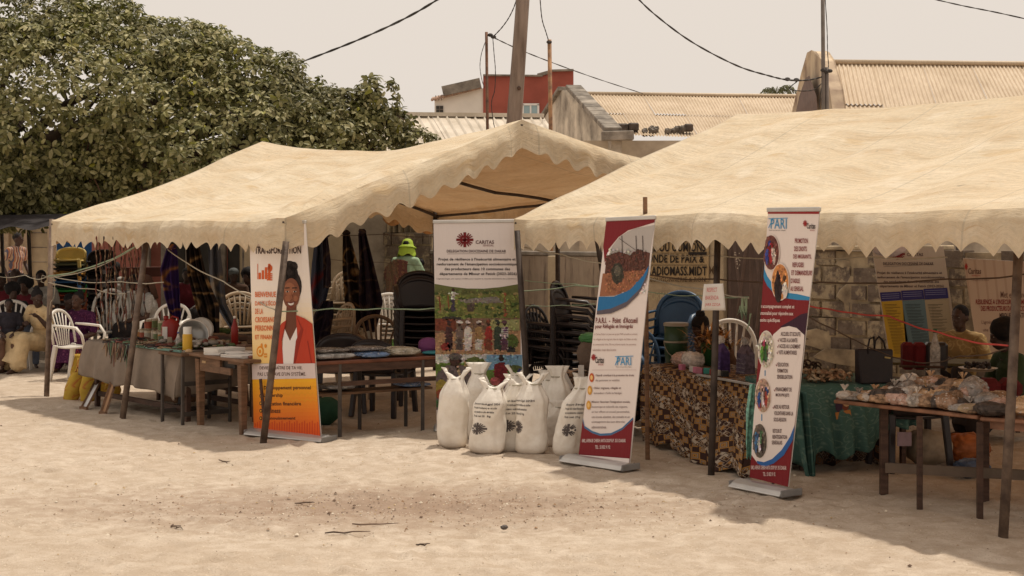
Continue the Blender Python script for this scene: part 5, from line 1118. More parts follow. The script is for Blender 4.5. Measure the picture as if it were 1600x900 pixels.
# tins and jars
M_tin = [M('tin_green', (.16, .20, .08), .4), M('tin_red', (.35, .08, .04), .4), M('tin_cream', (.50, .42, .30), .4), M('tin_orange', (.45, .20, .06), .4), M('tin_pale', (.40, .36, .28), .4)]
tin_l = ['green and cream', 'red', 'cream', 'orange', 'pale']
k = 0
for row in range(2):
    for c_ in range(8):
        x = .14+c_*.105+rr.uniform(-.01, .01); q = ta(x, .42+row*.11+rr.uniform(-.02, .02)); mi = (c_*3+row*2) % 5; lv = 1 if (c_+row) % 3 else 2
        for l_ in range(lv):
            T = thing('food_tin', '%s tin %s, column %s of the %s row on the necklace table' % (tin_l[mi], 'on top' if l_ else 'below', ['one', 'two', 'three', 'four', 'five', 'six', 'seven', 'eight'][c_], 'front' if row == 0 else 'back'), 'tin', q+V(0, 0, l_*.115), 0, 'tins on the necklace table')
            b = MB(); b.lathe([(.038, 0), (.038, .11), (.034, .112), (0, .112)], 12); b.build('body', M_tin[2], T, True); b = MB(); b.lathe([(.039, .02), (.039, .09)], 12, cap=False); b.build('wrapper', M_tin[mi], T, True)
            mi = (mi+2) % 5
T = thing('jerrycan', 'dark red plastic jerrycan standing at the right of the tins', 'jerrycan', ta(1.08, .35)); b = MB()
M_jr = M('jerry_red', (.26, .02, .015), .4, .1, bs=.05)
b.lathe([(.001, 0), (.085, 0), (.092, .02), (.092, .19), (.075, .235), (.03, .26), (.028, .262)], 14, sx=1.0, sy=.62); b.build('body', M_jr, T, True)
b = MB(); b.lathe([(.024, .255), (.026, .30), (0, .30)], 12, (-.045, 0, -.01)); b.build('cap', M_jr, T, True); b = MB(); b.tube([V(-.01, 0, .25), V(.02, 0, .285), (.07, 0, .27), (.075, 0, .225)], .011, 6); b.build('handle', M_jr, T, True)
b = MB(); b.box((-.045, -.0585, .12), (.05, .003, .13)); b.build('sticker', M_pap, T)
T = thing('steel_basin', 'grey enamel basin tilted up behind the jerrycan', 'basin', ta(1.36, .45, .11)); b = MB(); rot = Matrix.Rotation(R(62), 3, 'X') @ Matrix.Rotation(.3, 3, 'Y')
pr = [(0, -.06), (.07, -.055), (.12, -.02), (.145, .03), (.152, .03), (.125, -.03), (.07, -.068), (0, -.072)]; b.lathe(pr, 24, cap=False); b.v = [tuple(rot @ Vector(v)) for v in b.v]; b.build('bowl', M('enamel', (.32, .31, .29), .3, .1, bs=0, metal=.4), T, True)
b = MB(); b.lathe([(.143, .026), (.155, .026), (.157, .034), (.145, .036), (.143, .026)], 24, cap=False); b.v = [tuple(rot @ Vector(v)) for v in b.v]; b.build('rim', M_wh, T, True)
for x, y, lab in ((1.20, .62, 'white plate propped upright behind the jerrycan'),):
    b = MB(); b.lathe([(0, -.01), (.08, -.008), (.13, .015), (.133, .018), (.08, -.012), (0, -.014)], 22, cap=False); rot = Matrix.Rotation(R(70), 3, 'X'); b.v = [tuple(rot @ Vector(v)+ta(x, y, .14)) for v in b.v]; tag(b.build('white_plate', M_wh, smooth=True), lab, 'plate')
heap('mixed small goods spread over the back of the left tables', 0, .05, 90, lambda a, c_: ta(1.25+a*.8, .1+c_*.6, .01), [M_b[0], M_b[2], M('dusty_green', (.09, .12, .05)), M('dusty_grey', (.24, .21, .18)), M('dusty_white', (.52, .48, .42))], (.02, .05), seed=4)
# long low bench of goods behind (bottle, boxes, greenery)
TD, td, dD, nD, rD = table('back_table', 'low table in the shade behind the thermos desk with boxes and greens', gp(268, 146), gp(268, 146)+dl*1.5, .7, .68, M_wooddark, M_wooddark, rails=((.2, 'f'),))
heap('bunch of dark green leaves lying on the shaded back table', 0, .03, 70, lambda a, c_: td(.1+a*.45, .1+c_*.3, .02), [M('veg_green', (.05, .10, .03)), M('veg_green2', (.09, .14, .04))], (.03, .06), cat='greens', seed=6)
for i, (x, y, sx, sz, mt, lab) in enumerate([(.12, -.02+.1, .30, .07, M('box_tan', (.34, .26, .17)), 'tan cardboard box at the left end of the shaded back table'), (.62, .10, .42, .055, M('parcel_brown', (.25, .17, .11)), 'brown wrapped parcel on the shaded back table'), (1.05, .12, .36, .05, M('parcel_dark', (.12, .07, .05)), 'dark flat parcel on the shaded back table')]):
    b = MB(); b.box(td(x, y, sz/2+.002), (sx, .2, sz), rz=rD); tag(b.build('goods_box', mt, bevel=.008), lab, 'box')
def bottle(loc, lab, h=.20, r_=.03, body=None, capm=None, group=None, name='bottle'):
    T = thing(name, lab, 'bottle', loc, 0, group); b = MB(); b.lathe([(0, 0), (r_, 0), (r_, h*.62), (r_*.35, h*.86), (r_*.35, h*.93)], 12, cap=False); b.build('body', body, T, True); b = MB(); b.lathe([(r_*.42, h*.92), (r_*.42, h), (0, h)], 10); b.build('cap', capm, T, True); return T
M_clr = plastic_film('clear_plastic', (.55, .52, .48), .35); M_blucap = M('blue_cap', (.03, .07, .25), .4); M_redcap = M('red_cap', (.3, .03, .03), .4)
bottle(ta(1.72, .1), 'small clear bottle with blue cap left of the thermos', .17, .025, M_clr, M_blucap); bottle(ta(1.80, .16), 'second small clear bottle with red cap left of the thermos', .15, .022, M_clr, M_redcap)
bottle(ta(2.0, .55, .02), 'tall red and white squeeze bottle behind the thermos', .30, .035, M_jr, M_wh); bottle(ta(1.9, .6, .02), 'white and pink figurine-like bottle behind the thermos', .24, .03, M('pale_pink', (.5, .36, .32)), M_jr)

for i, (x, y, z, sx, sy, sz, cl_, lab) in enumerate([(.62, .42, 0, .26, .18, .05, (.10, .05, .035), 'dark brown book lying at the back of the wooden table'), (.62, .42, .052, .25, .18, .045, (.22, .12, .08), 'reddish book on the dark brown one, back of the wooden table'), (.63, .42, .10, .24, .17, .04, (.08, .05, .04), 'dark flat box on top of the book pile on the wooden table'),
        (.30, .46, 0, .22, .16, .05, (.30, .20, .12), 'tan folded cloth behind the papers on the wooden table'), (.82, .34, 0, .20, .14, .03, (.14, .16, .12), 'grey-green pamphlet at the right of the wooden table'), (.80, .16, .0, .18, .13, .02, (.24, .09, .06), 'reddish leaflet at the front right of the wooden table'), (.16, .40, 0, .12, .12, .07, (.16, .09, .06), 'small brown box at the back left of the wooden table')]):
    b = MB(); b.box(tcp(x, y, z+sz/2+.002), (sx, sy, sz), rz=rA+.3*math.sin(i*2.3)); tag(b.build('book' if 'book' in lab else 'packet', M('goods_c%d' % i, cl_, .7), bevel=.006), lab, 'goods')
for i in range(14):
    x = 1.12+.062*i; y = .30+.16*math.sin(i*2.1); cl_ = [(.30, .24, .17), (.20, .07, .05), (.12, .14, .09), (.38, .31, .24), (.10, .07, .06)][i % 5]; nm_ = ['tan', 'dark red', 'olive', 'cream', 'dark brown'][i % 5]
    b = MB(); b.box(ta(x, y, .035+.01*(i % 3)), (.05, .045, .06+.02*(i % 3)), rz=i); tag(b.build('small_packet', M('packet_%s' % nm_.replace(' ', '_'), cl_, .6), bevel=.005), '%s packet, %s from the left among the small goods right of the jerrycan' % (nm_, 'first' if i == 0 else ORD[i]), 'packet', 'small packets on the necklace table')

# yellow patterned bags at the left end
M_yb = wax_mat('yellow_print', (.47, .31, .05), (.40, .13, .04), (.07, .13, .04), 7, 'blob')
def pouch(loc, lab, sx, sy, h, mat, tilt=0, rz=0, group=None, name='woven_bag', cat='bag', strap=True, seed=0):
    T = thing(name, lab, cat, loc, rz, group); b = MB(); b.grid(lambda u, v: (lambda a, k: V(sx*k*math.cos(a)+tilt*v*h, sy*k*math.sin(a), h*v)*1.0 + V(.015*noise.noise(V(a, v*4, seed)), .015*noise.noise(V(a+9, v*4, seed)), 0))(u*2*math.pi, (.72+.28*math.sin(min(1, v*1.5)*1.6))*(1-.45*v**3)), 24, 12, us=2*(sx+sy)*2, vs_=h*2)
    b.add([V(tilt*h, 0, h*.99), V(0, 0, .004)], [] ); b.build('body', mat, T, True, solid=.006)
    b = MB(); b.ell(V(tilt*h*.9, 0, h*.93), (sx*.5, sy*.5, h*.07), 10); b.build('top_fold', mat, T, True)
    if strap: b = MB(); b.tube([V(tilt*h-sx*.3, 0, h*.95), V(tilt*h-sx*.1, -.01, h*1.18), V(tilt*h+sx*.3, 0, h*.95)], .007, 5); b.build('handle', M_jr, T, True)
    return T
for i, (px, py, sx, h_, tl, lab) in enumerate([(110, 624, .10, .30, .28, 'leftmost yellow and green printed bag on the ground'), (124, 618, .055, .42, .05, 'narrow dark red and yellow bag squeezed between the yellow bags'), (139, 626, .12, .36, .12, 'large orange-yellow printed bag under the taupe cloth'), (162, 618, .10, .26, .0, 'yellow bag with green foot behind the leaning wooden frames'), (118, 590, .09, .30, .1, 'green and yellow printed bag beside the white armchair'), (176, 622, .09, .24, .0, 'rightmost yellow bag behind the leaning wooden frames')]):
    pouch(gp(px, (py-368)/H, -.01), lab, sx, .075, h_, M_yb, tl, dl.x, 'yellow printed bags on the ground', seed=i)
def frame(px0, py0, px1, py1, wpx, lab, inner):
    s0 = (py0-368)/H; a = gp(px0, s0, .0); c_ = at(px1, py1, s0-4); T = thing('framed_mirror', lab, 'frame', a, 0, 'long wooden frames leaning on the table'); dv = (c_-a).normalized(); wv = V(.78, -.62, 0)*(wpx/s0)
    for k, e in ((0, -1), (1, 1)): b = MB(); b.bar(a+wv*e*.5, c_+wv*e*.5, .02, .03, up=(.2, -1, 0)); b.build('side_rail', M_wood, T, world=True)
    for q in (a, c_): b = MB(); b.bar(q-wv*.62, q+wv*.62, .03, .035); b.build('end_rail', M_wood, T, world=True)
    b = MB(); b.add([a-wv*.42+V(0, .008, 0), a+wv*.42+V(0, .008, 0), c_+wv*.42+V(0, .008, 0), c_-wv*.42+V(0, .008, 0)], [(0, 1, 2, 3)]); b.build('mirror_panel', inner, T, world=True, solid=.004)
frame(131, 638, 157, 588, 14, 'left long wooden frame with a white inner panel', M('mirror_white', (.62, .6, .58), .3)); frame(161, 646, 182, 582, 13, 'right long wooden frame with a brown inner panel', M('frame_brown', (.33, .18, .09), .6))
b = MB(); b.box(gp(281, 148, .11), (.3, .22, .22), rz=rA); tag(b.build('cardboard_box', M('cardboard', (.24, .13, .07)), bevel=.005), 'brown cardboard box on the ground under the necklace table', 'box')
b = MB()
b.ell(gp(508, 168, .12), (.16, .13, .13), 14, fn=lambda q: 1+.2*noise.noise(q*2)); tag(b.build('green_sack', M('green_net', (.03, .10, .055), bs=1.0, bsc=60), smooth=True), 'dark green net sack on the ground right of the orange banner', 'sack')
# table with packaged cloth, right of banner 1
TE = thing('school_bench_table', 'dark school bench table carrying folded cloth in plastic, right of the orange banner', 'table', gp(531, 181), 0)
FLe = gp(531, 181); de = (gp(700, 173)-FLe).normalized(); ne = V(-de.y, de.x, 0)
te = lambda x, y, z=0: FLe+de*x+ne*y+V(0, 0, z)
b = MB(); b.bar(te(-.28, .22, .655), te(1.02, .22, .655), .48, .03); b.build('tabletop', M('reddish_top', (.18, .065, .035), .4, .25, 5, .1, 30), TE, world=True, bevel=.006)
b = MB(); b.bar(te(-.26, .0, .605), te(1.0, .0, .605), .02, .07); b.build('apron', M_wooddark, TE, world=True)
for (x, y) in ((0, 0), (.83, 0), (-.12, .42), (.90, .42), (.42, .42)): b = MB(); b.bar(te(x, y, -.04), te(x, y, .64), .032, .032); b.build('leg', M_deskleg, TE, world=True)
b = MB(); b.bar(te(0, -.02, .47), te(.98, -.02, .47), .024, .04); b.build('rail', M_wooddark, TE, world=True)
b = MB(); b.bar(te(-.2, .25, .37), te(1.0, .25, .37), .28, .02); b.build('shelf', M_wood, TE, world=True)
M_pack = [plastic_film('pack_grey', (.42, .40, .38), .12), plastic_film('pack_blue', (.16, .26, .45), .12), plastic_film('pack_tan', (.42, .37, .28), .12), plastic_film('pack_dark', (.22, .19, .17), .12)]
def pillow(loc, lab, sx, sy, sz, mat, rz=0, name='wrapped_cloth', cat='cloth pack', group=None, seed=0, kind=None):
    b = MB(); sd = V(seed*3.1, seed*1.7, 0)
    film = 'plastic' in name or name == 'wrapped_cloth'
    def f(q): return 1+.16*noise.noise(q*2.4+sd)+.08*noise.noise(q*6+sd)-(.30*abs(noise.noise(q*4.5+sd*2))+.18*abs(noise.noise(q*9+sd)) if film else 0)
    b.ell((0, 0, 0), (1, 1, 1), 40 if film else 22, fn=f, m=24 if film else 14)
    out = []
    cz, sn = math.cos(rz), math.sin(rz)
    for v in b.v:
        x, y, z = v; ex_ = .36 if name == 'wrapped_cloth' else .5; x = math.copysign(abs(x)**ex_, x); y = math.copysign(abs(y)**ex_, y); k = math.hypot(x, y)/1.41; z = z*(1-.35*k)
        x, y, z = x*sx/2, y*sy/2, z*sz/2+sz/2; out.append((x*cz-y*sn+loc[0], x*sn+y*cz+loc[1], z+loc[2]))
    b.v = out; return tag(b.build(name, mat, smooth=True), lab, cat, group, kind)
re_ = math.atan2(de.y, de.x)
for i, (x, y, z, sx, sz, mt, lab) in enumerate([(-.02, .15, .672, .42, .07, 0, 'grey folded cloth in plastic at the left of the bench table'), (-.04, .16, .735, .36, .04, 3, 'flat dark cloth pack lying on the grey one'), (.36, .12, .672, .30, .06, 1, 'blue folded cloth in clear plastic on the bench table'), (.36, .2, .728, .34, .045, 3, 'dark cloth pack resting on the blue one'), (.68, .14, .672, .34, .09, 2, 'puffy tan printed cloth pack at the right of the bench table'), (.12, .3, .385, .30, .07, 0, 'mauve cloth bundle on the bench shelf, left'), (.85, .22, .385, .3, .04, 1, 'thin blue cloth bundle on the bench shelf, right')]):
    pillow(te(x, y, z), lab, sx, .28, sz, M_pack[mt], re_, seed=i, group='folded cloths packed in plastic')
pillow(te(.98, .16, .672), 'purple crumpled bag at the right end of the bench table', .18, .16, .16, M('purple_bag', (.16, .04, .13), bs=.6, bsc=20), 0, 'purple_bag', 'bag', seed=9); pillow(te(1.0, .10, .672), 'turquoise cloth under the purple bag', .2, .2, .04, M('teal_cloth', (.05, .24, .27)), 0, 'teal_cloth', 'cloth', seed=8)

# ---------------------------------------------------------------- chairs under and behind the left tent
sx_ = lambda px, py: (py-368)/H
stack('white', M_wh, 4, gp(614, 118), R(15), 'white plastic armchair, %s in the sunlit white stack', 'slats', True, 'white chair stack behind the bench table', .055, .0, .80)
chair('brown', M_br, 'slats', True, 'taupe armchair with slatted back in front of the white chair stack', gp(600, 144), R(25), h=.86)
stack('black', M_bk, 9, gp(659, 150), R(8), 'black plastic chair, %s in the tall black stack at the banner', 'solid', True, 'tall black chair stack by the Caritas banner', .07, 0, .80)
stack('beige', M_be, 7, gp(533, 118), R(-20), 'beige plastic chair, %s in the beige stack behind the hanging cloths', 'slats', True, 'beige chair stack behind the hanging cloths', .075)
stack('beige', M_be, 4, gp(378, 126), R(15), 'beige slatted chair, %s in the stack left of the orange banner', 'slats', True, 'beige chair stack left of the orange banner', .07)
stack('beige', M_be, 3, gp(508, 140), R(-60), 'beige chair with tilted slats, %s in the small stack right of the orange banner', 'slats', True, 'small beige stack right of the orange banner', .08)
chair('black', M_bk, 'solid', True, 'black armchair seen from behind at the left of the bench table', gp(531, 157), R(190), h=.78); chair('black', M_bk, 'solid', True, 'black armchair tucked under the right of the bench table', gp(600, 160), R(160), h=.74)
chair('black', M_bk, 'solid', False, 'black chair behind the wooden table with papers', gp(335, 150), R(150), h=.72)
# left chairs
chair('white', M_wh, 'slats', True, 'white armchair in front of the seated women beside the yellow bags', gp(124, 129), R(75), h=.84)
chair('white', M_wh, 'slats', True, 'white slatted chair with a child on it at the left edge', gp(18, 119), R(20), h=.88); chair('white', M_wh, 'slats', True, 'white chair turned sideways behind the woman in the cream dress', gp(48, 108), R(-70), h=.86)
chair('white', M_wh, 'slats', True, 'white chair standing behind the bead strands, left', gp(168, 112), R(5), h=.98); chair('white', M_wh, 'slats', True, 'white chair standing behind the bead strands, right', gp(207, 110), R(20), h=.94)
chair('white', M_wh, 'slats', True, 'white slatted chair right of the steel basin', gp(258, 122), R(-10), h=.86)
chair('white', M_wh, 'slats', False, 'white chair far back between the hanging cloths', gp(352, 98), R(0), h=.8)
cols = [('c_'+n_, M('chair_'+n_, c_, .5, .15, 3, .05)) for n_, c_ in (('black', (.03, .022, .02)), ('navy', (.04, .05, .07)), ('red', (.45, .09, .05)), ('brick', (.5, .15, .07)), ('grey', (.22, .2, .2)), ('brick', (.24, .08, .04)), ('red', (.2, .05, .03)), ('green', (.06, .42, .10)), ('black', (.03, .022, .02)), ('blue', (.06, .18, .42)), ('black', (.03, .022, .02)), ('orange', (.75, .38, .09)), ('black', (.03, .022, .02)), ('olive', (.18, .18, .10)), ('yellow', (.75, .55, .18)))]
nm = ['black', 'navy', 'red', 'brick red', 'grey', 'brick red', 'red', 'green', 'black', 'blue', 'black', 'orange', 'black', 'olive', 'yellow']
for k in range(15):
    c_ = chair(cols[k][0], cols[k][1], 'band', False, '%s plastic chair, %s from the top of the multicoloured stack' % (nm[k], ORD[14-k] if k < 14 else 'first'), gp(106, 100, k*.068), R(3), 'multicoloured chair stack at the left', .60)
for k in range(14):
    c_ = chair('c_black' if k % 3 else 'c_grey', M_bk if k % 3 else M('chair_grey', (.12, .11, .11)), 'band', False, 'dark plastic chair, %s from the top of the dark stack beside the multicoloured one' % (ORD[13-k] if k < 13 else 'first'), gp(150, 98, k*.070), R(-8), 'dark chair stack at the left', .60)
b = MB(); b.bar(at(116, 470, 94), at(116, 370, 94), .58, .03, up=(0, 1, 0)); tag(b.build('blue_panel', M('blue_panel', (.04, .18, .55), .5), bevel=.01), 'blue board standing behind the multicoloured chair stack', 'board')
T = thing('shaded_bench', 'dark reddish bench board in front of the pink building', 'bench', gp(235, 92)); b = MB(); b.bar(at(196, 425, 92), at(272, 424, 92), .4, .16); b.build('seat', M('bench_red', (.10, .035, .025)), T, world=True)
for px in (200, 268): b = MB(); b.bar(gp(px, 92), at(px, 428, 92), .06, .06); b.build('leg', M_wooddark, T, world=True)

# hanging cloths ------------------------------------------------------
def hang(name, lab, path, widths, mat, s_, folds=3, amp=.035, hook=True, group='printed cloths hung for sale', thick=.004):
    """path: list of (px,py) centre line from the top; widths in px"""
    k = len(path)
    ys_ = [0]
    for i in range(1, k): ys_.append(ys_[-1]+math.hypot(path[i][0]-path[i-1][0], path[i][1]-path[i-1][1]))
    tot = ys_[-1]; r_ = random.Random(len(lab)); p0 = r_.uniform(0, 6)
    def f(u, v):
        t_ = v*tot; i = 0
        while i < k-2 and ys_[i+1] < t_: i += 1
        a = (t_-ys_[i])/(ys_[i+1]-ys_[i]); a = min(1, a); cx = lerp(path[i][0], path[i+1][0], a); cy = lerp(path[i][1], path[i+1][1], a); w_ = lerp(widths[i], widths[i+1], a)
        q = at(cx+(u-.5)*w_, cy+(u-.5)*w_*.10*math.sin(v*5+p0), s_); return q+V(0, amp*(math.sin(u*folds*6.28+p0+v*2)+.4*math.sin(u*folds*13+v*5))*(.35+.65*min(1, w_/30)), .01*math.sin(u*9+p0)*v)
    T = thing(name, lab, 'cloth', at(path[0][0], path[0][1], s_), 0, group)
    b = MB(); b.grid(f, 40, 44, us=widths[-1]/s_, vs_=tot/s_); b.build('fabric', mat, T, True, True, solid=thick)
    if hook: b = MB(); b.ell(at(path[0][0], path[0][1]-2, s_), (.05, .04, .035), 9, fn=lambda q: 1+.4*noise.noise(q*3+V(p0, 0, 0))); b.build('knot', mat, T, True, True)
    return T
W1 = wax_mat('print_black_gold', (.022, .015, .014), (.32, .20, .09), (.08, .05, .035), 7, 'blob'); W2 = wax_mat('print_purple', (.035, .018, .10), (.33, .15, .05), (.05, .03, .17), 6, 'blob'); W3 = wax_mat('print_blue_red', (.04, .05, .085), (.16, .02, .02), (.05, .05, .07), 3, 'blob')
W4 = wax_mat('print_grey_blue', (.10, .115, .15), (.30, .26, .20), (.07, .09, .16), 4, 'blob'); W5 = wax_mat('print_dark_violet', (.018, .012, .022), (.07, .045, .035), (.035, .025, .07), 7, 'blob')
hang('hanging_cloth', 'black and gold print cloth, left of the pair hanging near the lime hat', [(541, 366), (548, 420), (556, 470), (566, 512)], [10, 26, 36, 26], W1, 132, 2)
hang('hanging_cloth', 'dark violet print cloth with pointed corner hanging right of the pair', [(566, 364), (574, 420), (580, 470), (578, 518)], [12, 24, 38, 18], W5, 133, 2)
hang('hanging_cloth', 'blue cloth with red border hanging just right of the orange banner', [(497, 368), (498, 410), (499, 450), (494, 482)], [8, 22, 30, 26], W3, 136, 2)
hang('hanging_cloth', 'narrow dark strip of cloth hanging beside the red bordered one', [(508, 370), (511, 410), (511, 450)], [8, 12, 12], W5, 137, 1)
b = MB(); b.ell(at(499, 363, 136), (.055, .04, .04), 8, fn=lambda q: 1+.4*noise.noise(q*3)); tag(b.build('red_knot', M_jr, smooth=True), 'small red knot of cloth on the cord right of the orange banner', 'knot')
hang('hanging_cloth', 'purple and orange flower print cloth hanging left of the dark one', [(268, 388), (264, 420), (270, 462), (276, 498)], [16, 28, 24, 16], W2, 148, 2)
hang('hanging_cloth', 'large black and ochre print cloth hanging diagonally over the shaded table', [(300, 376), (308, 430), (324, 478), (333, 528)], [18, 30, 38, 18], W1, 150, 3)
hang('hanging_cloth', 'thin greyish blue cloth hanging behind the large dark one', [(334, 382), (337, 430), (344, 475), (366, 514)], [18, 22, 18, 12], W4, 142, 2)

# ---------------------------------------------------------------- ropes
M_rope = M('pale_cord', (.42, .38, .30), .8, .1); M_cord = M('dark_cord', (.10, .065, .045), .8); M_redc = M('red_cord', (.45, .06, .05), .7); M_grc = M('green_cord', (.28, .36, .24), .8)
def rope(lab, pts, mat, r_=.005, g_='cords strung between the tent poles'):
    P_ = [at(*q) for q in pts]; out = []
    for i in range(len(P_)-1):
        L_ = (P_[i+1]-P_[i]).length
        for k in range(10): t_ = k/10; out.append(P_[i].lerp(P_[i+1], t_)+V(0, 0, -.02*L_*math.sin(math.pi*t_)+.002*math.sin(k*5)))
    out.append(P_[-1]); b = MB(); b.tube(out, r_, 5); tag(b.build('cord', mat, smooth=True), lab, 'cord', g_)
rope('pale green cord rising from the leftmost pole to the second pole', [(76, 431, 145), (132, 420, 150), (214, 384, 159)], M_grc, .007); rope('second pale cord rising beside the green one', [(76, 433, 145), (150, 418, 152), (226, 376, 160)], M_rope)
rope('pale cord running level from the leftmost pole past the red jerrycan', [(78, 431, 145), (190, 440, 158), (256, 441, 164)], M_rope); rope('lower pale cord from the leftmost pole towards the tins', [(76, 441, 145), (150, 452, 150), (196, 459, 158)], M_rope)
rope('long pale cord slanting down behind the orange banner to its pole', [(262, 390, 160), (350, 440, 172), (400, 468, 178), (430, 484, 184)], M_rope, .006); rope('pale cord level between the orange banner pole and the Caritas banner', [(430, 486, 185), (520, 482, 180), (600, 482, 176), (690, 481, 172)], M_grc, .006)
rope('pale cord level across the far left', [(-20, 428, 120), (40, 430, 130), (76, 432, 144)], M_rope, .004); rope('thin dark cord holding the hanging cloths', [(480, 365, 133), (600, 366, 133), (680, 370, 130)], M_cord, .004)
rope('thin grey cord across behind the lime hat woman', [(490, 402, 128), (600, 410, 126), (680, 414, 124)], M_cord, .003)
rope('pale cord slanting down from the corner pole of the right tent', [(804, 382, 177), (880, 398, 181), (944, 412, 186)], M_rope, .006); rope('green cord crossing left of the middle banner', [(808, 455, 170), (900, 446, 168), (944, 448, 170)], M_grc); rope('second green cord crossing left of the middle banner', [(820, 438, 160), (900, 444, 162), (946, 446, 168)], M_grc, .004); rope('thin low cord left of the middle banner', [(814, 477, 168), (880, 477, 166), (930, 475, 166)], M_grc, .003)
rope('dark taut cord across the whole right tent', [(1010, 428, 190), (1120, 436, 205), (1290, 441, 215), (1480, 436, 225), (1620, 426, 240)], M_cord, .006); rope('pale cord along the fringe of the right tent', [(1015, 393, 190), (1118, 399, 205), (1360, 401, 225), (1480, 402, 235)], M_rope, .005)
rope('cord passing the paper sign to the knotted bundle', [(1010, 433, 195), (1100, 452, 205), (1170, 466, 212)], M_rope, .006); rope('pale cord level behind the paper sign', [(1010, 455, 195), (1100, 462, 205), (1170, 464, 212)], M_grc, .004)
rope('red cord sagging across the yellow poster to the right pole', [(1240, 472, 215), (1300, 484, 218), (1390, 494, 225), (1470, 520, 240), (1575, 540, 264)], M_redc, .006)
rope('dark cord slanting down to the black handbag', [(1240, 482, 215), (1310, 518, 215), (1390, 556, 215), (1430, 566, 215)], M_cord, .005); rope('dark cord slanting up from the handbag to the right pole', [(1430, 566, 215), (1500, 556, 240), (1572, 545, 262)], M_cord, .005)
b = MB(); r_ = random.Random(8)
for i in range(7):
    x = 1166+r_.uniform(-7, 5); b.tube([at(x, 466, 212), at(x-r_.uniform(-3, 4), 480, 212), at(x-r_.uniform(-6, 8), r_.uniform(490, 500), 212), at(x-3, 478, 212)], .006, 5)
for i in range(3): b.tube([at(1172+i, 490, 212), at(1171-i*2, 508+i*4, 212)], .003, 4)
tag(b.build('cord_bundle', M_grc, smooth=True), 'tangled bundle of pale green cord knotted near the right PARI banner', 'cord bundle')
b = MB(); b.tube([at(83, 430, 145), at(86, 452, 145), at(84, 466, 145), at(79, 472, 145), at(77, 492, 145)], .004, 5); b.tube([at(76, 434, 145), at(66, 430, 145), at(64, 440, 145), at(74, 444, 145)], .004, 5); tag(b.build('cord_end', M_rope, smooth=True), 'loose looped cord end hanging at the leftmost pole', 'cord')
# paper sign on the pole
T = thing('paper_sign', 'white paper sheet with red handwriting fixed to the second pole of the right tent', 'sign', at(1115, 464, 218)); b = MB()
A_, B_, C_, D_ = at(1096, 485, 219), at(1134, 485, 219), at(1100, 444, 219), at(1130, 443, 219)
b.grid(lambda u, v: A_.lerp(B_, u).lerp(C_.lerp(D_, u), v)+V(0, .012*math.sin(u*3), 0), 8, 8); b.build('sheet', M_pap, T, True, True, solid=.002)
q = quadmap(A_+V(0, -.012, 0), B_+V(0, -.012, 0), C_+V(0, -.012, 0), D_+V(0, -.012, 0)); Pq = Print(q)
Pq.text('RESPECT', .16, .14, .5, .16, (196, 96, 96), 2); Pq.text('BAKENDA', .12, .44, .6, .15, (196, 96, 96), 2); Pq.text('JARR ZZIGA', .12, .72, .66, .14, (196, 96, 96), 2); Pq.build('handwriting', T)

# ================================================================ SACKS
m, t, p, o_ = nodes('woven_sack'); v = coord(t); vu = coord(t, 'UV', (1, 1, 1))
br = N(t, 'ShaderNodeTexWave', bands_direction='Y'); br.inputs['Scale'].default_value = 8; br.inputs['Distortion'].default_value = 1.2; t.links.new(vu, br.inputs['Vector'])
c = ramp(t, noise_n(t, v, 5, 6, .65), [(.3, (.68, .61, .52)), (.6, (.84, .79, .71))]); c = mixc(t, ramp(t, br.outputs['Fac'], [(.0, (.22, .22, .22)), (.4, (0, 0, 0))]), c, (.55, .48, .40))
sp = N(t, 'ShaderNodeSeparateXYZ'); t.links.new(v, sp.inputs[0]); c = mixc(t, ramp(t, sp.outputs[2], [(0, (.5, .5, .5)), (.10, (0, 0, 0))]), c, (.50, .38, .27))
t.links.new(c, p.inputs['Base Color']); p.inputs['Roughness'].default_value = .5; bump(t, p, noise_n(t, v, 22, 4), .5, .012); SACK = m
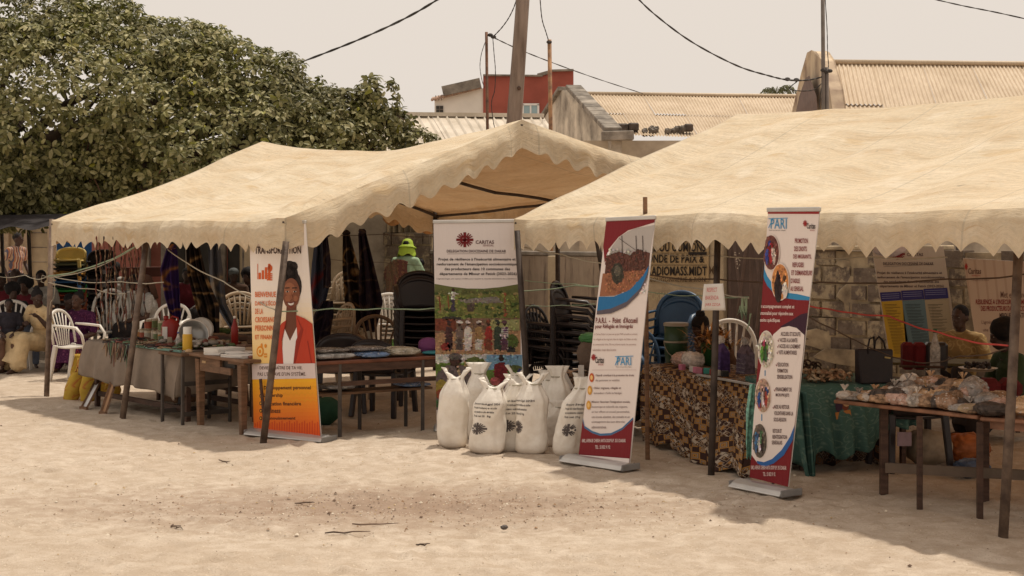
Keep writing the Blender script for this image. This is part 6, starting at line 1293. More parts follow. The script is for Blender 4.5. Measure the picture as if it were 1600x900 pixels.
def sack(lab, px, py, wpx, hpx, lean=0, seed=0, print_=False, pu=.5, ears=2, squat=1.0, tilt=0, rot=0):
    s_ = (py-368)/H; g_ = gp(px, s_); w_ = wpx/s_/2*.93; h_ = hpx/s_*1.10; T = thing('grain_sack', lab, 'sack', g_, 0, 'white grain sacks piled between the tents'); sd = V(seed*5.3, seed*2.1, seed)
    body_top = .82
    def surf(u, v, off=0):
        a = u*2*math.pi; z = v
        if z < .66: k = (.88+.12*math.sin(min(1, z/.10)*math.pi/2))*(1+.035*math.sin(z*8+seed))
        elif z < body_top: k = lerp(1+.035*math.sin(.66*8+seed), 0.54, ((z-.66)/(body_top-.66))**1.1)
        else: zz = (z-body_top)/(1-body_top); k = .54-.10*math.sin(min(1, zz*3)*math.pi/2)+.30*max(0, zz-.25)
        if v < .05: k *= .80+.20*(v/.05)
        k *= 1+.20*noise.noise(V(math.cos(a)*1.3, math.sin(a)*1.3, z*3.0)+sd)+.05*noise.noise(V(math.cos(a)*4, math.sin(a)*4, z*9)+sd)
        k *= 1+(.22*math.sin(a*7+seed)*max(0, (z-.55))/.45)
        ex = 1.0; x = w_*k*math.copysign(abs(math.cos(a))**.72, math.cos(a)); y = w_*.78*k*math.copysign(abs(math.sin(a))**.85, math.sin(a))
        if z > body_top: zz = (z-body_top)/(1-body_top); y *= (1-.75*zz); x *= 1+.35*zz
        hz_ = z*h_
        if z > .86 and ears == 2: hz_ -= h_*.13*(1-abs(math.cos(a)))*min(1, (z-.86)/.14)
        x += lean*z*z*h_+off*math.cos(a); y += tilt*z*h_+off*math.sin(a)*1.2
        return V(x*math.cos(rot)-y*math.sin(rot), x*math.sin(rot)+y*math.cos(rot), hz_)
    b = MB(); b.grid(lambda u, v: surf(u, v), 44, 34, us=1, vs_=h_*6); b.build('body', SACK, T, True, solid=.004)
    b = MB(); ct = surf(0, .855).lerp(surf(.5, .855), .5); rr_ = (surf(0, .855)-surf(.5, .855)).length/2
    b.tube([V(ct.x+rr_*1.04*math.cos(k*.7), ct.y+rr_*.72*math.sin(k*.7), ct.z) for k in range(10)], .006, 5); b.build('tie', M_rope, T, True)
    if print_:
        Pk = Print(lambda x, y, off=0: g_+surf(.75+(x-.5)*.30+(pu-.5)*.3, .74-.62*y, .004+off), .001); ik = (84, 76, 74)
        for i, s2 in enumerate(['Secours Sénégal 2024', 'Projet de résilience et aide', 'aux populations vulnérables', 'Poids net 25 kg']): Pk.text(s2, .12+.02*i, .10+i*.085, .74-.09*i, .055, ik, 1, True)
        Pk.build('lettering', T); Pk = Print(Pk.map, .001); Pk.emblem(.40, .64, .20, .125, ik, 1); Pk.build('emblem', T)
    return T
sack('small dark-mouthed white sack at the back left of the pile', 746, 685, 40, 108, .02, 1, ears=1)
sack('white sack at the back under the Caritas banner, centre', 808, 684, 42, 104, .0, 2, ears=2)
sack('white sack at the back right of the corner pole', 852, 686, 38, 98, .05, 3, ears=1)
sack('bulging white sack with tall twisted neck at the rear right', 876, 688, 38, 106, -.05, 4, ears=1)
sack('leftmost plain white grain sack with two tall ears', 708, 699, 50, 114, .04, 5, ears=2)
sack('grey-tinted white sack half hidden behind the printed ones', 797, 705, 46, 110, .12, 6, True, .5, 2)
sack('white sack leaning right with black emblem, second from the left', 762, 708, 58, 108, .10, 7, True, .42, 2, rot=-.2)
sack('upright white sack with emblem at its left edge, centre of the pile', 829, 709, 52, 116, .02, 8, True, .2, 2)
sack('small low white sack wedged on its side at the right', 868, 698, 44, 66, .15, 9, ears=1)
sack('rightmost white sack leaning right against the PARI banner, with emblem', 886, 712, 46, 112, .28, 10, True, .55, 1)
sack('white sack peeping out behind the leaning one at the banner', 903, 692, 38, 100, .1, 11, ears=2)
# ================================================================ RIGHT TENT FURNITURE
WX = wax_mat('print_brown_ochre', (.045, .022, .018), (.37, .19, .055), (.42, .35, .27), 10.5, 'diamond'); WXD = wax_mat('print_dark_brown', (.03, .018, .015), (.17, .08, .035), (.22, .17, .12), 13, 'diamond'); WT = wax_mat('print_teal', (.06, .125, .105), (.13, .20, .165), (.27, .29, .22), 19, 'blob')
# two stacks of black armchairs behind the sacks
stack('black', M_bk, 4, gp(872, 158), R(62), 'black armchair, %s in the shorter black stack behind the sacks', 'slats', True, 'shorter black armchair stack behind the sacks', .075, 0, .82)
stack('black', M_bk, 7, gp(912, 160), R(70), 'black armchair, %s in the taller black stack left of the middle banner', 'solid', True, 'taller black armchair stack left of the middle banner', .078, 0, .82)
stack('blue', M_bl, 5, gp(1048, 158), R(-28), 'blue armchair, %s in the blue stack right of the middle banner', 'solid', True, 'blue armchair stack', .08, 0, .86)
chair('blue', M_bl, 'slats', True, 'separate blue armchair with slats in front of the blue stack', gp(1022, 166), R(35), h=.86)
chair('white', M_wh, 'slats', True, 'white slatted armchair behind the gift bags', gp(1150, 163), R(4), h=.92)
# dark print table behind the sacks
T1, t1, d1, n1_, r1 = table('cloth_table', 'low table behind the sacks under a dark brown print cloth', gp(884, 172), gp(884, 172)+dr*.75, .5, .52, M_wooddark, M_wooddark)
drape('table_cloth', 'dark brown diamond print cloth covering the low table behind the sacks', t1(-.02, -.02), t1(.76, -.02), t1(-.08, -.08, -.45), t1(.8, -.08, -.45), WXD, .52, 4, .02)
pillow(t1(.22, .12, .01)+V(0, 0, 0), 'clear plastic sack of groundnuts with green tie standing left of the middle banner', .24, .2, .30, M('nut_bag', (.17, .12, .09), bs=1, bsc=60), 0, 'nut_bag', 'bag', seed=3)
pillow(t1(.22, .12, .25), 'green topped clear plastic bag resting on the groundnut sack', .22, .18, .11, M('green_film', (.07, .22, .07), .3), 0, 'plastic_bag', 'bag', seed=4)
for i, (px, py, lab) in enumerate([(884, 590, 'folded white leaflet standing at the left on the dark print cloth'), (908, 590, 'white leaflet hanging beside the middle banner')]):
    b = MB(); q = at(px, py, 178); b.box(q, (.05, .004, .22), ry=(-.45 if i == 0 else 0)); tag(b.build('leaflet', M_pap), lab, 'leaflet')
# ochre print table
FL = gp(1022, 178); FR = gp(1186, 204)
T2, t2, d2, n2_, r2 = table('market_table', 'table under the ochre, white and brown diamond print cloth', FL, FR, .7, .60, M_wooddark, M_wooddark); L2 = (FR-FL).length
drape('table_cloth', 'ochre white and brown diamond print cloth falling to the sand in front', t2(-.12, -.04, .006), t2(L2+.05, -.04, .006), gp(1010, 186, .03), gp(1166, 220, .02), WX, .74, 5, .035, us=1.0, wav=.035)
b = MB(); b.bar(t2(L2*.52, -.07, .012), t2(L2+.06, -.07, .012), .03, .014); tag(b.build('tray_edge', M_alu), 'thin metal tray edge along the right front of the ochre table', 'tray')
# bucket with lid
T = thing('plastic_drum', 'dark green plastic drum with pale lid standing left on the ochre table', 'drum', t2(-.17, .30, .006)); mg = M('drum_green', (.035, .07, .035), .35, .1, bs=.03); b = MB()
b.lathe([(.0, 0), (.098, 0), (.104, .18), (.106, .19), (.106, .34), (.0, .34)], 24, cap=False); b.build('body', mg, T, True)
mc = M('lid_cream', (.36, .31, .24), .45); b = MB(); b.lathe([(.112, .335), (.114, .36), (.10, .366), (0, .364)], 24, cap=False); b.build('lid', mc, T, True); b = MB(); b.lathe([(.104, .185), (.112, .188), (.112, .20), (.104, .204)], 24, cap=False); b.build('ring', mc, T, True)
b = MB(); b.tube([V(-.112, -.02, .19)]+[V(-.112*math.cos(k*.39), -.09-.03*math.sin(k*.39), .19-.13*math.sin(k*.39)) for k in range(1, 8)]+[V(.112, -.02, .19)], .004, 5); b.build('handle', mc, T, True)
T = thing('plastic_bucket', 'green bucket holding dried husks behind the plastic bags', 'bucket', t2(.22, .48, .006)); b = MB(); b.lathe([(0, 0), (.10, 0), (.125, .2), (.128, .205), (.12, .205), (.096, .01), (0, .01)], 20, cap=False); b.build('body', M('bucket_green', (.04, .15, .04), .4), T, True)
b = MB(); r_ = random.Random(5); hm = [M('husk_orange', (.60, .27, .07)), M('husk_tan', (.52, .32, .15)), M('husk_brown', (.16, .07, .03))]
for i in range(230):
    q = t2(.28+r_.gauss(0, .10), .42+r_.uniform(-.12, .12), .16+r_.uniform(0, .14)); a = r_.uniform(0, 6.3); dv = V(math.cos(a), math.sin(a)*.6-.2, r_.uniform(-.3, .7)).normalized(); L_ = r_.uniform(.08, .20); sv = dv.cross(V(0, 0, 1)).normalized()*.014
    b.add([q-sv*.4, q+sv*.4, q+dv*L_*.5+sv+V(0, 0, .012), q+dv*L_*.5-sv+V(0, 0, .012), q+dv*L_], [(0, 1, 2, 3), (3, 2, 4)], r_.randrange(3))
tag(b.build('dried_husks', hm), 'spiky bunch of orange-brown dried husks on the ochre table', 'husks', kind='stuff')
M_pinkf = plastic_film('pink_film', (.60, .38, .30), .2); M_whf = plastic_film('white_film', (.74, .67, .60), .2); M_grf = plastic_film('grey_film', (.40, .36, .33), .25)
pillow(t2(.28, .16, .008), 'pinkish plastic bag with striped goods in front of the husks', .24, .2, .15, M_pinkf, r2, 'plastic_bag', 'bag', seed=11); pillow(t2(.47, .14, .008), 'knotted pale pink plastic bag left of the second tent pole', .18, .18, .17, M_whf, r2, 'plastic_bag', 'bag', seed=12)
pillow(t2(.12, .18, .008), 'small red and white plastic packet beside the drum', .12, .14, .11, M_pinkf, r2, 'plastic_bag', 'bag', seed=13)
for i, (x, y, mt, lab) in enumerate([(.78, .24, M('gift_violet', (.075, .045, .16), .35, .3, 30), 'violet dotted gift bag with pointed top on the ochre table'), (1.02, .34, M('gift_mauve', (.16, .12, .17), .35, .4, 30), 'mauve dotted gift bag at the right of the violet one')]):
    T = thing('gift_bag', lab, 'gift bag', t2(x, y, .008), r2); b = MB(); b.add([V(-.075, -.05, 0), V(.075, -.05, 0), V(.075, .05, 0), V(-.075, .05, 0), V(-.075, -.045, .17), V(.075, -.045, .17), V(.075, .045, .17), V(-.075, .045, .17), V(-.05, 0, .25), V(.05, 0, .25)], [(0, 1, 5, 4), (1, 2, 6, 5), (2, 3, 7, 6), (3, 0, 4, 7), (4, 5, 9, 8), (6, 7, 8, 9), (5, 6, 9), (7, 4, 8), (3, 2, 1, 0)]); b.build('body', mt, T, bevel=.004)
    b = MB(); b.ell(V(0, 0, .27), (.05, .03, .035), 9, fn=lambda q: 1+.5*noise.noise(q*3)); b.build('bow', M_grf if i else M_whf, T, True)
    b = MB(); r_ = random.Random(i)
    for k in range(22): x_, z_ = -.06+.024*(k % 6), .02+.035*(k//6); b.ell(V(x_, -.0505+.001*(z_/.17), z_), (.005, .001, .005), 6)
    o2 = b.build('dots', M('dot_white', (.5, .46, .44)), T); o2['kind'] = 'stuff'
for i, (x, y, mt, lab) in enumerate([(.50, .02, (.50, .17, .26), 'small pink soap box left of the second tent pole'), (.70, .02, (.45, .42, .38), 'small white box right of the second tent pole'), (.78, .015, (.48, .16, .24), 'pink box between the white box and the teal one'), (.86, .0, (.45, .16, .22), 'second pink box under the teal one'), (.90, .05, (.04, .24, .20), 'small teal box on the ochre table'), (1.02, .04, (.26, .05, .04), 'small dark red box right of the teal one'), (1.10, .03, (.42, .40, .34), 'pale flat box at the right end of the tray'), (1.18, .06, (.03, .03, .03), 'small black box at the far right of the ochre table')]):
    b = MB(); b.box(t2(x, y, .034), (.06, .04, .05), rz=r2+.2*i); tag(b.build('small_box', M('boxcol%d' % i, mt, .5), bevel=.004), lab, 'box', 'small boxes on the tray')
# teal table
FL = gp(1248, 212); FR = gp(1425, 208); T3, t3, d3, n3_, r3 = table('market_table', 'table under the teal print cloth right of the last PARI banner', FL, FR, .75, .64, M_wooddark, M_wooddark)
drape('table_cloth', 'teal print cloth hanging from the table behind the front wooden one', t3(-.10, -.03, .006), t3(.9, -.03, .006), gp(1262, 214, .05)+V(-.02, 0, 0), gp(1430, 211, .34), WT, .78, 6, .03, wav=.05)
hang('hanging_cloth', 'long teal cloth end hanging almost to the sand at the table corner', [(1250, 612), (1256, 660), (1262, 710), (1268, 752)], [24, 24, 22, 14], WT, 217, 2, hook=False)
hang('hanging_cloth', 'pale turquoise cloth strip hanging left of the right PARI banner', [(1176, 600), (1172, 640), (1170, 690), (1170, 716)], [8, 12, 10, 8], M('turq_print', (.16, .34, .27), .9, .5, 30), 224, 1, hook=False)
P = Print(lambda x, y, off=0: t3(x, -.10, -y-.02)+n3_*-off, .004)
P.ell(.30, .10, .055, .08, (120, 60, 40), 1, 12); P.ell(.33, .08, .035, .05, (190, 150, 110), 2, 12); P.ell(.27, .12, .03, .05, (60, 40, 60), 2, 12); P.poly([(.24, .17), (.36, .15), (.37, .20), (.25, .22)], (180, 120, 60), 2)
o2 = P.build('cloth_patch', None); o2.name = 'printed_motif'; o2.parent = T3; o2.matrix_parent_inverse = Matrix.LocRotScale(T3.location, T3.rotation_euler, T3.scale).inverted()
dark = M('dark_goods', (.06, .035, .025), .6, .4); tanm = [M('dried_tan', (.40, .26, .15), .8, .4, 12), M('dried_brown', (.28, .16, .09), .8, .4, 12), M('dried_pale', (.50, .38, .25), .8, .3, 12)]
b = MB(); r_ = random.Random(15)
for i in range(80):
    q = t3(.12+r_.random()*.32, .03+r_.random()*.22, .02+r_.random()*.07*(1)); a = r_.uniform(0, 6.3); L_ = r_.uniform(.02, .05); dv = V(math.cos(a), math.sin(a), r_.uniform(-.3, .5))*L_; b.tube([q-dv, q+V(0, 0, .012), q+dv], [.007, .014, .006], 6, r_.randrange(3))
tag(b.build('dried_fish_pile', tanm, smooth=True), 'heap of tan dried fish left of the black handbag', 'dried fish', kind='stuff')
b = MB()
for i in range(26): q = t3(.10+r_.random()*.32, .45+r_.random()*.2, .05+r_.random()*.06); R_ = r_.uniform(.02, .04); b.tube([q+V(R_*math.cos(k*.6), .01*math.sin(k), R_*math.sin(k*.6)) for k in range(7)], .007, 5)
tag(b.build('sandal_pile', dark, smooth=True), 'pile of dark strappy sandals at the back of the teal table', 'sandals', kind='stuff')
for i, (x, h_, mt, lab) in enumerate([(.0, .23, M('bottle_brown', (.12, .05, .03), .3), 'brown sauce bottle left on the teal table'), (.08, .24, M('bottle_amber', (.22, .10, .06), .3), 'reddish jar with green cap on the teal table')]): bottle(t3(x-.04, .12, .006), lab, h_, .034, mt, M('cap_green', (.03, .12, .05), .4))
T = thing('box_stack', 'narrow stack of dark striped boxes at the left of the teal table', 'boxes', t3(-.04, .30, .006), r3)
for k in range(7): b = MB(); b.box((0, 0, .03+k*.055), (.13, .10, .048)); b.build('box', [dark, M('box_maroon', (.14, .04, .03)), M('box_tan', (.34, .26, .17))][(k*2) % 3], T, bevel=.003)
# handbag
T = thing('handbag', 'square black handbag with two upright handles between the tables', 'handbag', t3(.60, -.01, .01), r3+.08); blk = M('black_leather', (.022, .016, .018), .5, .2, 6, .2); b = MB(); b.add([V(-.135, -.05, 0), V(.135, -.05, 0), V(.135, .05, 0), V(-.135, .05, 0), V(-.15, -.03, .26), V(.15, -.03, .25), V(.15, .03, .25), V(-.15, .03, .26)], [(3, 2, 1, 0), (0, 1, 5, 4), (1, 2, 6, 5), (2, 3, 7, 6), (3, 0, 4, 7), (4, 5, 6, 7)]); b.build('body', blk, T, bevel=.01)
for y, x0 in ((-.03, -.07), (.03, .02)): b = MB(); b.tube([V(x0, y, .24), V(x0+.01, y, .31), V(x0+.04, y, .345), V(x0+.08, y, .31), V(x0+.10, y, .24)] if y > 0 else [V(x0, y, .22), V(x0+.0, y, .27), V(x0+.015, y, .33), V(x0+.05, y, .35), V(x0+.06, y, .24)], .008, 6); b.build('handle', blk, T, True)
b = MB(); b.box((.09, -.043, .19), (.05, .004, .012), ry=.15); b.build('buckle', M('brass', (.32, .24, .10), .4, metal=.6), T)
# front wooden table
FL = gp(1302, 228); FR = gp(1527, 250); T4, t4, d4, n4_, r4 = table('wooden_table', 'worn reddish wooden table heaped with plastic bags at the right front', FL, FR, .55, .625, M('reddish_top2', (.27, .13, .075), .5, .35, 5, .2, 30), M_wooddark, legs=False); L4 = (FR-FL).length
for (px, s_, w_, k) in ((1381, 232, .052, 1), (1437, 244.5, .034, 1), (1531, 252.5, .036, 1), (1537, 236, .06, 0)): b = MB(); b.bar(gp(px, s_, -.04), gp(px, s_, .595), w_, w_); b.build('leg', M_wooddark, T4, world=True, bevel=.004)
b = MB(); b.bar(gp(1384, 234, .20), gp(1640, 246, .22), .03, .065); b.build('rail', M('rail_brown', (.12, .085, .06)), T4, world=True)
FLb = gp(1531, 251); FRb = gp(1800, 268); T5, t5, d5, n5_, r5 = table('wooden_table', 'second wooden table continuing out of the frame at the right edge', FLb, FRb, .6, .62, M('reddish_top2', (.27, .13, .075)), M_wooddark, legs=False, apron=.05)
for x_, y_ in ((.75, .05), (.75, .55)): b = MB(); b.bar(t5(x_, y_, -.66), t5(x_, y_, -.026), .045, .045); b.build('leg', M_wooddark, T5, world=True)
# plastic bags of goods on the tables
bagm = [M_whf, M_pinkf, M_grf, plastic_film('tan_film', (.60, .38, .21), .12), plastic_film('brown_film', (.34, .20, .12), .12), M('dry_goods', (.42, .27, .17), .8, .5, 25, .8), M('dark_pods', (.09, .07, .06), .6, .4, 30, .8)]
nmb = ['whitish', 'pinkish', 'greyish', 'tan', 'brown', 'tan loose', 'dark']
r_ = random.Random(33)
plan = [(.50, .36, .28, .17, 4), (.80, .34, .30, .18, 2), (1.0, .30, .22, .12, 4), (.33, .30, .22, .12, 5)]
for i in range(76):
    y = [.05, .14, .24, .34][i % 4]+r_.uniform(-.02, .02); x = .04+(i//4)*.054+r_.uniform(-.03, .03); k = r_.choice([0, 1, 2, 3, 5, 4, 6] if x > .3 else [0, 2, 0, 3]); plan.append((x, y, r_.uniform(.07, .13), r_.uniform(.03, .06)+(.03+.25*y if .3 < x < .9 else 0), k))
for i, (x, y, sx, sz, k) in enumerate(plan):
    zone = 'left end' if x < .3 else 'middle' if x < .75 else 'right end'; rown = lambda q: 0 if q < .095 else 1 if q < .19 else 2 if q < .29 else 3; rowd = ['front row', 'second row', 'third row', 'back row'][rown(y)]
    bag_o = pillow(t4(x*L4/1.05, y, .003), '%s %s bag, number %s from left in the %s on the wooden table' % ('large' if sz > .15 else 'medium' if sz > .085 else 'small', nmb[k], ['one', 'two', 'three', 'four', 'five', 'six', 'seven', 'eight', 'nine', 'ten', 'eleven', 'twelve', 'thirteen', 'fourteen', 'fifteen', 'sixteen', 'seventeen', 'eighteen', 'nineteen', 'twenty', 'twenty-one', 'twenty-two', 'twenty-three', 'twenty-four', 'twenty-five', 'twenty-six', 'twenty-seven', 'twenty-eight', 'twenty-nine', 'thirty'][sum(1 for m_, q in enumerate(plan) if rown(q[1]) == rown(y) and (q[0], m_) < (x, i))], rowd), sx*1.05, .18, sz*1.15, bagm[k], r_.uniform(0, 3), 'plastic_bag', 'bag', 'plastic bags heaped on the front wooden table', seed=40+i)
    if k in (0, 1, 2, 3, 4) and i % 5 == 4:
        b = MB(); q = t4(x*L4/1.05, y, sz*1.12)
        for j in range(5): a = j*1.26+i; b.add([q, q+V(.03*math.cos(a), .03*math.sin(a), .045), q+V(.03*math.cos(a+.8), .03*math.sin(a+.8), .04)], [(0, 1, 2)])
        kn_ = b.build('tied_end', bagm[k], solid=.002); kn_.parent = bag_o
for i, (px, y, sz, k, lab) in enumerate([(1545, .1, .10, 6, 'dark pods in plastic at the left of the edge table'), (1575, .2, .12, 1, 'pink plastic bag on the table at the right edge'), (1600, .08, .14, 3, 'tan plastic bag cut by the right edge of the view'), (1560, .34, .14, 2, 'grey plastic bag behind the pole on the edge table')]): pillow(V(gp(px, 250).x, FLb.y+y-.1, .623), lab, .2, .18, sz, bagm[k], .4*i, 'plastic_bag', 'bag', seed=70+i)
b = MB(); b.ell(t4(.98*L4/1.05, .04, .035), (.085, .05, .032), 14, fn=lambda q: 1+.15*noise.noise(q*3)); tag(b.build('wrapped_bundle', tanm[2], smooth=True), 'oval tan wrapped bundle at the front right corner of the wooden table', 'bundle')
# things under and behind the right tables
pillow(gp(1449, 205, -.01), 'large pale woven sack lying under the front wooden table', .34, .3, .30, M('old_sack', (.40, .32, .23), .9, .3, 6, .7, 25), .1, 'cloth_sack', 'sack', seed=81)
pillow(gp(1508, 203, -.01), 'orange plastic bag lying under the front wooden table', .36, .3, .26, M('orange_bag', (.36, .11, .03), .6, .3, 8, .8, 18), .3, 'plastic_bag', 'bag', seed=82); pillow(gp(1518, 216, -.01), 'blue crumpled plastic bag in front of the orange one', .26, .2, .16, M('bluebag', (.09, .13, .22), .4, .4, 10, .9, 20), .2, 'plastic_bag', 'bag', seed=83)
chair('black', M_bk, 'solid', False, 'black chair standing under and behind the front wooden table', gp(1420, 208), R(185), h=.66)
b = MB(); b.box(at(1413, 686, 215), (.10, .02, .10)); tag(b.build('paper_card', M('mauve_card', (.30, .22, .25))), 'square mauve card hanging in the gloom under the front table', 'card')
T6, t6, d6, n6_, r6 = table('back_table', 'dark table at the back in front of the seated man in yellow', gp(1380, 172), gp(1600, 176), .6, .60, M('olive_top', (.13, .11, .05)), M_wooddark); 
vel = M('maroon_velvet', (.12, .012, .015), .9, .3)
for i, (px, mt, lab) in enumerate([(1418, vel, 'maroon padded box, left of the row in front of the seated man'), (1436, vel, 'maroon padded box, second in the row in front of the seated man'), (1454, M_bk, 'black padded box in the row in front of the seated man'), (1470, M_bk, 'rightmost black padded box in the row beside the bottle')]):
    b = MB(); b.box(at(px, 556, 178), (.105, .12, .24)); tag(b.build('padded_box', mt, bevel=.025), lab, 'box', 'row of padded boxes')
bottle(at(1461, 590, 181), 'clear plastic bottle standing in front of the padded boxes', .42, .045, M_clr, M('cap_green', (.03, .12, .05)))
b = MB(); b.tube([at(1405, 572, 182), at(1475, 574, 182)], .012, 6); tag(b.build('carved_stick', dark), 'dark stick lying across in front of the padded boxes', 'stick')
T = thing('paper_plate', 'white plate with dark beads beside the right seated person', 'plate', at(1528, 578, 186)); b = MB(); b.lathe([(0, 0), (.12, 0), (.16, .018), (.163, .02), (.12, -.006), (0, -.006)], 24, cap=False); b.build('dish', M_wh, T, True)
b = MB()
for i in range(30): a = r_.uniform(0, 6.3); q = r_.uniform(0, .10); b.ell((q*math.cos(a), q*math.sin(a), .02+r_.uniform(0, .04)), (.02, .02, .015), 6)
o2 = b.build('bead_heap', M_bk, T, True); o2['kind'] = 'stuff'
for i, (px, lab) in enumerate([(1545, 'maroon velvet cushion, left of the two at the right edge'), (1577, 'maroon velvet cushion touching the right tent pole')]): b = MB(); b.box(at(px, 607, 205), (.17, .2, .16)); tag(b.build('velvet_cushion', vel, bevel=.05), lab, 'cushion')
b = MB(); b.tube([at(1455+k*9, 634-10*math.sin(k*.5), 195) for k in range(9)], .02, 6, flat=.5); tag(b.build('green_hose', M('olive_green', (.07, .10, .04))), 'olive green curved rim of a basin behind the plastic bags', 'rim')
b = MB(); b.ell(at(1390, 388, 190), (.14, .1, .07), 14, fn=lambda q: 1+.25*noise.noise(q*2.2)); tag(b.build('white_cloth', M('pale_lilac', (.62, .56, .60)), smooth=True), 'pale lilac crumpled cloth tucked on the cord under the right fringe', 'cloth')
hang('hanging_cloth', 'teal corner of cloth showing behind the pale lilac bundle', [(1372, 378), (1374, 396)], [16, 8], M('teal_cloth', (.05, .24, .27)), 188, 1, hook=False)
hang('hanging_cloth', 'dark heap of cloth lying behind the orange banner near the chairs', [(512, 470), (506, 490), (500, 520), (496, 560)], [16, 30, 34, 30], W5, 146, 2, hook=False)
# dark cloth added to deepen the shade under the teal table
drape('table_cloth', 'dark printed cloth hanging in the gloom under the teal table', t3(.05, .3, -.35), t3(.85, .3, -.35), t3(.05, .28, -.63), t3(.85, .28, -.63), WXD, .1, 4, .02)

# ================================================================ PEOPLE
bpy_tex = bpy.data.textures.new('folds', 'CLOUDS'); bpy_tex.noise_scale = .07
def skinm(k): c = [(.085, .042, .028), (.055, .028, .02), (.12, .06, .038)][k]; return M('skin%d' % k, c, .5, .1, 6, .1, 60, spec=.35)
HAIR = M('black_hair', (.012, .009, .009), .8, .3, 20, .9, 90)
def person(label, loc, rz, pose='sit', sc=1.0, skin=0, top=None, bottom=None, kind='dress', hair='short', lean=0.0, side=0.0, ph=.47, head=(0, 0), elbows=None, wrists=None, knees=None, ankles=None, vox=.015, sleeve=.6, group=None, build=1.0, hat=None):
    T = thing('person', label, 'person', loc, rz, group); T.scale = (sc, sc, sc); bpy.context.view_layer.update
    if pose == 'stand': hip = .90; PZ = .95
    else: PZ = ph
    def tor(x, y, z):                                    # torso frame -> local, leaning about the pelvis
        q = V(x, y, z); q = Matrix.Rotation(lean, 3, 'X') @ q; q = Matrix.Rotation(side, 3, 'Y') @ q; return q+V(0, 0.03, PZ)
    bw = build
    sh = {s: tor(s*.185*bw, .0, .47) for s in (-1, 1)}; nk = tor(0, -.005, .52); hc = tor(0, -.03, .685)
    HR = Matrix.Rotation(head[0], 3, 'Z') @ Matrix.Rotation(lean*.5+head[1], 3, 'X')
    hp_ = {s: V(s*.095, .02, PZ-.02) for s in (-1, 1)}
    if pose == 'stand': kn = knees or {s: V(s*.11, -.02, .50) for s in (-1, 1)}; an = ankles or {s: V(s*.12, .02, .08) for s in (-1, 1)}
    else: kn = knees or {s: V(s*.13, -.40, max(PZ, .42)+.02) for s in (-1, 1)}; an = ankles or {s: V(s*.12, -.42, .08) for s in (-1, 1)}
    el = elbows or ({s: V(s*.25, .02, 1.16) for s in (-1, 1)} if pose == 'stand' else {s: tor(s*.25, -.06, .22) for s in (-1, 1)})
    wr = wrists or ({s: V(s*.26, -.10, .93) for s in (-1, 1)} if pose == 'stand' else {s: V(s*.09, -.34, PZ+.14) for s in (-1, 1)})
    def torso(b, k=1.0):
        b.ell(tor(0, .0, .02), (.155*bw*k, .118*k, .12), 14); b.ell(tor(0, .0, .18), (.135*bw*k, .105*k, .15), 14); b.ell(tor(0, -.005, .34), (.160*bw*k, .115*k, .17), 14)
        b.caps([sh[-1], tor(0, 0, .49), sh[1]], [.058*k, .075*k, .058*k], 10)
    b = MB(); torso(b)
    b.tube([nk-V(0, 0, .05), nk, hc-(HR @ V(0, 0, .05))], [.07, .052, .050], 12)
    hl = lambda x, y, z: hc+HR @ V(x, y, z)
    b.ell(hl(0, .012, .02), (.076, .096, .098), 18, rot=HR); b.ell(hl(0, -.035, -.055), (.054, .058, .062), 14, rot=HR); b.ell(hl(0, -.058, -.01), (.050, .035, .065), 12, rot=HR)
    b.ell(hl(0, -.098, -.022), (.017, .017, .020), 8, rot=HR); b.ell(hl(0, -.092, .005), (.010, .012, .03), 8, rot=HR); b.ell(hl(0, -.086, -.062), (.026, .014, .009), 8, rot=HR); b.ell(hl(0, -.084, -.075), (.023, .013, .009), 8, rot=HR); b.ell(hl(0, -.082, .028), (.05, .014, .012), 10, rot=HR)
    for s in (-1, 1):
        b.ell(hl(s*.077, .012, -.012), (.010, .020, .030), 8, rot=HR)
        b.caps([sh[s], sh[s].lerp(el[s], .5), el[s]], [.052, .047, .038], 10); b.caps([el[s], el[s].lerp(wr[s], .4), wr[s]], [.038, .036, .024], 10)
        dv = (wr[s]-el[s]).normalized(); dv = (dv+V(0, -.2, -.25)).normalized(); sx = dv.cross(V(0, 0, 1)); sx = sx.normalized() if sx.length > .1 else V(1, 0, 0); up = sx.cross(dv); pc = wr[s]+dv*.045
        b.caps([wr[s], pc+dv*.02], [.024, .030], 8); b.ell(pc+dv*.02+sx*.016, (.022,)*3, 8); b.ell(pc+dv*.02-sx*.016, (.022,)*3, 8)
        for j, L_ in enumerate((.058, .068, .072, .062)):
            o_f = sx*((j-1.5)*.019)+dv*.055; f0 = wr[s]+dv*.02+o_f; f1 = f0+dv*L_*.5-up*.004; f2 = f1+(dv-up*.7).normalized()*L_*.55; b.tube([f0, f1, f2], [.010, .0095, .008], 7)
        t0_ = wr[s]+dv*.02+sx*s*-.025; b.tube([t0_, t0_+(dv*.6-sx*s*.6).normalized()*.035, t0_+(dv*1.0-sx*s*.35).normalized()*.07], [.012, .0105, .009], 7)
        b.caps([hp_[s], hp_[s].lerp(kn[s], .5), kn[s]], [.088, .074, .055], 10); b.caps([kn[s], kn[s].lerp(an[s], .35), an[s]], [.053, .052, .034], 10); b.caps([an[s]+V(0, .03, -.035), an[s]+V(0, -.07, -.045), an[s]+V(s*.01, -.14, -.055)], [.032, .034, .025], 8)
    b.build('body', skinm(skin), T, True, remesh=vox*.7 if vox < .013 else vox, sm_it=2)
    for s in (-1, 1):
        e = MB(); e.ell(hl(s*.030, -.083, .010), (.011, .007, .005), 8, rot=HR); eo = e.build('eye', M('eye_white', (.30, .26, .22), .3, bs=0), T, True); e = MB(); e.ell(hl(s*.030, -.0895, .010), (.006, .002, .006), 8, rot=HR); p_ = e.build('pupil', HAIR, T); p_.parent = eo
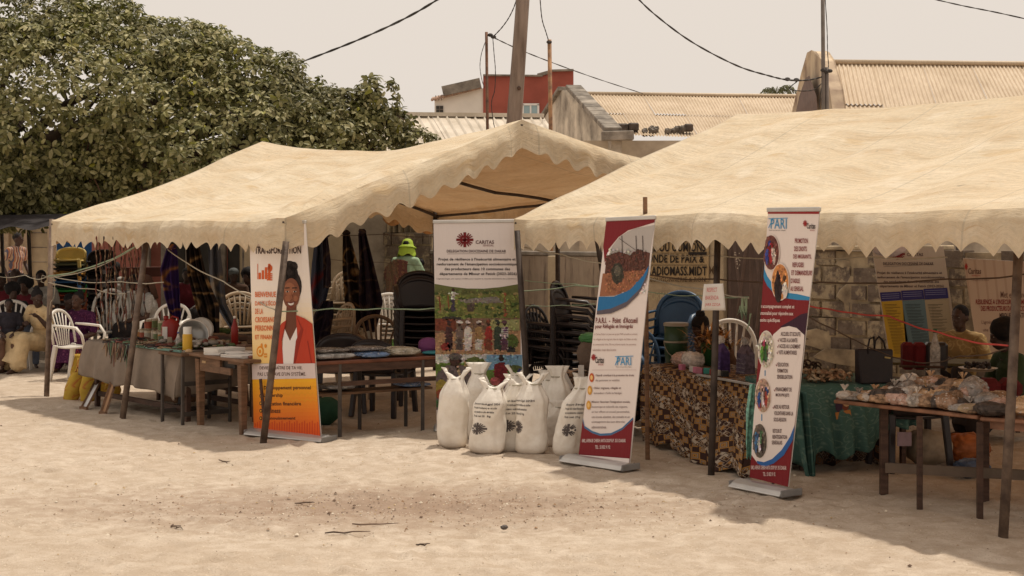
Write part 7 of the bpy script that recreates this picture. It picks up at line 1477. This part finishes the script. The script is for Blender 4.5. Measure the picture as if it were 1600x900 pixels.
    def fold(o, st=.02):
        q = o.modifiers.new('d', 'DISPLACE'); q.texture = bpy_tex; q.strength = st; q.mid_level = .5; q.texture_coords = 'LOCAL'; return o
    # clothes
    if top is not None:
        b = MB(); torso(b, 1.12)
        for s in (-1, 1):
            e = sh[s].lerp(el[s], min(1, sleeve)); b.caps([sh[s], e], [.068, .064], 10)
            if sleeve > 1: b.caps([el[s], el[s].lerp(wr[s], sleeve-1)], [.056, .050], 10)
        fold(b.build('top', top, T, True, remesh=vox, sm_it=3))
    if bottom is not None:
        b = MB()
        if kind == 'trousers':
            b.ell(V(0, .02, PZ), (.17*bw, .13, .12), 12)
            for s in (-1, 1): b.caps([hp_[s], hp_[s].lerp(kn[s], .5), kn[s]], [.10, .088, .072], 10); b.caps([kn[s], kn[s].lerp(an[s], .93)], [.07, .06], 10)
        elif pose == 'stand':
            b.ell(V(0, .02, PZ), (.18*bw, .14, .13), 12); b.tube([V(0, .02, PZ+.05), V(0, .01, .5), V(0, 0, .12)], [.16, .19, .22], 18, flat=.75)
        else:
            b.ell(V(0, .02, PZ), (.19*bw, .15, .12), 12); km = (kn[-1]+kn[1])/2; am = (an[-1]+an[1])/2
            for s in (-1, 1): b.caps([hp_[s], kn[s]+V(0, -.01, .01)], [.13, .115], 12); b.caps([kn[s]+V(0, -.01, 0), kn[s].lerp(an[s], .85)+V(s*.02, 0, 0)], [.11, .11], 12)
            b.caps([V(0, 0, PZ), km], [.12, .10], 12); b.tube([km+V(0, .03, .04), km.lerp(am, .5)+V(0, .02, 0), am+V(0, .02, .05)], [.13, .20, .27], 18, flat=.6, ref=(0, 1, 0)); b.caps([V(0, 0, PZ), km+V(0, 0, .0)], [.13, .13], 12)
        fold(b.build('skirt' if kind != 'trousers' else 'trousers', bottom, T, True, remesh=vox, sm_it=3), .012)
    if hair:
        b = MB()
        if hair == 'short': b.ell(hl(0, .022, .038), (.080, .094, .088), 16, rot=HR, fn=lambda q: 1+.03*noise.noise(q*8))
        if hair == 'afro': b.ell(hl(0, .035, .055), (.125, .125, .115), 18, rot=HR, fn=lambda q: 1+.10*noise.noise(q*5))
        if hair == 'bun': b.ell(hl(0, .025, .040), (.083, .097, .088), 16, rot=HR); b.ell(hl(0, .085, .10), (.05, .05, .05), 10, rot=HR, fn=lambda q: 1+.15*noise.noise(q*5))
        if hair == 'braids':
            b.ell(hl(0, .025, .040), (.084, .098, .090), 16, rot=HR)
            for k in range(16): a = math.pi*(.08+.84*k/15); x, y = .082*math.cos(a), .03+.085*math.sin(a); b.tube([hl(x, y, .02), hl(x*1.15, y*1.1, -.08), hl(x*1.2, y*1.1, -.25)], [.012, .013, .008], 6)
        hm_ = M('braid_brown', (.11, .05, .03), .8) if hair == 'braids' else HAIR
        b.build('hair', hm_, T, True)
    if hat:
        if hat[0] == 'scarf': b = MB(); b.ell(hl(0, .02, .04), (.092, .108, .10), 16, rot=HR, fn=lambda q: 1+.06*noise.noise(q*4)); b.ell(hl(0, .10, .06), (.05, .04, .05), 10, rot=HR); b.build('headscarf', hat[1], T, True)
        if hat[0] == 'cap': b = MB(); b.ell(hl(0, .01, .055), (.088, .104, .075), 16, rot=HR); b.build('cap', hat[1], T, True)
        if hat[0] == 'bucket':
            b = MB(); b.lathe([(.0, .135), (.045, .13), (.078, .108), (.096, .06), (.100, .035), (.150, .0), (.154, -.01), (.10, .022), (.09, .02)], 24, cap=False); b.v = [tuple(hl(v[0]*.9, v[1]*1.0+.01, v[2])) for v in b.v]; ho = b.build('bucket_hat', hat[1], T, True, solid=.004)
            b = MB(); b.grid(lambda u, v: hl(.11*math.sin((u-.5)*4.4)*(1+.3*v), .10*math.cos((u-.5)*4.4)*(1+.25*v)+.02, .02-.15*v+.02*math.sin(u*20)*v), 30, 8); b.build('veil', hat[1], T, True, solid=.003)
    return T
C = lambda n, c, **k: M('cloth_'+n, c, .9, .25, 4, .3, 60, **k)
lime = M('lime_cloth', (.38, .52, .05), .7, .1, 5, .2); mint = C('mint', (.40, .55, .36)); cream = C('cream', (.62, .46, .26)); purp = wax_mat('purple_print', (.055, .012, .045), (.12, .03, .08), (.20, .10, .14), 22, 'dots', 'Object'); dk = C('dark', (.03, .024, .024)); navy = C('navy', (.03, .035, .06)); grey = C('grey', (.20, .17, .15)); whit = C('white', (.52, .48, .42)); redd = C('wine', (.16, .02, .03)); brn = C('brown', (.13, .07, .045)); blu = C('dullblue', (.13, .15, .20)); pink = C('palepink', (.52, .38, .36))
strp = stripes_mat('shirt_stripes', [(.45, .33, .24), (.20, .045, .035), (.42, .30, .20), (.10, .09, .13), (.38, .16, .08)], 9, 0); plaid = wax_mat('plaid_wrap', (.11, .045, .035), (.26, .13, .07), (.10, .12, .06), 16, 'diamond', 'Object'); yelp = wax_mat('yellow_shirt', (.26, .17, .07), (.40, .29, .13), (.30, .10, .05), 18, 'blob', 'Object'); leaf_pr = wax_mat('white_black_print', (.40, .37, .33), (.50, .46, .42), (.08, .07, .07), 24, 'dots', 'Object')
# woman in lime hat, back to the camera, cloth tied over her shoulder
W_ = person('standing woman in lime bucket hat and pale green top, seen from behind by the wall', gp(633, 106), R(150), 'stand', .965, 0, mint, C('green_skirt', (.14, .30, .06)), 'dress', 'short', .10, .0, head=(.25, .1), vox=.012, sleeve=1.3, hat=('bucket', lime), elbows={-1: V(-.28, -.08, 1.18), 1: V(.27, -.02, 1.16)}, wrists={-1: V(-.16, -.30, 1.06), 1: V(.14, -.28, 1.05)})
b = MB(); b.grid(lambda u, v: V(lerp(-.16, .26, u)+.02*math.sin(v*9), .155+.03*math.sin(u*3.1)+.012*math.sin(u*25), 1.42-.60*v-.10*u+.08*math.sin(u*3)), 20, 16, us=.4, vs_=.6); b.build('plaid_shawl', plaid, W_, True, solid=.006)
person('child in pale pink top standing right behind the woman in the lime hat', gp(656, 103), R(200), 'stand', .80, 1, pink, dk, 'trousers', 'short', vox=.014)
person('man in striped short-sleeved shirt standing at the far left by the beige wall', gp(26, 80), R(65), 'stand', 1.03, 1, strp, dk, 'trousers', 'short', .06, head=(.3, 0), vox=.014, elbows={-1: V(-.30, .10, 1.18), 1: V(.28, .05, 1.17)}, wrists={-1: V(-.26, -.02, .94), 1: V(.22, -.12, .93)})
person('girl in long cream dress seated by the leftmost pole, bending over her hands', gp(66, 121), R(-28), 'sit', .90, 1, cream, cream, 'dress', 'bun', .30, .16, .42, (1.1, .35), vox=.011, sleeve=.7, elbows={-1: V(-.20, -.16, .66), 1: V(.30, -.16, .62)}, wrists={-1: V(.06, -.36, .72), 1: V(.26, -.34, .80)}, knees={-1: V(-.15, -.42, .46), 1: V(.08, -.42, .46)}, ankles={-1: V(-.20, -.50, .08), 1: V(.02, -.54, .08)})
person('woman in purple speckled dress seated on a low stool behind the white armchair', gp(122, 120), R(-8), 'sit', .92, 0, purp, purp, 'dress', 'bun', .04, 0, .30, (-.1, 0), vox=.012, sleeve=.8)
person('person in navy seated low between the cream and purple dresses', gp(104, 113), R(30), 'sit', .88, 1, navy, dk, 'trousers', 'short', .25, 0, .30, (.3, .3), vox=.016)
person('child in black shirt sitting on the white chair at the left edge', gp(14, 122), R(15), 'sit', .66, 1, C('black_tee', (.025, .022, .03)), brn, 'trousers', 'short', .05, 0, .62, vox=.014, knees={s: V(s*.12, -.36, .60) for s in (-1, 1)}, ankles={s: V(s*.1, -.38, .16) for s in (-1, 1)})
person('child with bowed head in grey-blue clothes beside the girl in cream', gp(40, 117), R(25), 'sit', .74, 1, blu, blu, 'trousers', 'short', .75, 0, .45, (.2, .4), vox=.016)
crowd = 'crowd seated in the shade at the left'
person('person in grey patterned top seated just left of the leftmost pole', gp(64, 104), R(12), 'sit', .98, 1, leaf_pr, dk, 'trousers', 'short', 0, 0, .45, vox=.016, group=crowd)
person('bald man with white collar seated in front of the striped-shirt man', gp(24, 102), R(20), 'sit', 1.0, 1, whit, dk, 'trousers', None, .1, 0, .45, (.4, .3), vox=.016, group=crowd)
person('seated person in dark wine clothes at the very left edge', gp(2, 107), R(10), 'sit', .96, 1, redd, dk, 'trousers', 'short', .1, 0, .45, (.1, .1), vox=.016, group=crowd)
person('seated woman with big dark hair and red-flecked dress behind the girl in cream', gp(40, 110), R(-5), 'sit', .94, 0, redd, redd, 'dress', 'afro', .05, 0, .42, vox=.016, group=crowd)
person('dark-clothed person bending forward behind the bowed child', gp(16, 112), R(30), 'sit', .90, 1, dk, dk, 'trousers', 'afro', .3, 0, .42, vox=.016, group=crowd)
person('person in pale shirt far back between the hanging bead strands', gp(181, 92), R(0), 'sit', .98, 1, whit, dk, 'trousers', 'short', 0, 0, .52, vox=.018, group=crowd)
person('standing person with white collar behind the bench, near the second tent pole', gp(206, 84), R(-30), 'stand', .88, 1, dk, dk, 'trousers', 'afro', .05, 0, vox=.018)
person('woman with long brown braids and white dotted top seated behind the steel basin', gp(234, 112), R(-75), 'sit', .98, 0, leaf_pr, dk, 'dress', 'braids', .1, 0, .42, (0, .2), vox=.014)
person('man in white shirt seated behind the red jerrycan', gp(210, 106), R(-20), 'sit', .94, 1, whit, navy, 'trousers', 'short', .05, 0, .45, vox=.016, group=crowd)
person('person in grey cap seated far back left of the orange banner', gp(364, 97), R(20), 'sit', .98, 1, brn, dk, 'trousers', 'short', .1, 0, .45, vox=.018, hat=('cap', C('greycap', (.13, .14, .14))), group=crowd)
person('person with dark hair seated far back beside the grey-capped one', gp(388, 96), R(-15), 'sit', .98, 0, dk, dk, 'dress', 'afro', .05, 0, .42, vox=.018, group=crowd)
person('seated person in dark clothes far back between the purple and black cloths', gp(292, 96), R(10), 'sit', .98, 1, redd, dk, 'dress', 'short', .1, 0, .45, vox=.018, group=crowd)
person('woman bending over behind the ochre table with dark hair and red strap', gp(1140, 170), R(-60), 'sit', .92, 0, brn, redd, 'dress', 'bun', .55, 0, .42, (0, .5), vox=.013)
person('man in yellow patterned shirt seated at the back right behind padded boxes', gp(1502, 158), R(-38), 'sit', 1.0, 1, yelp, dk, 'trousers', 'short', .06, 0, .26, (-.1, .05), vox=.011, sleeve=1.4, wrists={-1: V(-.02, -.34, .56), 1: V(.05, -.30, .50)}, elbows={-1: V(-.29, -.06, .50), 1: V(.29, -.06, .48)})
person('person with large dark afro facing left at the right edge behind the pole', gp(1588, 182), R(-82), 'sit', .98, 1, C('forest', (.04, .065, .03)), dk, 'dress', 'afro', .2, 0, .24, (-.1, .1), vox=.012, sleeve=1.5, wrists={-1: V(-.05, -.42, .52), 1: V(.12, -.40, .50)}, elbows={-1: V(-.28, -.12, .46), 1: V(.28, -.12, .46)})
